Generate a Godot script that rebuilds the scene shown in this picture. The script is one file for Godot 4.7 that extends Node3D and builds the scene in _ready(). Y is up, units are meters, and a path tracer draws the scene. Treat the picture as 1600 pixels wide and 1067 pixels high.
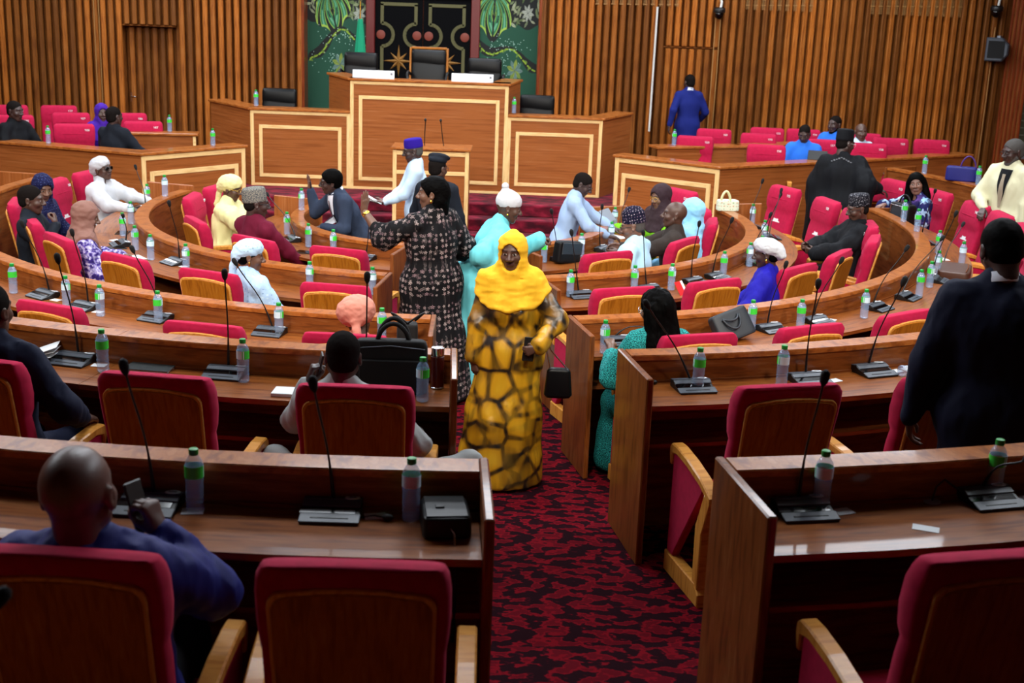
extends Node3D
# A parliament chamber: horseshoe desk rows round a centre point (the origin), a raised dais beyond, slatted timber walls.
# Radii are measured from the origin; angle 0 points towards the camera (+z), positive angles to the right.

class MB:
	var v := PackedVector3Array()
	var n := PackedVector3Array()
	var uv := PackedVector2Array()
	var ix := PackedInt32Array()
	var col := PackedColorArray()

	func poly(pts: Array, hint: Vector3, g := Vector3.ZERO) -> void:
		# flat convex polygon, turned so that its normal looks along hint; g is the grain direction for uv
		var nn: Vector3 = (pts[1] - pts[0]).cross(pts[2] - pts[0]).normalized()
		if nn.dot(hint) < 0.0:
			pts.reverse()
			nn = -nn
		var b := v.size()
		var gu := g
		if g == Vector3.ZERO or absf(g.dot(nn)) > 0.9:
			gu = Vector3.UP.cross(nn)
			if gu.length() < 0.1:
				gu = Vector3.RIGHT
		gu = (gu - nn * gu.dot(nn)).normalized()
		var gv := nn.cross(gu)
		for p: Vector3 in pts:
			v.append(p)
			n.append(nn)
			uv.append(Vector2(p.dot(gu), p.dot(gv)))
		for i in range(1, pts.size() - 1):
			ix.append(b)
			ix.append(b + i + 1)
			ix.append(b + i)

	func box(xf: Transform3D, s: Vector3, bev := 0.004, grain := 0) -> void:
		var h := s * 0.5
		bev = minf(bev, minf(h.x, minf(h.y, h.z)) * 0.9)
		var g := xf.basis[grain]
		var o := xf.origin
		var pt := func(sg: Vector3, k: int) -> Vector3:
			var q := Vector3(sg.x * (h.x - bev), sg.y * (h.y - bev), sg.z * (h.z - bev))
			q[k] = sg[k] * h[k]
			return xf * q
		for k in 3:
			var a := (k + 1) % 3
			var c := (k + 2) % 3
			for s1 in [-1.0, 1.0]:
				var f := []
				for st: Vector2 in [Vector2(-1, -1), Vector2(1, -1), Vector2(1, 1), Vector2(-1, 1)]:
					var sg := Vector3.ZERO
					sg[k] = s1
					sg[a] = st.x
					sg[c] = st.y
					f.append(pt.call(sg, k))
				poly(f, xf.basis[k] * s1, g)
				for s2 in [-1.0, 1.0]:
					var s_a := Vector3.ZERO
					s_a[k] = s1
					s_a[a] = s2
					s_a[c] = -1.0
					var s_b := s_a
					s_b[c] = 1.0
					if bev > 0.0:
						poly([pt.call(s_a, k), pt.call(s_b, k), pt.call(s_b, a), pt.call(s_a, a)], xf.basis[k] * s1 + xf.basis[a] * s2, g)
		if bev > 0.0:
			for i in 8:
				var sg := Vector3(1 if i & 1 else -1, 1 if i & 2 else -1, 1 if i & 4 else -1)
				poly([pt.call(sg, 0), pt.call(sg, 1), pt.call(sg, 2)], xf.basis * sg, g)

	func bx(c: Vector3, s: Vector3, bev := 0.004, grain := 0) -> void:
		box(Transform3D(Basis(), c), s, bev, grain)

	func beam(a: Vector3, b: Vector3, w: float, t: float, up := Vector3.UP, bev := 0.004) -> void:
		# a bar from a to b, w across, t along up
		var d := (b - a)
		var x := d.normalized()
		var z := x.cross(up).normalized()
		var y := z.cross(x)
		box(Transform3D(Basis(x, y, z), (a + b) * 0.5), Vector3(d.length(), t, w), bev, 0)

	func quad(p: Array, nr: Array, t: Array) -> void:
		var b := v.size()
		for i in 4:
			v.append(p[i])
			n.append(nr[i])
			uv.append(t[i])
		var fn: Vector3 = (p[1] - p[0]).cross(p[2] - p[0])
		if fn.dot(nr[0]) > 0.0:
			ix.append_array(PackedInt32Array([b, b + 2, b + 1, b, b + 3, b + 2]))
		else:
			ix.append_array(PackedInt32Array([b, b + 1, b + 2, b, b + 2, b + 3]))

	func arc(r0: float, r1: float, a0: float, a1: float, y0: float, y1: float, step := 2.5, cross_grain := false) -> void:
		# slab of a ring; angles in degrees
		var k := maxi(1, int(ceil(absf(a1 - a0) / step)))
		for i in k:
			var ta := deg_to_rad(lerpf(a0, a1, float(i) / k))
			var tb := deg_to_rad(lerpf(a0, a1, float(i + 1) / k))
			var da := Vector3(sin(ta), 0, cos(ta))
			var db := Vector3(sin(tb), 0, cos(tb))
			var rm := (r0 + r1) * 0.5
			var ua := ta * rm
			var ub := tb * rm
			for q in [[r0, -1.0], [r1, 1.0]]:
				var r: float = q[0]
				var s: float = q[1]
				quad([da * r + Vector3(0, y0, 0), db * r + Vector3(0, y0, 0), db * r + Vector3(0, y1, 0), da * r + Vector3(0, y1, 0)],
					[da * s, db * s, db * s, da * s], [Vector2(ua, y0), Vector2(ub, y0), Vector2(ub, y1), Vector2(ua, y1)])
			for q in [[y0, -1.0], [y1, 1.0]]:
				var y := Vector3(0, q[0], 0)
				var nn := Vector3(0, q[1], 0)
				var t := [Vector2(ua, r0), Vector2(ub, r0), Vector2(ub, r1), Vector2(ua, r1)]
				if cross_grain:
					t = [Vector2(r0, ua), Vector2(r0, ub), Vector2(r1, ub), Vector2(r1, ua)]
				quad([da * r0 + y, db * r0 + y, db * r1 + y, da * r1 + y], [nn, nn, nn, nn], t)
		for q in [[a0, -1.0], [a1, 1.0]]:
			var t := deg_to_rad(q[0])
			var d := Vector3(sin(t), 0, cos(t))
			poly([d * r0 + Vector3(0, y0, 0), d * r1 + Vector3(0, y0, 0), d * r1 + Vector3(0, y1, 0), d * r0 + Vector3(0, y1, 0)], Vector3(cos(t), 0, -sin(t)) * float(q[1]) * signf(a1 - a0), d)

	func loft(rings: Array, cap0 := true, cap1 := true) -> void:
		# rings: arrays of equally many points, each ring closed; smooth
		var m: int = rings[0].size()
		var b := v.size()
		var length := 0.0
		for j in rings.size():
			var c := Vector3.ZERO
			for p: Vector3 in rings[j]:
				c += p
			if j:
				length += (rings[j][0] - rings[j - 1][0]).length()
			var around := 0.0
			for i in m + 1:
				if i:
					around += (rings[j][i % m] - rings[j][i - 1]).length()
				v.append(rings[j][i % m])
				n.append(Vector3.ZERO)
				uv.append(Vector2(around, length))
		var i0 := ix.size()
		for j in rings.size() - 1:
			for i in m:
				var p := b + j * (m + 1) + i
				var q := p + m + 1
				ix.append_array(PackedInt32Array([p, q, p + 1, p + 1, q, q + 1]))
		for e in [[0, cap0], [rings.size() - 1, cap1]]:
			if e[1]:
				var c := Vector3.ZERO
				for p: Vector3 in rings[e[0]]:
					c += p / m
				var o := v.size()
				v.append(c)
				n.append(Vector3.ZERO)
				uv.append(Vector2.ZERO)
				for i in m:
					var p: int = b + int(e[0]) * (m + 1) + i
					if e[0] == 0:
						ix.append_array(PackedInt32Array([o, p, p + 1]))
					else:
						ix.append_array(PackedInt32Array([o, p + 1, p]))
		smooth(b, i0)
		# seam: first and last vertex of a ring share their normal
		for j in rings.size():
			var p := b + j * (m + 1)
			var s := (n[p] + n[p + m]).normalized()
			n[p] = s
			n[p + m] = s

	func smooth(b: int, i0: int) -> void:
		for i in range(i0, ix.size(), 3):
			var f := (v[ix[i + 2]] - v[ix[i]]).cross(v[ix[i + 1]] - v[ix[i]])
			n[ix[i]] += f
			n[ix[i + 1]] += f
			n[ix[i + 2]] += f
		for i in range(b, v.size()):
			n[i] = n[i].normalized() if n[i].length_squared() > 1e-20 else Vector3.UP

	func tube(pts: Array, rad, sides := 8, caps := true) -> void:
		var rings := []
		var up := Vector3(0.13, 0.2, 1).normalized()
		for j in pts.size():
			var d: Vector3 = (pts[mini(j + 1, pts.size() - 1)] - pts[maxi(j - 1, 0)]).normalized()
			var x := d.cross(up)
			if x.length() < 0.05:
				x = d.cross(Vector3.RIGHT)
			x = x.normalized()
			up = x.cross(d).normalized()
			var r: float = rad[j] if rad is Array else rad
			var ring := PackedVector3Array()
			for i in sides:
				var t := TAU * i / sides
				ring.append(pts[j] + (x * cos(t) + up * sin(t)) * r)
			rings.append(ring)
		loft(rings, caps, caps)

	func lathe(prof: Array, seg := 16, xf := Transform3D(), sq := Vector2.ONE) -> void:
		# profile of Vector2(radius, height)
		var rings := []
		for p: Vector2 in prof:
			var ring := PackedVector3Array()
			for i in seg:
				var t := -TAU * i / seg
				ring.append(xf * Vector3(cos(t) * p.x * sq.x, p.y, sin(t) * p.x * sq.y))
			rings.append(ring)
		loft(rings, prof[0].x > 1e-4, prof[-1].x > 1e-4)

	func ball(xf: Transform3D, rad: Vector3, seg := 14, lat := 9) -> void:
		var rings := []
		for j in lat:
			var ph := PI * (0.04 + 0.92 * j / (lat - 1)) - PI * 0.5
			var ring := PackedVector3Array()
			for i in seg:
				var t := -TAU * i / seg
				ring.append(xf * (Vector3(cos(t) * cos(ph), sin(ph), sin(t) * cos(ph)) * rad))
			rings.append(ring)
		loft(rings)

	func extr(pts: PackedVector2Array, t: float, xf := Transform3D(), bev := 0.0) -> void:
		# outline in local xy, t thick along z (centred), with a chamfer
		var m := pts.size()
		var area := 0.0
		for i in m:
			area += pts[i].cross(pts[(i + 1) % m])
		if area < 0.0:
			pts = pts.duplicate()
			pts.reverse()
		var inner := pts
		if bev > 0.0:
			inner = PackedVector2Array()
			for i in m:
				var e0 := (pts[i] - pts[(i + m - 1) % m]).normalized()
				var e1 := (pts[(i + 1) % m] - pts[i]).normalized()
				var nn := Vector2(-e0.y - e1.y, e0.x + e1.x).normalized()
				inner.append(pts[i] + nn * bev / maxf(0.4, nn.dot(Vector2(-e1.y, e1.x))))
		var tri := Geometry2D.triangulate_polygon(inner)
		for s in [-1.0, 1.0]:
			for i in range(0, tri.size(), 3):
				var q := []
				for k in 3:
					q.append(xf * Vector3(inner[tri[i + k]].x, inner[tri[i + k]].y, s * t * 0.5))
				poly(q, xf.basis.z * s, xf.basis.y)
			if bev > 0.0:
				for i in m:
					var j := (i + 1) % m
					var mid := Vector3((pts[j] - pts[i]).y, -(pts[j] - pts[i]).x, 0).normalized()
					poly([xf * Vector3(pts[i].x, pts[i].y, s * (t * 0.5 - bev)), xf * Vector3(pts[j].x, pts[j].y, s * (t * 0.5 - bev)), xf * Vector3(inner[j].x, inner[j].y, s * t * 0.5), xf * Vector3(inner[i].x, inner[i].y, s * t * 0.5)], xf.basis * (mid + Vector3(0, 0, s)), xf.basis.y)
		for i in m:
			var j := (i + 1) % m
			var e := pts[j] - pts[i]
			var z := t * 0.5 - bev
			poly([xf * Vector3(pts[i].x, pts[i].y, -z), xf * Vector3(pts[j].x, pts[j].y, -z), xf * Vector3(pts[j].x, pts[j].y, z), xf * Vector3(pts[i].x, pts[i].y, z)], xf.basis * Vector3(e.y, -e.x, 0))

	func add(o: MB, xf := Transform3D()) -> void:
		var b := v.size()
		var nb := xf.basis.inverse().transposed()
		for i in o.v.size():
			v.append(xf * o.v[i])
			n.append((nb * o.n[i]).normalized())
		uv.append_array(o.uv)
		col.append_array(o.col)
		for i in o.ix:
			ix.append(i + b)

	func mesh() -> ArrayMesh:
		var a := []
		a.resize(Mesh.ARRAY_MAX)
		a[Mesh.ARRAY_VERTEX] = v
		a[Mesh.ARRAY_NORMAL] = n
		if uv.size() == v.size():
			a[Mesh.ARRAY_TEX_UV] = uv
		if col.size() == v.size():
			a[Mesh.ARRAY_COLOR] = col
		a[Mesh.ARRAY_INDEX] = ix
		var m := ArrayMesh.new()
		m.add_surface_from_arrays(Mesh.PRIMITIVE_TRIANGLES, a)
		return m

var M := {}
var taken := {}
const ORD := ["first", "second", "third", "fourth", "fifth", "sixth", "seventh", "eighth", "ninth", "tenth", "eleventh", "twelfth", "thirteenth", "fourteenth", "fifteenth", "sixteenth"]

func numbered(s: String) -> String:
	taken[s] = taken.get(s, -1) + 1
	return s if taken[s] == 0 else "%s_%03d" % [s, taken[s]]

func tag(o: Node, label: String, category := "", group := "", kind := "") -> Node:
	if label:
		o.set_meta("label", label)
	if category:
		o.set_meta("category", category)
	if group:
		o.set_meta("group", group)
	if kind:
		o.set_meta("kind", kind)
	return o

func thing(called: String, label: String, category: String, at := Vector3.ZERO, turn := 0.0, group := "") -> Node3D:
	var o := Node3D.new()
	o.name = numbered(called)
	add_child(o)
	o.position = at
	o.rotation.y = turn
	tag(o, label, category, group)
	return o

func part(mb, called: String, m: Material, parent: Node, label := "") -> MeshInstance3D:
	var o := MeshInstance3D.new()
	o.mesh = mb.mesh() if mb is MB else mb
	o.name = called
	o.material_override = m
	parent.add_child(o, true)
	if label:
		o.set_meta("label", label)
	return o

func solo(mb, called: String, m: Material, label: String, category: String, at := Vector3.ZERO, turn := 0.0, group := "") -> MeshInstance3D:
	var o := MeshInstance3D.new()
	o.mesh = mb.mesh() if mb is MB else mb
	o.name = numbered(called)
	o.material_override = m
	add_child(o)
	o.position = at
	o.rotation.y = turn
	tag(o, label, category, group)
	return o

func struct(mb, called: String, m: Material, label := "") -> MeshInstance3D:
	var o := MeshInstance3D.new()
	if mb:
		o.mesh = mb.mesh()
	o.name = called
	o.material_override = m
	add_child(o)
	tag(o, label, "", "", "structure")
	return o

func copy(o: Node3D, label: String, at: Vector3, turn := 0.0, group := "") -> Node3D:
	var base: String = o.name
	if base.length() > 4 and base[base.length() - 4] == "_" and base.right(3).is_valid_int():
		base = base.left(base.length() - 4)
	var r: Node3D = o.duplicate()
	r.name = numbered(base)
	add_child(r)
	r.position = at
	r.rotation.y = turn
	tag(r, label, "", group)
	return r

func polar(r: float, a: float, y := 0.0) -> Vector3:
	return Vector3(r * sin(deg_to_rad(a)), y, r * cos(deg_to_rad(a)))

# ---------------------------------------------------------------- materials
func noise_tex(w: int, h: int, freq: float, colors: Array, at: Array, type := FastNoiseLite.TYPE_SIMPLEX_SMOOTH, octaves := 4, hard := false, sd := 1, warp := 0.0) -> NoiseTexture2D:
	var f := FastNoiseLite.new()
	f.noise_type = type
	f.frequency = freq
	f.fractal_octaves = octaves
	f.seed = sd
	if octaves == 1:
		f.fractal_type = FastNoiseLite.FRACTAL_NONE
	if warp > 0.0:
		f.domain_warp_enabled = true
		f.domain_warp_amplitude = warp
		f.domain_warp_frequency = freq * 1.5
	var g := Gradient.new()
	g.offsets = PackedFloat32Array(at)
	g.colors = PackedColorArray(colors)
	if hard:
		g.interpolation_mode = Gradient.GRADIENT_INTERPOLATE_CONSTANT
	var t := NoiseTexture2D.new()
	t.width = w
	t.height = h
	t.seamless = true
	t.noise = f
	t.color_ramp = g
	return t

func mat(called: String, c: Color, rough := 0.6, metal := 0.0) -> StandardMaterial3D:
	var m := StandardMaterial3D.new()
	m.resource_name = called
	m.albedo_color = c
	m.roughness = rough
	m.metallic = metal
	M[called] = m
	return m

func wood(called: String, a: Color, b: Color, rough: float, scale := Vector2(0.5, 2.2), sd := 1, coat := 0.0) -> StandardMaterial3D:
	var m := mat(called, Color.WHITE, rough)
	m.albedo_texture = noise_tex(256, 512, 0.02, [b, a.lerp(b, 0.45), a, a.lerp(b, 0.25), a.lightened(0.06)], [0.15, 0.38, 0.52, 0.66, 0.85], FastNoiseLite.TYPE_SIMPLEX_SMOOTH, 5, false, sd)
	m.uv1_scale = Vector3(scale.x, scale.y, 1)
	m.metallic_specular = 0.28
	if coat > 0.0:
		m.clearcoat_enabled = true
		m.clearcoat = coat
		m.clearcoat_roughness = 0.07
	return m

func cloth(called: String, c: Color, rough := 0.85, rim := 0.05) -> StandardMaterial3D:
	var m := mat(called, c, rough)
	m.metallic_specular = 0.3
	if rim > 0.0:
		m.rim_enabled = true
		m.rim = rim
		m.rim_tint = 0.6
	return m

func patterned(called: String, t: Texture2D, scale: float, rough := 0.8) -> StandardMaterial3D:
	var m := mat(called, Color.WHITE, rough)
	m.metallic_specular = 0.3
	m.albedo_texture = t
	m.uv1_triplanar = true
	m.uv1_scale = Vector3.ONE * scale
	return m

func paint(w: int, h: int, fn: Callable) -> ImageTexture:
	var im := Image.create_empty(w, h, false, Image.FORMAT_RGB8)
	for y in h:
		for x in w:
			im.set_pixel(x, y, fn.call(x, y))
	return ImageTexture.create_from_image(im)

func make_materials() -> void:
	wood("desk_wood", Color(0.53, 0.295, 0.11), Color(0.39, 0.19, 0.065), 0.42, Vector2(0.5, 2.4), 3, 0.22)
	wood("panel_wood", Color(0.49, 0.265, 0.105), Color(0.37, 0.185, 0.065), 0.42, Vector2(0.5, 2.0), 5, 0.3)
	wood("ledge_wood", Color(0.66, 0.385, 0.165), Color(0.48, 0.25, 0.095), 0.34, Vector2(1.4, 1.4), 7, 0.5)
	wood("dais_wood", Color(0.60, 0.345, 0.165), Color(0.50, 0.27, 0.115), 0.42, Vector2(0.18, 2.6), 9, 0.2)
	wood("dark_dais_wood", Color(0.45, 0.22, 0.105), Color(0.34, 0.15, 0.07), 0.42, Vector2(0.18, 2.6), 10, 0.2)
	wood("trim_wood", Color(0.92, 0.78, 0.54), Color(0.84, 0.67, 0.43), 0.5, Vector2(0.6, 3.0), 11)
	wood("shell_wood", Color(0.67, 0.405, 0.11), Color(0.55, 0.31, 0.07), 0.4, Vector2(0.8, 3.0), 13, 0.3)
	wood("edge_wood", Color(0.86, 0.62, 0.32), Color(0.76, 0.50, 0.22), 0.45, Vector2(0.6, 3.0), 15)
	wood("arm_wood", Color(0.82, 0.57, 0.25), Color(0.70, 0.44, 0.16), 0.4, Vector2(0.6, 3.0), 17, 0.2)
	wood("dark_wood", Color(0.47, 0.25, 0.10), Color(0.36, 0.18, 0.065), 0.6, Vector2(0.5, 2.0), 19)
	for k in 5:
		var f: float = [1.0, 0.84, 1.12, 0.72, 0.95][k]
		wood("slat_wood_%s" % ["a", "b", "c", "d", "e"][k], Color(0.62 * f, 0.36 * f, 0.13 * f), Color(0.47 * f, 0.25 * f, 0.08 * f), 0.5, Vector2(0.35, 3.0), 21 + k)
	wood("recess_wood", Color(0.52, 0.30, 0.11), Color(0.40, 0.21, 0.07), 0.7, Vector2(0.4, 2.0), 31)
	wood("column_wood", Color(0.50, 0.22, 0.10), Color(0.36, 0.14, 0.06), 0.3, Vector2(0.4, 3.0), 33, 0.4)
	var red := cloth("chair_red", Color(0.68, 0.085, 0.245), 0.9, 0.2)
	red.albedo_texture = noise_tex(256, 256, 0.05, [Color(0.94, 0.93, 0.94), Color.WHITE], [0.3, 0.7], FastNoiseLite.TYPE_SIMPLEX_SMOOTH, 4, false, 4)
	red.uv1_triplanar = true
	red.uv1_scale = Vector3.ONE * 1.5
	var carpet := mat("carpet", Color.WHITE, 0.95)
	carpet.albedo_texture = noise_tex(1024, 1024, 0.011, [Color(0.125, 0.045, 0.07), Color(0.21, 0.05, 0.08), Color(0.43, 0.055, 0.10), Color(0.33, 0.05, 0.09)], [0.0, 0.45, 0.52, 0.66], FastNoiseLite.TYPE_SIMPLEX, 3, true, 8, 18.0)
	carpet.uv1_triplanar = true
	carpet.uv1_world_triplanar = true
	carpet.uv1_scale = Vector3(0.62, 0.9, 0.95)
	carpet.metallic_specular = 0.1
	var steps := cloth("step_carpet", Color.WHITE, 0.95, 0.05)
	steps.albedo_texture = noise_tex(512, 512, 0.012, [Color(0.22, 0.045, 0.09), Color(0.38, 0.06, 0.13), Color(0.53, 0.11, 0.20)], [0.2, 0.5, 0.8], FastNoiseLite.TYPE_SIMPLEX_SMOOTH, 4, false, 12)
	steps.uv1_triplanar = true
	steps.uv1_world_triplanar = true
	steps.uv1_scale = Vector3(0.5, 1.0, 0.9)
	mat("black_plastic", Color(0.035, 0.037, 0.042), 0.45)
	mat("grey_plastic", Color(0.25, 0.275, 0.31), 0.42)
	mat("silver_plastic", Color(0.55, 0.58, 0.62), 0.35)
	mat("screen_glass", Color(0.012, 0.013, 0.018), 0.1)
	mat("foam_black", Color(0.022, 0.022, 0.025), 0.95)
	mat("white_card", Color(0.86, 0.87, 0.88), 0.7)
	mat("paper", Color(0.87, 0.88, 0.88), 0.8)
	mat("print_grey", Color(0.45, 0.46, 0.48), 0.8)
	mat("cap_green", Color(0.03, 0.55, 0.19), 0.4)
	mat("label_green", Color(0.22, 0.80, 0.23), 0.5)
	mat("label_white", Color(0.80, 0.90, 0.95), 0.5)
	var pet := mat("clear_plastic", Color(0.62, 0.75, 0.90, 0.30), 0.06)
	pet.transparency = BaseMaterial3D.TRANSPARENCY_ALPHA
	mat("black_leather", Color(0.016, 0.019, 0.026), 0.42).metallic_specular = 0.35
	mat("grey_leather", Color(0.10, 0.125, 0.155), 0.5)
	mat("brown_leather", Color(0.27, 0.15, 0.10), 0.42)
	mat("black_fabric", Color(0.022, 0.024, 0.028), 0.85)
	mat("chrome", Color(0.85, 0.86, 0.88), 0.15, 1.0)
	mat("gold", Color(0.90, 0.74, 0.32), 0.25, 1.0)
	mat("dark_red_paint", Color(0.36, 0.06, 0.05), 0.45)
	mat("ceiling_paint", Color(0.80, 0.79, 0.76), 0.9)
	mat("wall_paint", Color(0.62, 0.58, 0.50), 0.9)
	mat("white_plastic", Color(0.82, 0.82, 0.80), 0.5)
	mat("cable_brown", Color(0.62, 0.45, 0.24), 0.6)
	var lamp := mat("lamp_panel", Color(0.9, 0.93, 1.0), 0.6)
	lamp.emission_enabled = true
	lamp.emission = Color(0.92, 0.96, 1.0)
	lamp.emission_energy_multiplier = 6.0

# ---------------------------------------------------------------- scene
func _ready() -> void:
	var cam := Camera3D.new()
	cam.name = "camera"
	cam.transform = Transform3D(Basis(Vector3(0.99931978, 0.03557437, -0.00971781), Vector3(-0.03687779, 0.96399944, -0.26333458), Vector3(0.0, 0.26351382, 0.96465562)).orthonormalized(), Vector3(0.6727, 3.24, 12.9647))
	cam.fov = 29.8715
	cam.near = 0.1
	cam.far = 100.0
	var lens := CameraAttributesPhysical.new()
	lens.frustum_focal_length = 45.0
	lens.frustum_focus_distance = 8.2
	lens.exposure_aperture = 4.0
	lens.exposure_multiplier = 1.0
	cam.attributes = lens
	add_child(cam)
	var we := WorldEnvironment.new()
	we.name = "environment"
	var env := Environment.new()
	env.tonemap_mode = Environment.TONE_MAPPER_LINEAR
	env.tonemap_exposure = 1.0
	env.background_mode = Environment.BG_SKY
	env.sdfgi_enabled = true
	env.ssao_enabled = true
	env.ssil_enabled = true
	var sky := Sky.new()
	var ps := ProceduralSkyMaterial.new()
	ps.sky_top_color = Color(0.62, 0.74, 0.92)
	ps.sky_horizon_color = Color(0.86, 0.90, 0.95)
	ps.ground_bottom_color = Color(0.40, 0.38, 0.34)
	ps.ground_horizon_color = Color(0.70, 0.70, 0.68)
	sky.sky_material = ps
	env.sky = sky
	env.background_energy_multiplier = 1.6
	we.environment = env
	add_child(we)
	make_materials()
	ceiling_lights()
	print("room"); build_room()
	print("desks"); build_desks()
	print("dais"); build_dais()
	print("chairs"); build_chairs()
	print("small"); build_bottles(); build_microphones()
	build_extras()
	print("people"); build_people()
	print("done")

const CEIL := 5.7
func ceiling_lights() -> void:
	# luminous ceiling panels: a glowing diffuser and an area light of the same size just below it
	for zi in 5:
		for xi in 3:
			var at := Vector3(-5.6 + xi * 5.2, CEIL - 0.03, -6.8 + zi * 3.15)
			var p := thing("ceiling_light", "white glowing rectangular ceiling panel, %s from the left in the %s line from the dais" % [ORD[xi], ORD[zi]], "light", at, 0.0, "ceiling panels")
			var b := MB.new()
			b.bx(Vector3(0, 0.0, 0), Vector3(3.1, 0.06, 1.3), 0.01)
			part(b, "frame", M.white_plastic, p)
			b = MB.new()
			b.bx(Vector3(0, -0.035, 0), Vector3(3.0, 0.012, 1.2), 0.002)
			part(b, "diffuser", M.lamp_panel, p)
			var l := AreaLight3D.new()
			l.name = "panel_light"
			l.area_size = Vector2(3.0, 1.2)
			l.light_color = Color(0.95, 0.975, 1.0)
			l.light_energy = LAMP
			l.area_range = 40.0
			l.area_attenuation = 2.0
			l.shadow_enabled = true
			l.position = at + Vector3(0, -0.05, 0)
			l.rotation.x = -PI / 2
			add_child(l)
	# stage spotlights over the rear rows, turned towards the dais
	for i in 5:
		var at := Vector3(-6.0 + i * 3.0, CEIL - 0.35, 9.3)
		var aim := Vector3(-3.4 + i * 1.8, 0.9, 0.5)
		var p := thing("stage_light", "black stage spotlight under the ceiling, %s from the left" % ORD[i], "light", Vector3.ZERO, 0.0, "stage lights")
		var d := (aim - at).normalized()
		var x := d.cross(Vector3.UP).normalized()
		var bs := Basis(x, d, x.cross(d))
		var b := MB.new()
		b.lathe([Vector2(0.0, -0.3), Vector2(0.1, -0.3), Vector2(0.12, -0.1), Vector2(0.14, 0.0), Vector2(0.13, 0.0), Vector2(0.1, -0.06), Vector2(0.0, -0.06)], 18, Transform3D(bs, at))
		b.tube([at - d * 0.18, at - d * 0.18 + Vector3(0, 0.4, 0)], 0.02, 8)
		part(b, "housing", M.black_plastic, p)
		b = MB.new()
		b.lathe([Vector2(0.0, -0.05), Vector2(0.1, -0.05), Vector2(0.1, -0.04), Vector2(0.0, -0.04)], 18, Transform3D(bs, at))
		part(b, "lamp_lens", M.lamp_panel, p)
		var l := SpotLight3D.new()
		l.name = "spot_light"
		l.light_color = Color(1.0, 0.96, 0.90)
		l.light_energy = SPOT
		l.light_size = 0.25
		l.spot_range = 40.0
		l.spot_attenuation = 2.0
		l.spot_angle = 34.0
		l.spot_angle_attenuation = 0.8
		l.shadow_enabled = true
		l.transform = Transform3D(Basis.looking_at(d), at + d * 0.02)
		add_child(l)
const SPOT := 24.0
const LAMP := 10.0

func build_room() -> void:
	# floor: a base slab and stepped bands at the level of the aisle
	var b := MB.new()
	b.bx(Vector3(-0.4, -0.2, 3.2), Vector3(20.4, 0.4, 26.4), 0.0)
	b.arc(2.6, 4.45, -116, 116, -0.1, 0.05, 5.0)
	b.arc(4.45, 5.95, -116, 112, -0.1, 0.12, 5.0)
	b.arc(5.95, 6.62, -62, 62, -0.1, 0.28)
	b.arc(6.62, 8.1, -62, 62, -0.1, 0.45)
	b.arc(8.1, 8.4, -55, 55, -0.1, 0.56)
	b.arc(8.4, 10.72, -55, 55, -0.1, 0.65)
	b.arc(10.72, 16.0, -38, 38, -0.1, 0.86)
	struct(b, "floor", M.carpet, "dark red patterned carpet stepping down along the aisle")
	# side tiers and dais platform
	var flat := Basis(Vector3.RIGHT, Vector3.BACK, Vector3.DOWN)
	for q in [[[-2.98, -4.0, -3.98, -2.82, -6.0, -3.5, -10.4, -4.9, -10.4, -9.0, -3.2, -9.0], "left"], [[2.05, -4.5, 3.26, -3.56, 7.36, -6.12, 9.6, -7.5, 9.6, -9.0, 2.05, -9.0], "right"]]:
		var o := PackedVector2Array()
		for i in range(0, q[0].size(), 2):
			o.append(Vector2(q[0][i], q[0][i + 1]))
		b = MB.new()
		b.extr(o, 0.3, Transform3D(flat, Vector3(0, 0.15, 0)))
		struct(b, numbered("floor_tier"), M.carpet, "raised carpeted platform %s of the dais" % q[1])
	for k in 3:
		b = MB.new()
		b.bx(Vector3(-0.45, 0.08 + 0.16 * k, -6.45 - 0.15 * k), Vector3(5.6 - 0.0 * k, 0.16, 5.9 - 0.3 * k), 0.012)
		struct(b, numbered("floor_step"), M.step_carpet, "red carpeted step in front of the dais")
	# ceiling and outer walls
	b = MB.new()
	b.bx(Vector3(-0.4, CEIL + 0.1, 3.2), Vector3(20.4, 0.2, 26.4), 0.0)
	struct(b, "ceiling", M.dark_dais_wood, "timber ceiling with light panels")
	b = MB.new()
	b.bx(Vector3(-10.5, 2.8, 3.2), Vector3(0.2, 5.9, 26.4), 0.0)
	struct(b, "wall_left", M.panel_wood, "timber clad side wall")
	b = MB.new()
	b.bx(Vector3(-0.4, 2.8, 16.4), Vector3(20.4, 5.9, 0.2), 0.0)
	struct(b, "wall_front", M.panel_wood, "timber clad wall behind the seats")
	b = MB.new()
	b.bx(Vector3(9.85, 2.8, 3.2), Vector3(0.2, 5.9, 26.4), 0.0)
	struct(b, "wall_right", M.panel_wood, "timber clad side wall")
	build_window()
	build_back_wall()

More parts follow.
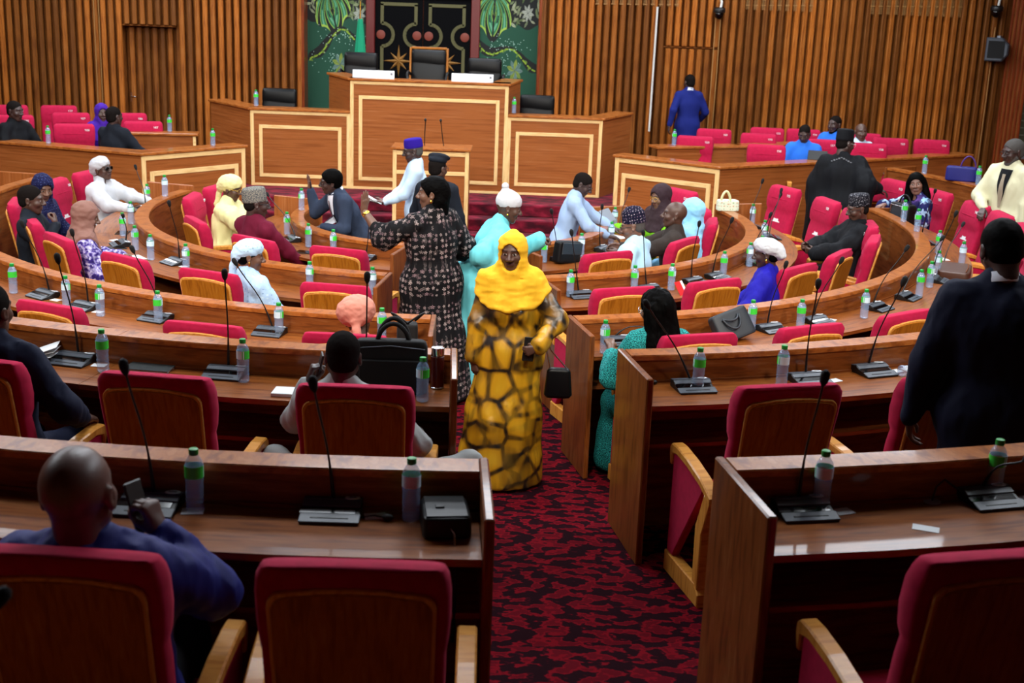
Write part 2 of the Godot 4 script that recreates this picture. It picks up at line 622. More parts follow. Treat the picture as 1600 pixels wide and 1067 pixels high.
func build_window() -> void:
	# narrow window at the right end of the back wall, beyond the column
	var w := struct(null, "window_1", null, "narrow bright window with green louvres beside the fluted column")
	var z := -9.0
	var b := MB.new()
	b.bx(Vector3(9.38, 0.35, z), Vector3(0.76, 0.9, 0.16), 0.0)
	b.bx(Vector3(9.38, 5.35, z), Vector3(0.76, 0.7, 0.16), 0.0)
	part(b, "surround", M.panel_wood, w)
	b = MB.new()
	for x in [9.03, 9.72]:
		b.bx(Vector3(x, 2.9, z), Vector3(0.05, 4.2, 0.1), 0.008, 1)
	for y in [0.82, 1.97, 4.98]:
		b.bx(Vector3(9.375, y, z), Vector3(0.7, 0.05, 0.1), 0.008)
	part(b, "window_frame", M.silver_plastic, w)
	var gm := mat("pane_glass", Color(0.75, 0.85, 0.85, 0.12), 0.03)
	gm.transparency = BaseMaterial3D.TRANSPARENCY_ALPHA
	b = MB.new()
	b.bx(Vector3(9.375, 3.47, z), Vector3(0.66, 2.96, 0.012), 0.0)
	part(b, "pane", gm, w)
	var ol := mat("louvre_green", Color(0.40, 0.42, 0.34), 0.6)
	for k in 9:
		b = MB.new()
		b.box(Transform3D(Basis(Vector3.RIGHT, 0.35), Vector3(9.375, 0.9 + k * 0.12, z)), Vector3(0.66, 0.125, 0.015), 0.002)
		part(b, "louvre", ol, w)

func slat_at(x: float, y0: float, y1: float, z: float, parent: Node, k: int, meshes: Dictionary) -> void:
	var key := "%.2f_%.2f" % [y0, y1]
	if not meshes.has(key):
		var b := MB.new()
		b.box(Transform3D(Basis(Vector3.UP, 0.16), Vector3(0, (y0 + y1) * 0.5, 0)), Vector3(0.084, y1 - y0, 0.11), 0.014, 1)
		meshes[key] = b.mesh()
	var o := part(meshes[key], "slat", M["slat_wood_%s" % ["a", "b", "c", "d", "e"][(k * 7 + k / 3) % 5]], parent)
	o.position = Vector3(x, 0, z)

func build_back_wall() -> void:
	var zw := -9.0
	var w := struct(null, "wall_back", null, "wall of vertical brown timber slats with dark gaps")
	var meshes := {}
	var b := MB.new()
	b.bx(Vector3(-8.25, 2.85, zw - 0.16), Vector3(4.4, 5.8, 0.12), 0.0, 1)
	b.bx(Vector3(-4.1, 2.85, zw - 0.16), Vector3(2.1, 5.8, 0.12), 0.0, 1)
	b.bx(Vector3(-5.6, 4.1, zw - 0.16), Vector3(0.9, 3.28, 0.12), 0.0, 1)
	b.bx(Vector3(-5.6, 1.5, zw - 0.37), Vector3(1.6, 3.2, 0.05), 0.0, 1)
	for x in [-6.1, -5.1]:
		b.bx(Vector3(x, 1.5, zw - 0.28), Vector3(0.06, 3.2, 0.2), 0.0, 1)
	b.bx(Vector3(4.95, 2.85, zw - 0.16), Vector3(8.06, 5.8, 0.12), 0.0, 1)
	part(b, "backing_board", M.recess_wood, w)
	var k := 0
	var doors := [[-6.05, -5.15, 2.46, "door_1", "slatted hidden door set back in the timber wall, left"], [3.0, 3.92, 2.43, "door_2", "slatted hidden door in the timber wall where a man in blue stands"]]
	var dn := []
	for d in doors:
		var o := struct(null, d[3], null, d[4])
		dn.append(o)
		b = MB.new()
		b.bx(Vector3((d[0] + d[1]) * 0.5, 1.38, zw - (0.32 if d[0] < 0 else 0.085)), Vector3(d[1] - d[0], 2.15, 0.03), 0.002, 1)
		part(b, "door_leaf", M.recess_wood, o)
		b = MB.new()
		b.bx(Vector3((d[0] + d[1]) * 0.5, d[2] + 0.012, zw - 0.05), Vector3(d[1] - d[0] + 0.02, 0.02, 0.1), 0.002)
		part(b, "door_head", M.recess_wood, o)
	for side in [[-10.4, -3.05], [1.0, 8.68]]:
		var x: float = side[0]
		while x < side[1]:
			var hit := -1
			for i in 2:
				if x > doors[i][0] and x < doors[i][1]:
					hit = i
			if hit >= 0:
				slat_at(x, doors[hit][2] + 0.025, 5.65, zw, w, k, meshes)
				slat_at(x, 0.31, doors[hit][2] - 0.012, zw - (0.24 if hit == 0 else 0.02), dn[hit], k + 2, meshes)
			else:
				slat_at(x, 0.31, 5.65, zw, w, k, meshes)
			x += 0.131
			k += 1
	b = MB.new()
	b.tube([Vector3(-5.98, 1.28, zw - 0.2), Vector3(-5.98, 1.28, zw - 0.12), Vector3(-5.88, 1.28, zw - 0.12)], 0.012, 6)
	b.bx(Vector3(-5.98, 1.27, zw - 0.19), Vector3(0.035, 0.16, 0.02), 0.004)
	part(b, "door_handle", M.chrome, dn[0])
	# fluted corner column
	var c := struct(null, "wall_column", null, "glossy fluted reddish timber corner column")
	for i in 6:
		b = MB.new()
		b.bx(Vector3(8.715 + i * 0.056, 2.85, -8.86 + i * 0.035), Vector3(0.046, 5.7, 0.05), 0.012, 1)
		part(b, "flute", M.column_wood, c)
	b = MB.new()
	b.box(Transform3D(Basis(Vector3.UP, -0.56), Vector3(8.86, 2.85, -8.80)), Vector3(0.36, 5.7, 0.06), 0.0, 1)
	part(b, "core", M.recess_wood, c)
	build_mural(zw)

const NX0 := -2.98
const NX1 := 0.93
func build_mural(zw: float) -> void:
	# niche between the slat walls: painted mural panels and a black double door in a red frame
	var b := MB.new()
	var zb := zw - 0.32
	b.bx(Vector3((NX0 + NX1) * 0.5, 2.85, zb - 0.06), Vector3(NX1 - NX0 + 0.3, 5.8, 0.12), 0.0)
	struct(b, "wall_niche", M.column_wood, "timber lined niche behind the dais")
	for x in [NX0 - 0.03, NX1 + 0.03]:
		b = MB.new()
		b.bx(Vector3(x, 2.85, zw - 0.13), Vector3(0.06, 5.8, 0.36), 0.003, 1)
		struct(b, numbered("trim_1") if x < 0 else "trim_2", M.column_wood, "upright timber lining of the mural niche")
	var dx0 := -1.91
	var dx1 := -0.14
	for s in 2:
		var x0: float = NX0 if s == 0 else dx1
		var x1: float = dx0 if s == 0 else NX1
		b = MB.new()
		var z := zb + 0.022
		b.quad([Vector3(x0, 0.4, z), Vector3(x1, 0.4, z), Vector3(x1, 4.0, z), Vector3(x0, 4.0, z)], [Vector3.BACK, Vector3.BACK, Vector3.BACK, Vector3.BACK], [Vector2(0, 1), Vector2(1, 1), Vector2(1, 0), Vector2(0, 0)])
		b.bx(Vector3((x0 + x1) * 0.5, 2.2, z - 0.006), Vector3(x1 - x0, 3.6, 0.01), 0.0)
		for i in range(4, b.uv.size()):
			b.uv[i] = Vector2(0.5, 0.7)
		solo(b, "mural", mural_mat(s), ["green mural of jungle leaves left of the black door", "green mural of jungle leaves right of the black door"][s], "mural")
	# door frame and leaves
	var d := struct(null, "door_3", null, "black double door with olive ornament in a dark red frame")
	b = MB.new()
	for x in [dx0, dx1]:
		b.bx(Vector3(x, 1.85, zb + 0.05), Vector3(0.15, 2.75, 0.12), 0.01, 1)
	b.bx(Vector3((dx0 + dx1) * 0.5, 3.17, zb + 0.05), Vector3(dx1 - dx0 + 0.16, 0.16, 0.12), 0.01)
	part(b, "door_frame", M.dark_red_paint, d)
	var black := mat("door_black", Color(0.014, 0.016, 0.022), 0.8)
	black.metallic_specular = 0.2
	var olive := mat("door_olive", Color(0.30, 0.29, 0.13), 0.6)
	var rust := mat("door_rust", Color(0.45, 0.17, 0.10), 0.6)
	var straw := mat("star_gold", Color(0.52, 0.36, 0.13), 0.6)
	for s in 2:
		var cx: float = [-1.43, -0.62][s]
		b = MB.new()
		b.bx(Vector3(cx, 1.8, zb + 0.03), Vector3(0.80, 2.65, 0.04), 0.004, 1)
		var leaf := part(b, "door_leaf", black, d)
		var z := zb + 0.056
		# ornament: an upright frame whose sides swing inwards round the four rust discs
		for sx in [-1.0, 1.0]:
			var ox: float = cx + sx * 0.285
			var yd: float = 2.46
			b = MB.new()
			b.bx(Vector3(ox, 2.805, z), Vector3(0.055, 0.33, 0.012), 0.002)
			b.bx(Vector3(ox, 1.72, z), Vector3(0.055, 1.1, 0.012), 0.002)
			var arcp := []
			for i in 11:
				var t := -PI * 0.5 + PI * i / 10.0
				arcp.append(Vector3(ox - sx * cos(t) * 0.19, yd + sin(t) * 0.19, z))
			for i in 10:
				b.beam(arcp[i], arcp[i + 1] + (arcp[i + 1] - arcp[i]) * 0.1, 0.055, 0.012, Vector3.BACK, 0.0)
			part(b, "ornament", olive, leaf)
			b = MB.new()
			b.lathe([Vector2(0.075, -0.006), Vector2(0.075, 0.006)], 16, Transform3D(Basis(Vector3.RIGHT, PI / 2), Vector3(ox + sx * 0.02, yd, z)))
			part(b, "disc", rust, leaf)
		b = MB.new()
		b.bx(Vector3(cx, 2.965, z), Vector3(0.625, 0.055, 0.012), 0.002)
		part(b, "ornament", olive, leaf)
		# eight-pointed star
		b = MB.new()
		var sc := Vector3(cx, 2.03, z)
		for i in 8:
			var t := TAU * i / 8.0
			var r := 0.27 if i % 2 == 0 else 0.2
			var tip := sc + Vector3(sin(t), cos(t), 0) * r
			for e in [-1.0, 1.0]:
				var side := sc + Vector3(sin(t + e * PI / 8), cos(t + e * PI / 8), 0) * 0.07
				b.poly([sc + Vector3(0, 0, 0.035), tip, side], Vector3.BACK)
		part(b, "star", straw, leaf)

func mural_mat(s: int) -> StandardMaterial3D:
	var m := mat("mural_paint_%s" % ["a", "b"][s], Color.WHITE, 0.8)
	var im := Image.create_empty(320, 768, false, Image.FORMAT_RGB8)
	im.fill(Color(0.055, 0.27, 0.19))
	var rng := RandomNumberGenerator.new()
	rng.seed = 40 + s
	# dark upper jungle
	for y in 320:
		for x in 320:
			if y < 284 + 10 * sin(x * 0.05 + s):
				im.set_pixel(x, y, Color(0.025, 0.05, 0.04))
	for k in 120:
		leaflet(im, Vector2(rng.randf() * 320, 120 + rng.randf() * 150), rng.randf() * TAU, 20 + rng.randf() * 22, Color(0.28, 0.36, 0.18).lerp(Color(0.66, 0.68, 0.56), rng.randf()), 0.14)
	monstera(im, Vector2(118 if s == 0 else 92, 226), 100.0, 0.3 if s == 0 else -0.05)
	for k in 8:
		leaflet(im, Vector2(262 if s == 0 else 262, 262 if s == 0 else 236), k * TAU / 8.0 + 0.2, 34, Color(0.60, 0.63, 0.58), 0.17)
	# winding black and lime vine over the green ground
	var pts := PackedVector2Array()
	for i in 90:
		var t := i / 89.0
		pts.append(Vector2(10 + 300 * t, (420 - 90 * pow(sin(t * PI * 0.75), 0.7) + 24 * sin(t * 9.0)) if s == 0 else (340 + 70 * t + 22 * sin(t * 8.0))))
	for i in pts.size():
		var w := 9 + int(7 * sin(i * 0.09))
		im.fill_rect(Rect2i(int(pts[i].x) - w, int(pts[i].y) - w, 2 * w, 2 * w), Color(0.025, 0.045, 0.04))
	for i in pts.size():
		if i % 7 < 5:
			im.fill_rect(Rect2i(int(pts[i].x) - 2, int(pts[i].y) + 5, 7, 5), Color(0.52, 0.64, 0.16))
		if i % 9 == 0:
			leaflet(im, pts[i], 0.6 + (i % 2) * 1.6, 22, Color(0.45, 0.58, 0.20), 0.16)
	for k in 90:
		var p := Vector2(160 + rng.randfn(0, 50), 345 + rng.randfn(0, 16)) if k % 2 else Vector2(120 + rng.randfn(0, 40), 425 + rng.randfn(0, 22))
		if p.x > 3 and p.x < 315 and p.y > 300:
			im.fill_rect(Rect2i(int(p.x), int(p.y), 3, 3), Color(0.70, 0.84, 0.78))
	for k in 9:
		leaflet(im, Vector2(165 if s == 0 else 205, 440), k * TAU / 9.0, 44, Color(0.36, 0.46, 0.44).lerp(Color(0.48, 0.55, 0.2), k % 2), 0.2)
	m.albedo_texture = ImageTexture.create_from_image(im)
	return m

func leaflet(im: Image, at: Vector2, ang: float, length: float, c: Color, fat: float) -> void:
	var d := Vector2.from_angle(ang)
	for i in int(length):
		var t := i / length
		var w := length * fat * sin(PI * minf(1.0, t * 1.02))
		var p := at + d * i
		var q := Vector2(-d.y, d.x)
		for j in range(-int(w), int(w) + 1):
			var x := int(p.x + q.x * j)
			var y := int(p.y + q.y * j)
			if x >= 0 and y >= 0 and x < im.get_width() and y < im.get_height():
				im.set_pixel(x, y, c if absi(j) > 0 else c.darkened(0.4))

func monstera(im: Image, at: Vector2, r: float, tilt: float) -> void:
	for y in range(-int(r * 1.6), int(r * 1.6)):
		for x in range(-int(r * 1.3), int(r * 1.3)):
			var p := Vector2(x, y).rotated(tilt)
			var a := atan2(p.x, p.y + r * 0.55)
			var l := p.length() / r
			var edge := 1.05 - 0.2 * absf(a) + 0.1 * cos(a * 9.0)
			if l > edge:
				continue
			var slit := absf(fposmod(absf(a) * 2.1 + l * 1.3, 1.0) - 0.5)
			var c := Color(0.14, 0.42, 0.26)
			if absf(p.x) < 4.0:
				c = Color(0.025, 0.05, 0.04)
			elif slit < 0.04 + 0.15 * l or (l > 0.3 and l < 0.5 and slit > 0.42):
				c = Color(0.02, 0.045, 0.04)
			elif slit < 0.11 + 0.15 * l or l > edge - 0.07:
				c = Color(0.58, 0.70, 0.26)
			elif slit > 0.4:
				c = Color(0.36, 0.60, 0.46)
			var px := int(at.x) + x
			var py := int(at.y) + y
			if px >= 0 and py >= 0 and px < im.get_width() and py < im.get_height():
				im.set_pixel(px, py, c)

# ---------------------------------------------------------------- desks
const ROWS := {
	"Z": [10.78, 1.84, "rearmost"], "A": [8.73, 1.64, "nearest"], "B": [6.58, 1.44, "second"], "C": [4.57, 1.11, "third"], "D": [2.99, 1.04, "fourth"], "E": [1.5, 0.99, "innermost"], "F": [6.33, 1.25, "outer"],
}
func desk_y(r: String) -> float:
	return ROWS[r][1] - 0.15

func curved_desk(row: String, a0: float, a1: float, low: float, ends: Array, label: String) -> void:
	var r: float = ROWS[row][0]
	var y: float = ROWS[row][1]
	var t := thing("curved_desk", label, "desk", Vector3.ZERO, 0.0, "horseshoe desk rows")
	var st := 2.5 if r > 3.5 else 5.0
	var b := MB.new()
	b.arc(r, r + 0.03, a0, a1, low, y - 0.03, st)
	part(b, "front_panel", M.panel_wood, t)
	b = MB.new()
	b.arc(r + 0.085, r + 0.108, a0, a1, y - 0.17, y - 0.028, st)
	part(b, "upstand", M.panel_wood, t)
	b = MB.new()
	b.arc(r + 0.10, r + 0.118, a0, a1, y - 0.15, y - 0.138, st)
	part(b, "joint_bead", M.dark_wood, t)
	b = MB.new()
	b.arc(r + 0.05, r + 0.42, a0, a1, y - 0.40, y - 0.38, st)
	b.arc(r + 0.03, r + 0.05, a0, a1, low + 0.02, y - 0.2, st)
	part(b, "book_shelf", M.dark_wood, t)
	# worktop and ledge come in sections with fine joints between them
	var k := maxi(1, int(round(absf(a1 - a0) * deg_to_rad(1.0) * r / 1.7)))
	var gap := rad_to_deg(0.0015 / r)
	for i in k:
		var s0 := lerpf(a0, a1, float(i) / k) + gap
		var s1 := lerpf(a0, a1, float(i + 1) / k) - gap
		b = MB.new()
		b.arc(r + 0.03, r + 0.496, s0, s1, y - 0.178, y - 0.154, st)
		b.arc(r + 0.03, r + 0.50, s0, s1, y - 0.154, y - 0.15, st)
		part(b, "worktop", M.desk_wood, t)
		b = MB.new()
		b.arc(r - 0.016, r + 0.116, s0, s1, y - 0.028, y - 0.004, st, true)
		b.arc(r - 0.012, r + 0.112, s0, s1, y - 0.004, y, st, true)
		part(b, "ledge", M.ledge_wood, t)
	for e in ends:
		# e: angle, floor height, extra height, thickness side
		b = MB.new()
		var d := polar(1.0, e[0])
		var side := Vector3(d.z, 0, -d.x) * float(e[3])
		var c := d * (r + 0.25) + side * 0.018
		var top: float = y + e[2]
		b.box(Transform3D(Basis(d, Vector3.UP, d.cross(Vector3.UP)), Vector3(c.x, (top + e[1]) * 0.5, c.z)), Vector3(0.56, top - e[1], 0.034), 0.006, 1)
		part(b, "end_panel", M.panel_wood if e[2] < 0.03 else M.dais_wood, t)

func build_desks() -> void:
	curved_desk("Z", -22, 4.2, 0.8, [[4.2, 0.86, 0.0, 1.0]], "curved wooden desk at the very front edge left of the aisle")
	curved_desk("A", -34, 3.75, 0.5, [[3.75, 0.65, 0.0, 1.0]], "nearest curved wooden desk left of the aisle, with black leather case")
	curved_desk("A", 9.65, 34, 0.5, [[9.65, 0.65, 0.0, -1.0]], "nearest curved wooden desk right of the aisle, with small white card")
	curved_desk("B", -42, 3.1, 0.3, [[3.1, 0.45, 0.0, 1.0]], "second curved desk left of the aisle, with black laptop bag and red flask")
	curved_desk("B", 11.15, 42, 0.3, [[11.15, 0.45, 0.0, -1.0]], "second curved desk right of the aisle, with bottle lying on its side")
	curved_desk("C", -101, 1.5, 0.05, [[1.5, 0.12, 0.0, 1.0], [-101, 0.1, 0.035, -1.0]], "third curved horseshoe desk left of the aisle")
	curved_desk("C", 13.75, 101, 0.05, [[13.75, 0.12, 0.0, -1.0], [101, 0.1, 0.0, 1.0]], "third curved horseshoe desk right of the aisle, with brown and grey bags")
	curved_desk("D", -106, -6.5, 0.02, [[-6.5, 0.05, 0.0, 1.0], [-106, 0.05, 0.052, -1.0]], "fourth curved horseshoe desk left of the aisle, before woman in white")
	curved_desk("D", 17.2, 107, 0.02, [[17.2, 0.05, 0.0, -1.0], [107, 0.05, 0.052, 1.0]], "fourth curved horseshoe desk right of the aisle, with many bottles at its bend")
	curved_desk("E", -108, -12, 0.0, [[-12, 0.0, 0.0, 1.0], [-108, 0.0, 0.06, -1.0]], "innermost curved desk on the left, behind which a man waves")
	curved_desk("E", 27, 113, 0.0, [[27, 0.0, 0.0, -1.0], [113, 0.0, 0.06, 1.0]], "innermost curved desk on the right, before man in grey shirt")
	curved_desk("F", 104, 122, 0.0, [[122, 0.0, 0.0, 1.0]], "outer curved desk at right, carrying a blue handbag")

# a straight panel-and-trim desk face between two floor points
func face(t: Node3D, a: Vector3, b: Vector3, y0: float, y1: float, trim: bool, wood_m: Material, inset := 0.2, tw := 0.048) -> void:
	var d := (b - a).normalized()
	var nn := Vector3(-d.z, 0, d.x)
	var l := (b - a).length()
	var at := func(u: float, y: float, out: float) -> Vector3: return a + d * u + nn * out + Vector3(0, y, 0)
	var bs := Basis(d, Vector3.UP, nn)
	var m := MB.new()
	m.box(Transform3D(bs, at.call(l * 0.5, (y0 + y1) * 0.5, -0.02)), Vector3(l, y1 - y0, 0.04), 0.002, 0)
	part(m, "panel", wood_m, t)
	if not trim:
		return
	var strips := [[tw * 0.5, (y0 + y1) * 0.5, tw, y1 - y0, 1], [l - tw * 0.5, (y0 + y1) * 0.5, tw, y1 - y0, 1], [l * 0.5, y1 - tw * 0.5, l - 2 * tw, tw, 0], [l * 0.5, y0 + 0.018, l - 2 * tw, 0.034, 0]]
	var u0 := inset * 0.72
	var u1 := l - inset * 0.72
	var v0 := y0 + inset * 0.62
	var v1 := y1 - inset
	strips.append_array([[u0, (v0 + v1) * 0.5, tw, v1 - v0, 1], [u1, (v0 + v1) * 0.5, tw, v1 - v0, 1], [(u0 + u1) * 0.5, v1 - tw * 0.5, u1 - u0 - tw, tw, 0], [(u0 + u1) * 0.5, v0 + tw * 0.5, u1 - u0 - tw, tw, 0]])
	for s in strips:
		m = MB.new()
		m.box(Transform3D(bs, at.call(s[0], s[1], 0.003)), Vector3(s[2], s[3], 0.012), 0.002, s[4])
		part(m, "trim_strip", M.trim_wood, t)

func cap_board(t: Node3D, pts: Array, y: float, over := 0.03) -> void:
	# a thin top board over a run of floor points
	for i in pts.size() - 1:
		var m := MB.new()
		var d: Vector3 = (pts[i + 1] - pts[i]).normalized()
		var nn := Vector3(-d.z, 0, d.x)
		m.beam(pts[i] + Vector3(0, y, 0) - nn * 0.12 - d * over, pts[i + 1] + Vector3(0, y, 0) - nn * 0.12 + d * over, 0.30, 0.035, Vector3.UP, 0.006)
		part(m, "top_board", M.ledge_wood, t)

func build_dais() -> void:
	var z := -5.0
	var t := thing("speaker_desk", "high central presiding desk with pale inlaid frame and two white nameplates", "desk")
	face(t, Vector3(-1.69, 0, z), Vector3(0.5, 0, z), 0.48, 1.98, true, M.dais_wood)
	face(t, Vector3(-2.13, 0, -6.0), Vector3(-1.69, 0, z), 0.48, 1.98, false, M.dais_wood)
	face(t, Vector3(0.5, 0, z), Vector3(0.66, 0, -6.0), 0.48, 1.98, false, M.dais_wood)
	cap_board(t, [Vector3(-2.13, 0, -6.0), Vector3(-1.69, 0, z), Vector3(0.5, 0, z), Vector3(0.66, 0, -6.0)], 1.995)
	t = thing("clerk_desk", "lower dais desk with pale inlaid frame, left of the presiding desk", "desk")
	face(t, Vector3(-3.08, 0, z), Vector3(-1.69, 0, z), 0.48, 1.53, true, M.dais_wood)
	face(t, Vector3(-3.88, 0, -6.05), Vector3(-3.08, 0, z), 0.3, 1.53, false, M.dais_wood)
	cap_board(t, [Vector3(-3.88, 0, -6.05), Vector3(-3.08, 0, z), Vector3(-1.72, 0, z)], 1.545)
	t = thing("clerk_desk", "lower dais desk with pale inlaid frame, right of the presiding desk", "desk")
	face(t, Vector3(0.5, 0, z), Vector3(1.82, 0, z), 0.48, 1.56, true, M.dais_wood)
	face(t, Vector3(1.82, 0, z), Vector3(2.3, 0, -6.05), 0.3, 1.56, false, M.dais_wood)
	cap_board(t, [Vector3(0.53, 0, z), Vector3(1.82, 0, z), Vector3(2.3, 0, -6.05)], 1.575)
	# floors behind the dais fronts
	var b := MB.new()
	b.bx(Vector3(-0.6, 0.9, -7.4), Vector3(2.7, 1.0, 3.0), 0.01)
	struct(b, numbered("floor_step"), M.step_carpet, "carpeted podium behind the presiding desk")
	b = MB.new()
	b.bx(Vector3(-0.75, 0.55, -7.3), Vector3(5.3, 0.3, 3.2), 0.01)
	struct(b, numbered("floor_step"), M.step_carpet, "carpeted podium behind the lower dais desks")
	# lectern
	t = thing("lectern", "wooden lectern with pale inlaid frame in front of the dais", "lectern")
	face(t, Vector3(-0.895, 0, -3.0), Vector3(0.055, 0, -3.0), 0.0, 1.3, false, M.dais_wood)
	for s in [-1.0, 1.0]:
		b = MB.new()
		b.bx(Vector3(-0.42 + s * 0.455, 0.65, -3.24), Vector3(0.035, 1.3, 0.44), 0.004, 1)
		part(b, "side_panel", M.dais_wood, t)
	b = MB.new()
	b.bx(Vector3(-0.42, 1.315, -3.22), Vector3(1.0, 0.03, 0.52), 0.006)
	part(b, "top_board", M.ledge_wood, t)
	for s in [[-0.87, 0.65, 0.048, 1.3, 1], [0.03, 0.65, 0.048, 1.3, 1], [-0.42, 1.26, 0.85, 0.05, 0], [-0.42, 1.02, 0.85, 0.048, 0], [-0.42, 0.03, 0.85, 0.05, 0]]:
		b = MB.new()
		b.bx(Vector3(s[0], s[1], -2.995), Vector3(s[2], s[3], 0.014), 0.002, s[4])
		part(b, "trim_strip", M.trim_wood, t)
	for s in [-0.07, 0.17]:
		b = MB.new()
		b.tube([Vector3(-0.45 + s, 1.33, -3.25), Vector3(-0.455 + s * 0.9, 1.5, -3.22), Vector3(-0.45 + s * 0.8, 1.64, -3.14)], 0.006, 6)
		b.ball(Transform3D(Basis(), Vector3(-0.45 + s * 0.8, 1.66, -3.12)), Vector3(0.016, 0.022, 0.016), 8, 6)
		part(b, "microphone", M.black_plastic, t)
	# white nameplates
	for s in 2:
		b = MB.new()
		var c: float = [-1.385, -0.01][s]
		b.box(Transform3D(Basis(Vector3.RIGHT, -0.25), Vector3(c, 2.063, -5.14)), Vector3(0.58, 0.11, 0.012), 0.002)
		var o := thing("nameplate", ["long white nameplate on the left end of the presiding desk", "long white nameplate on the right end of the presiding desk"][s], "nameplate")
		part(b, "plate", M.white_card, o)
		b = MB.new()
		b.box(Transform3D(Basis(Vector3.RIGHT, -0.25), Vector3(c + 0.25, 2.075, -5.131)), Vector3(0.03, 0.03, 0.006), 0.001)
		part(b, "crest", M.print_grey, o)
	# side blocks: an inlaid front and a long desk running to the wall, each on its own platform
	for s in [["left", [Vector3(-10.35, 0, -4.8), Vector3(-5.97, 0, -3.4), Vector3(-3.96, 0, -2.75), Vector3(-2.94, 0, -3.95)], 2], ["right", [Vector3(1.98, 0, -4.4), Vector3(3.26, 0, -3.5), Vector3(7.34, 0, -6.05)], 0]]:
		t = thing("side_desk", "angular side desk with pale inlaid end, at the %s of the dais" % s[0], "desk")
		var p: Array = s[1]
		for i in p.size() - 1:
			face(t, p[i], p[i + 1], 0.0, 1.13, i == s[2], M.dais_wood if i == s[2] else M.dais_wood, 0.2, 0.06)
		cap_board(t, p, 1.15)
	# second side desks, further back
	t = thing("side_desk", "short side desk standing behind the red chairs, left platform", "desk")
	face(t, Vector3(-4.75, 0, -4.35), Vector3(-3.72, 0, -4.5), 0.3, 1.2, false, M.dais_wood)
	face(t, Vector3(-3.72, 0, -4.5), Vector3(-3.95, 0, -5.0), 0.3, 1.2, false, M.trim_wood)
	cap_board(t, [Vector3(-4.75, 0, -4.35), Vector3(-3.72, 0, -4.5)], 1.21)
	t = thing("side_desk", "long side desk between two lines of red chairs, right platform", "desk")
	face(t, Vector3(2.62, 0, -5.0), Vector3(3.9, 0, -5.5), 0.3, 1.2, false, M.dais_wood)
	face(t, Vector3(3.9, 0, -5.5), Vector3(6.6, 0, -7.2), 0.3, 1.2, false, M.dais_wood)
	cap_board(t, [Vector3(2.62, 0, -5.0), Vector3(3.9, 0, -5.5), Vector3(6.6, 0, -7.2)], 1.21)
	# black executive chairs
	for e in [[-1.72, 1.4, -6.2, 2.29, 0.50, 0, "black leather chair behind the left end of the presiding desk"], [-0.72, 1.4, -6.3, 2.36, 0.52, 1, "wood-framed black leather chair in the middle of the presiding desk"], [0.12, 1.4, -6.2, 2.27, 0.50, 0, "black leather chair behind the right end of the presiding desk"], [-2.94, 0.7, -6.2, 1.72, 0.52, 0, "black leather chair behind the lower left dais desk"], [0.92, 0.7, -6.2, 1.76, 0.52, 0, "black leather chair behind the lower right dais desk"]]:
		executive_chair(Vector3(e[0], e[1], e[2]), e[3] - e[1], e[4], e[5] == 1, e[6])

func rrect(c: Vector3, x: Vector3, y: Vector3, hw: float, hd: float, e := 4.0, k := 20) -> PackedVector3Array:
	# superellipse ring
	var r := PackedVector3Array()
	for i in k:
		var t := TAU * i / k
		var ct := cos(t)
		var s := sin(t)
		r.append(c + x * hw * signf(ct) * pow(absf(ct), 2.0 / e) + y * hd * signf(s) * pow(absf(s), 2.0 / e))
	return r

func executive_chair(at: Vector3, top: float, w: float, framed: bool, label: String) -> void:
	var t := thing("executive_chair", label, "chair", at, 0.0, "black chairs on the dais")
	var rings := []
	for q in [[0.42, 0.46, 0.04], [0.45, 0.5, 0.06], [top - 0.22, 0.5, 0.055], [top - 0.2, 0.49, 0.03], [top - 0.18, 0.5, 0.06], [top - 0.05, 0.5, 0.07], [top - 0.01, 0.48, 0.05], [top, 0.42, 0.02]]:
		rings.append(rrect(Vector3(0, q[0], -0.2 - (q[0] - 0.42) * 0.12), Vector3.RIGHT, Vector3.FORWARD, w * float(q[1]), q[2], 4.0))
	var b := MB.new()
	b.loft(rings)
	part(b, "backrest", M.black_leather, t)
	b = MB.new()
	b.loft([rrect(Vector3(0, 0.36, 0.03), Vector3.RIGHT, Vector3.FORWARD, w * 0.46, 0.22), rrect(Vector3(0, 0.38, 0.03), Vector3.RIGHT, Vector3.FORWARD, w * 0.5, 0.25), rrect(Vector3(0, 0.45, 0.03), Vector3.RIGHT, Vector3.FORWARD, w * 0.5, 0.25), rrect(Vector3(0, 0.48, 0.03), Vector3.RIGHT, Vector3.FORWARD, w * 0.44, 0.2)])
	part(b, "seat", M.black_leather, t)
	b = MB.new()
	b.lathe([Vector2(0.03, 0.05), Vector2(0.03, 0.37)], 10)
	for i in 5:
		var a := TAU * i / 5.0
		b.tube([Vector3(0, 0.06, 0), Vector3(sin(a) * 0.27, 0.035, cos(a) * 0.27)], [0.025, 0.018], 6)
	part(b, "base", M.black_plastic, t)
	for s in [-1.0, 1.0]:
		b = MB.new()
		b.tube([Vector3(s * w * 0.5, 0.42, 0.15), Vector3(s * w * 0.56, 0.62, 0.16), Vector3(s * w * 0.56, 0.64, -0.1), Vector3(s * w * 0.52, 0.6, -0.2)], 0.02, 8)
		part(b, "armrest", M.black_plastic, t)
	if framed:
		b = MB.new()
		for s in [-1.0, 1.0]:
			b.beam(Vector3(s * (w * 0.5 + 0.015), 0.42, -0.23), Vector3(s * (w * 0.5 + 0.015), top + 0.02, -0.31), 0.03, 0.08, Vector3.BACK)
		b.beam(Vector3(-w * 0.5, top + 0.02, -0.31), Vector3(w * 0.5, top + 0.02, -0.31), 0.03, 0.08, Vector3.BACK)
		part(b, "wooden_frame", M.shell_wood, t)

# ---------------------------------------------------------------- red chairs
var chair0: Node3D
var chair_printed: Node3D

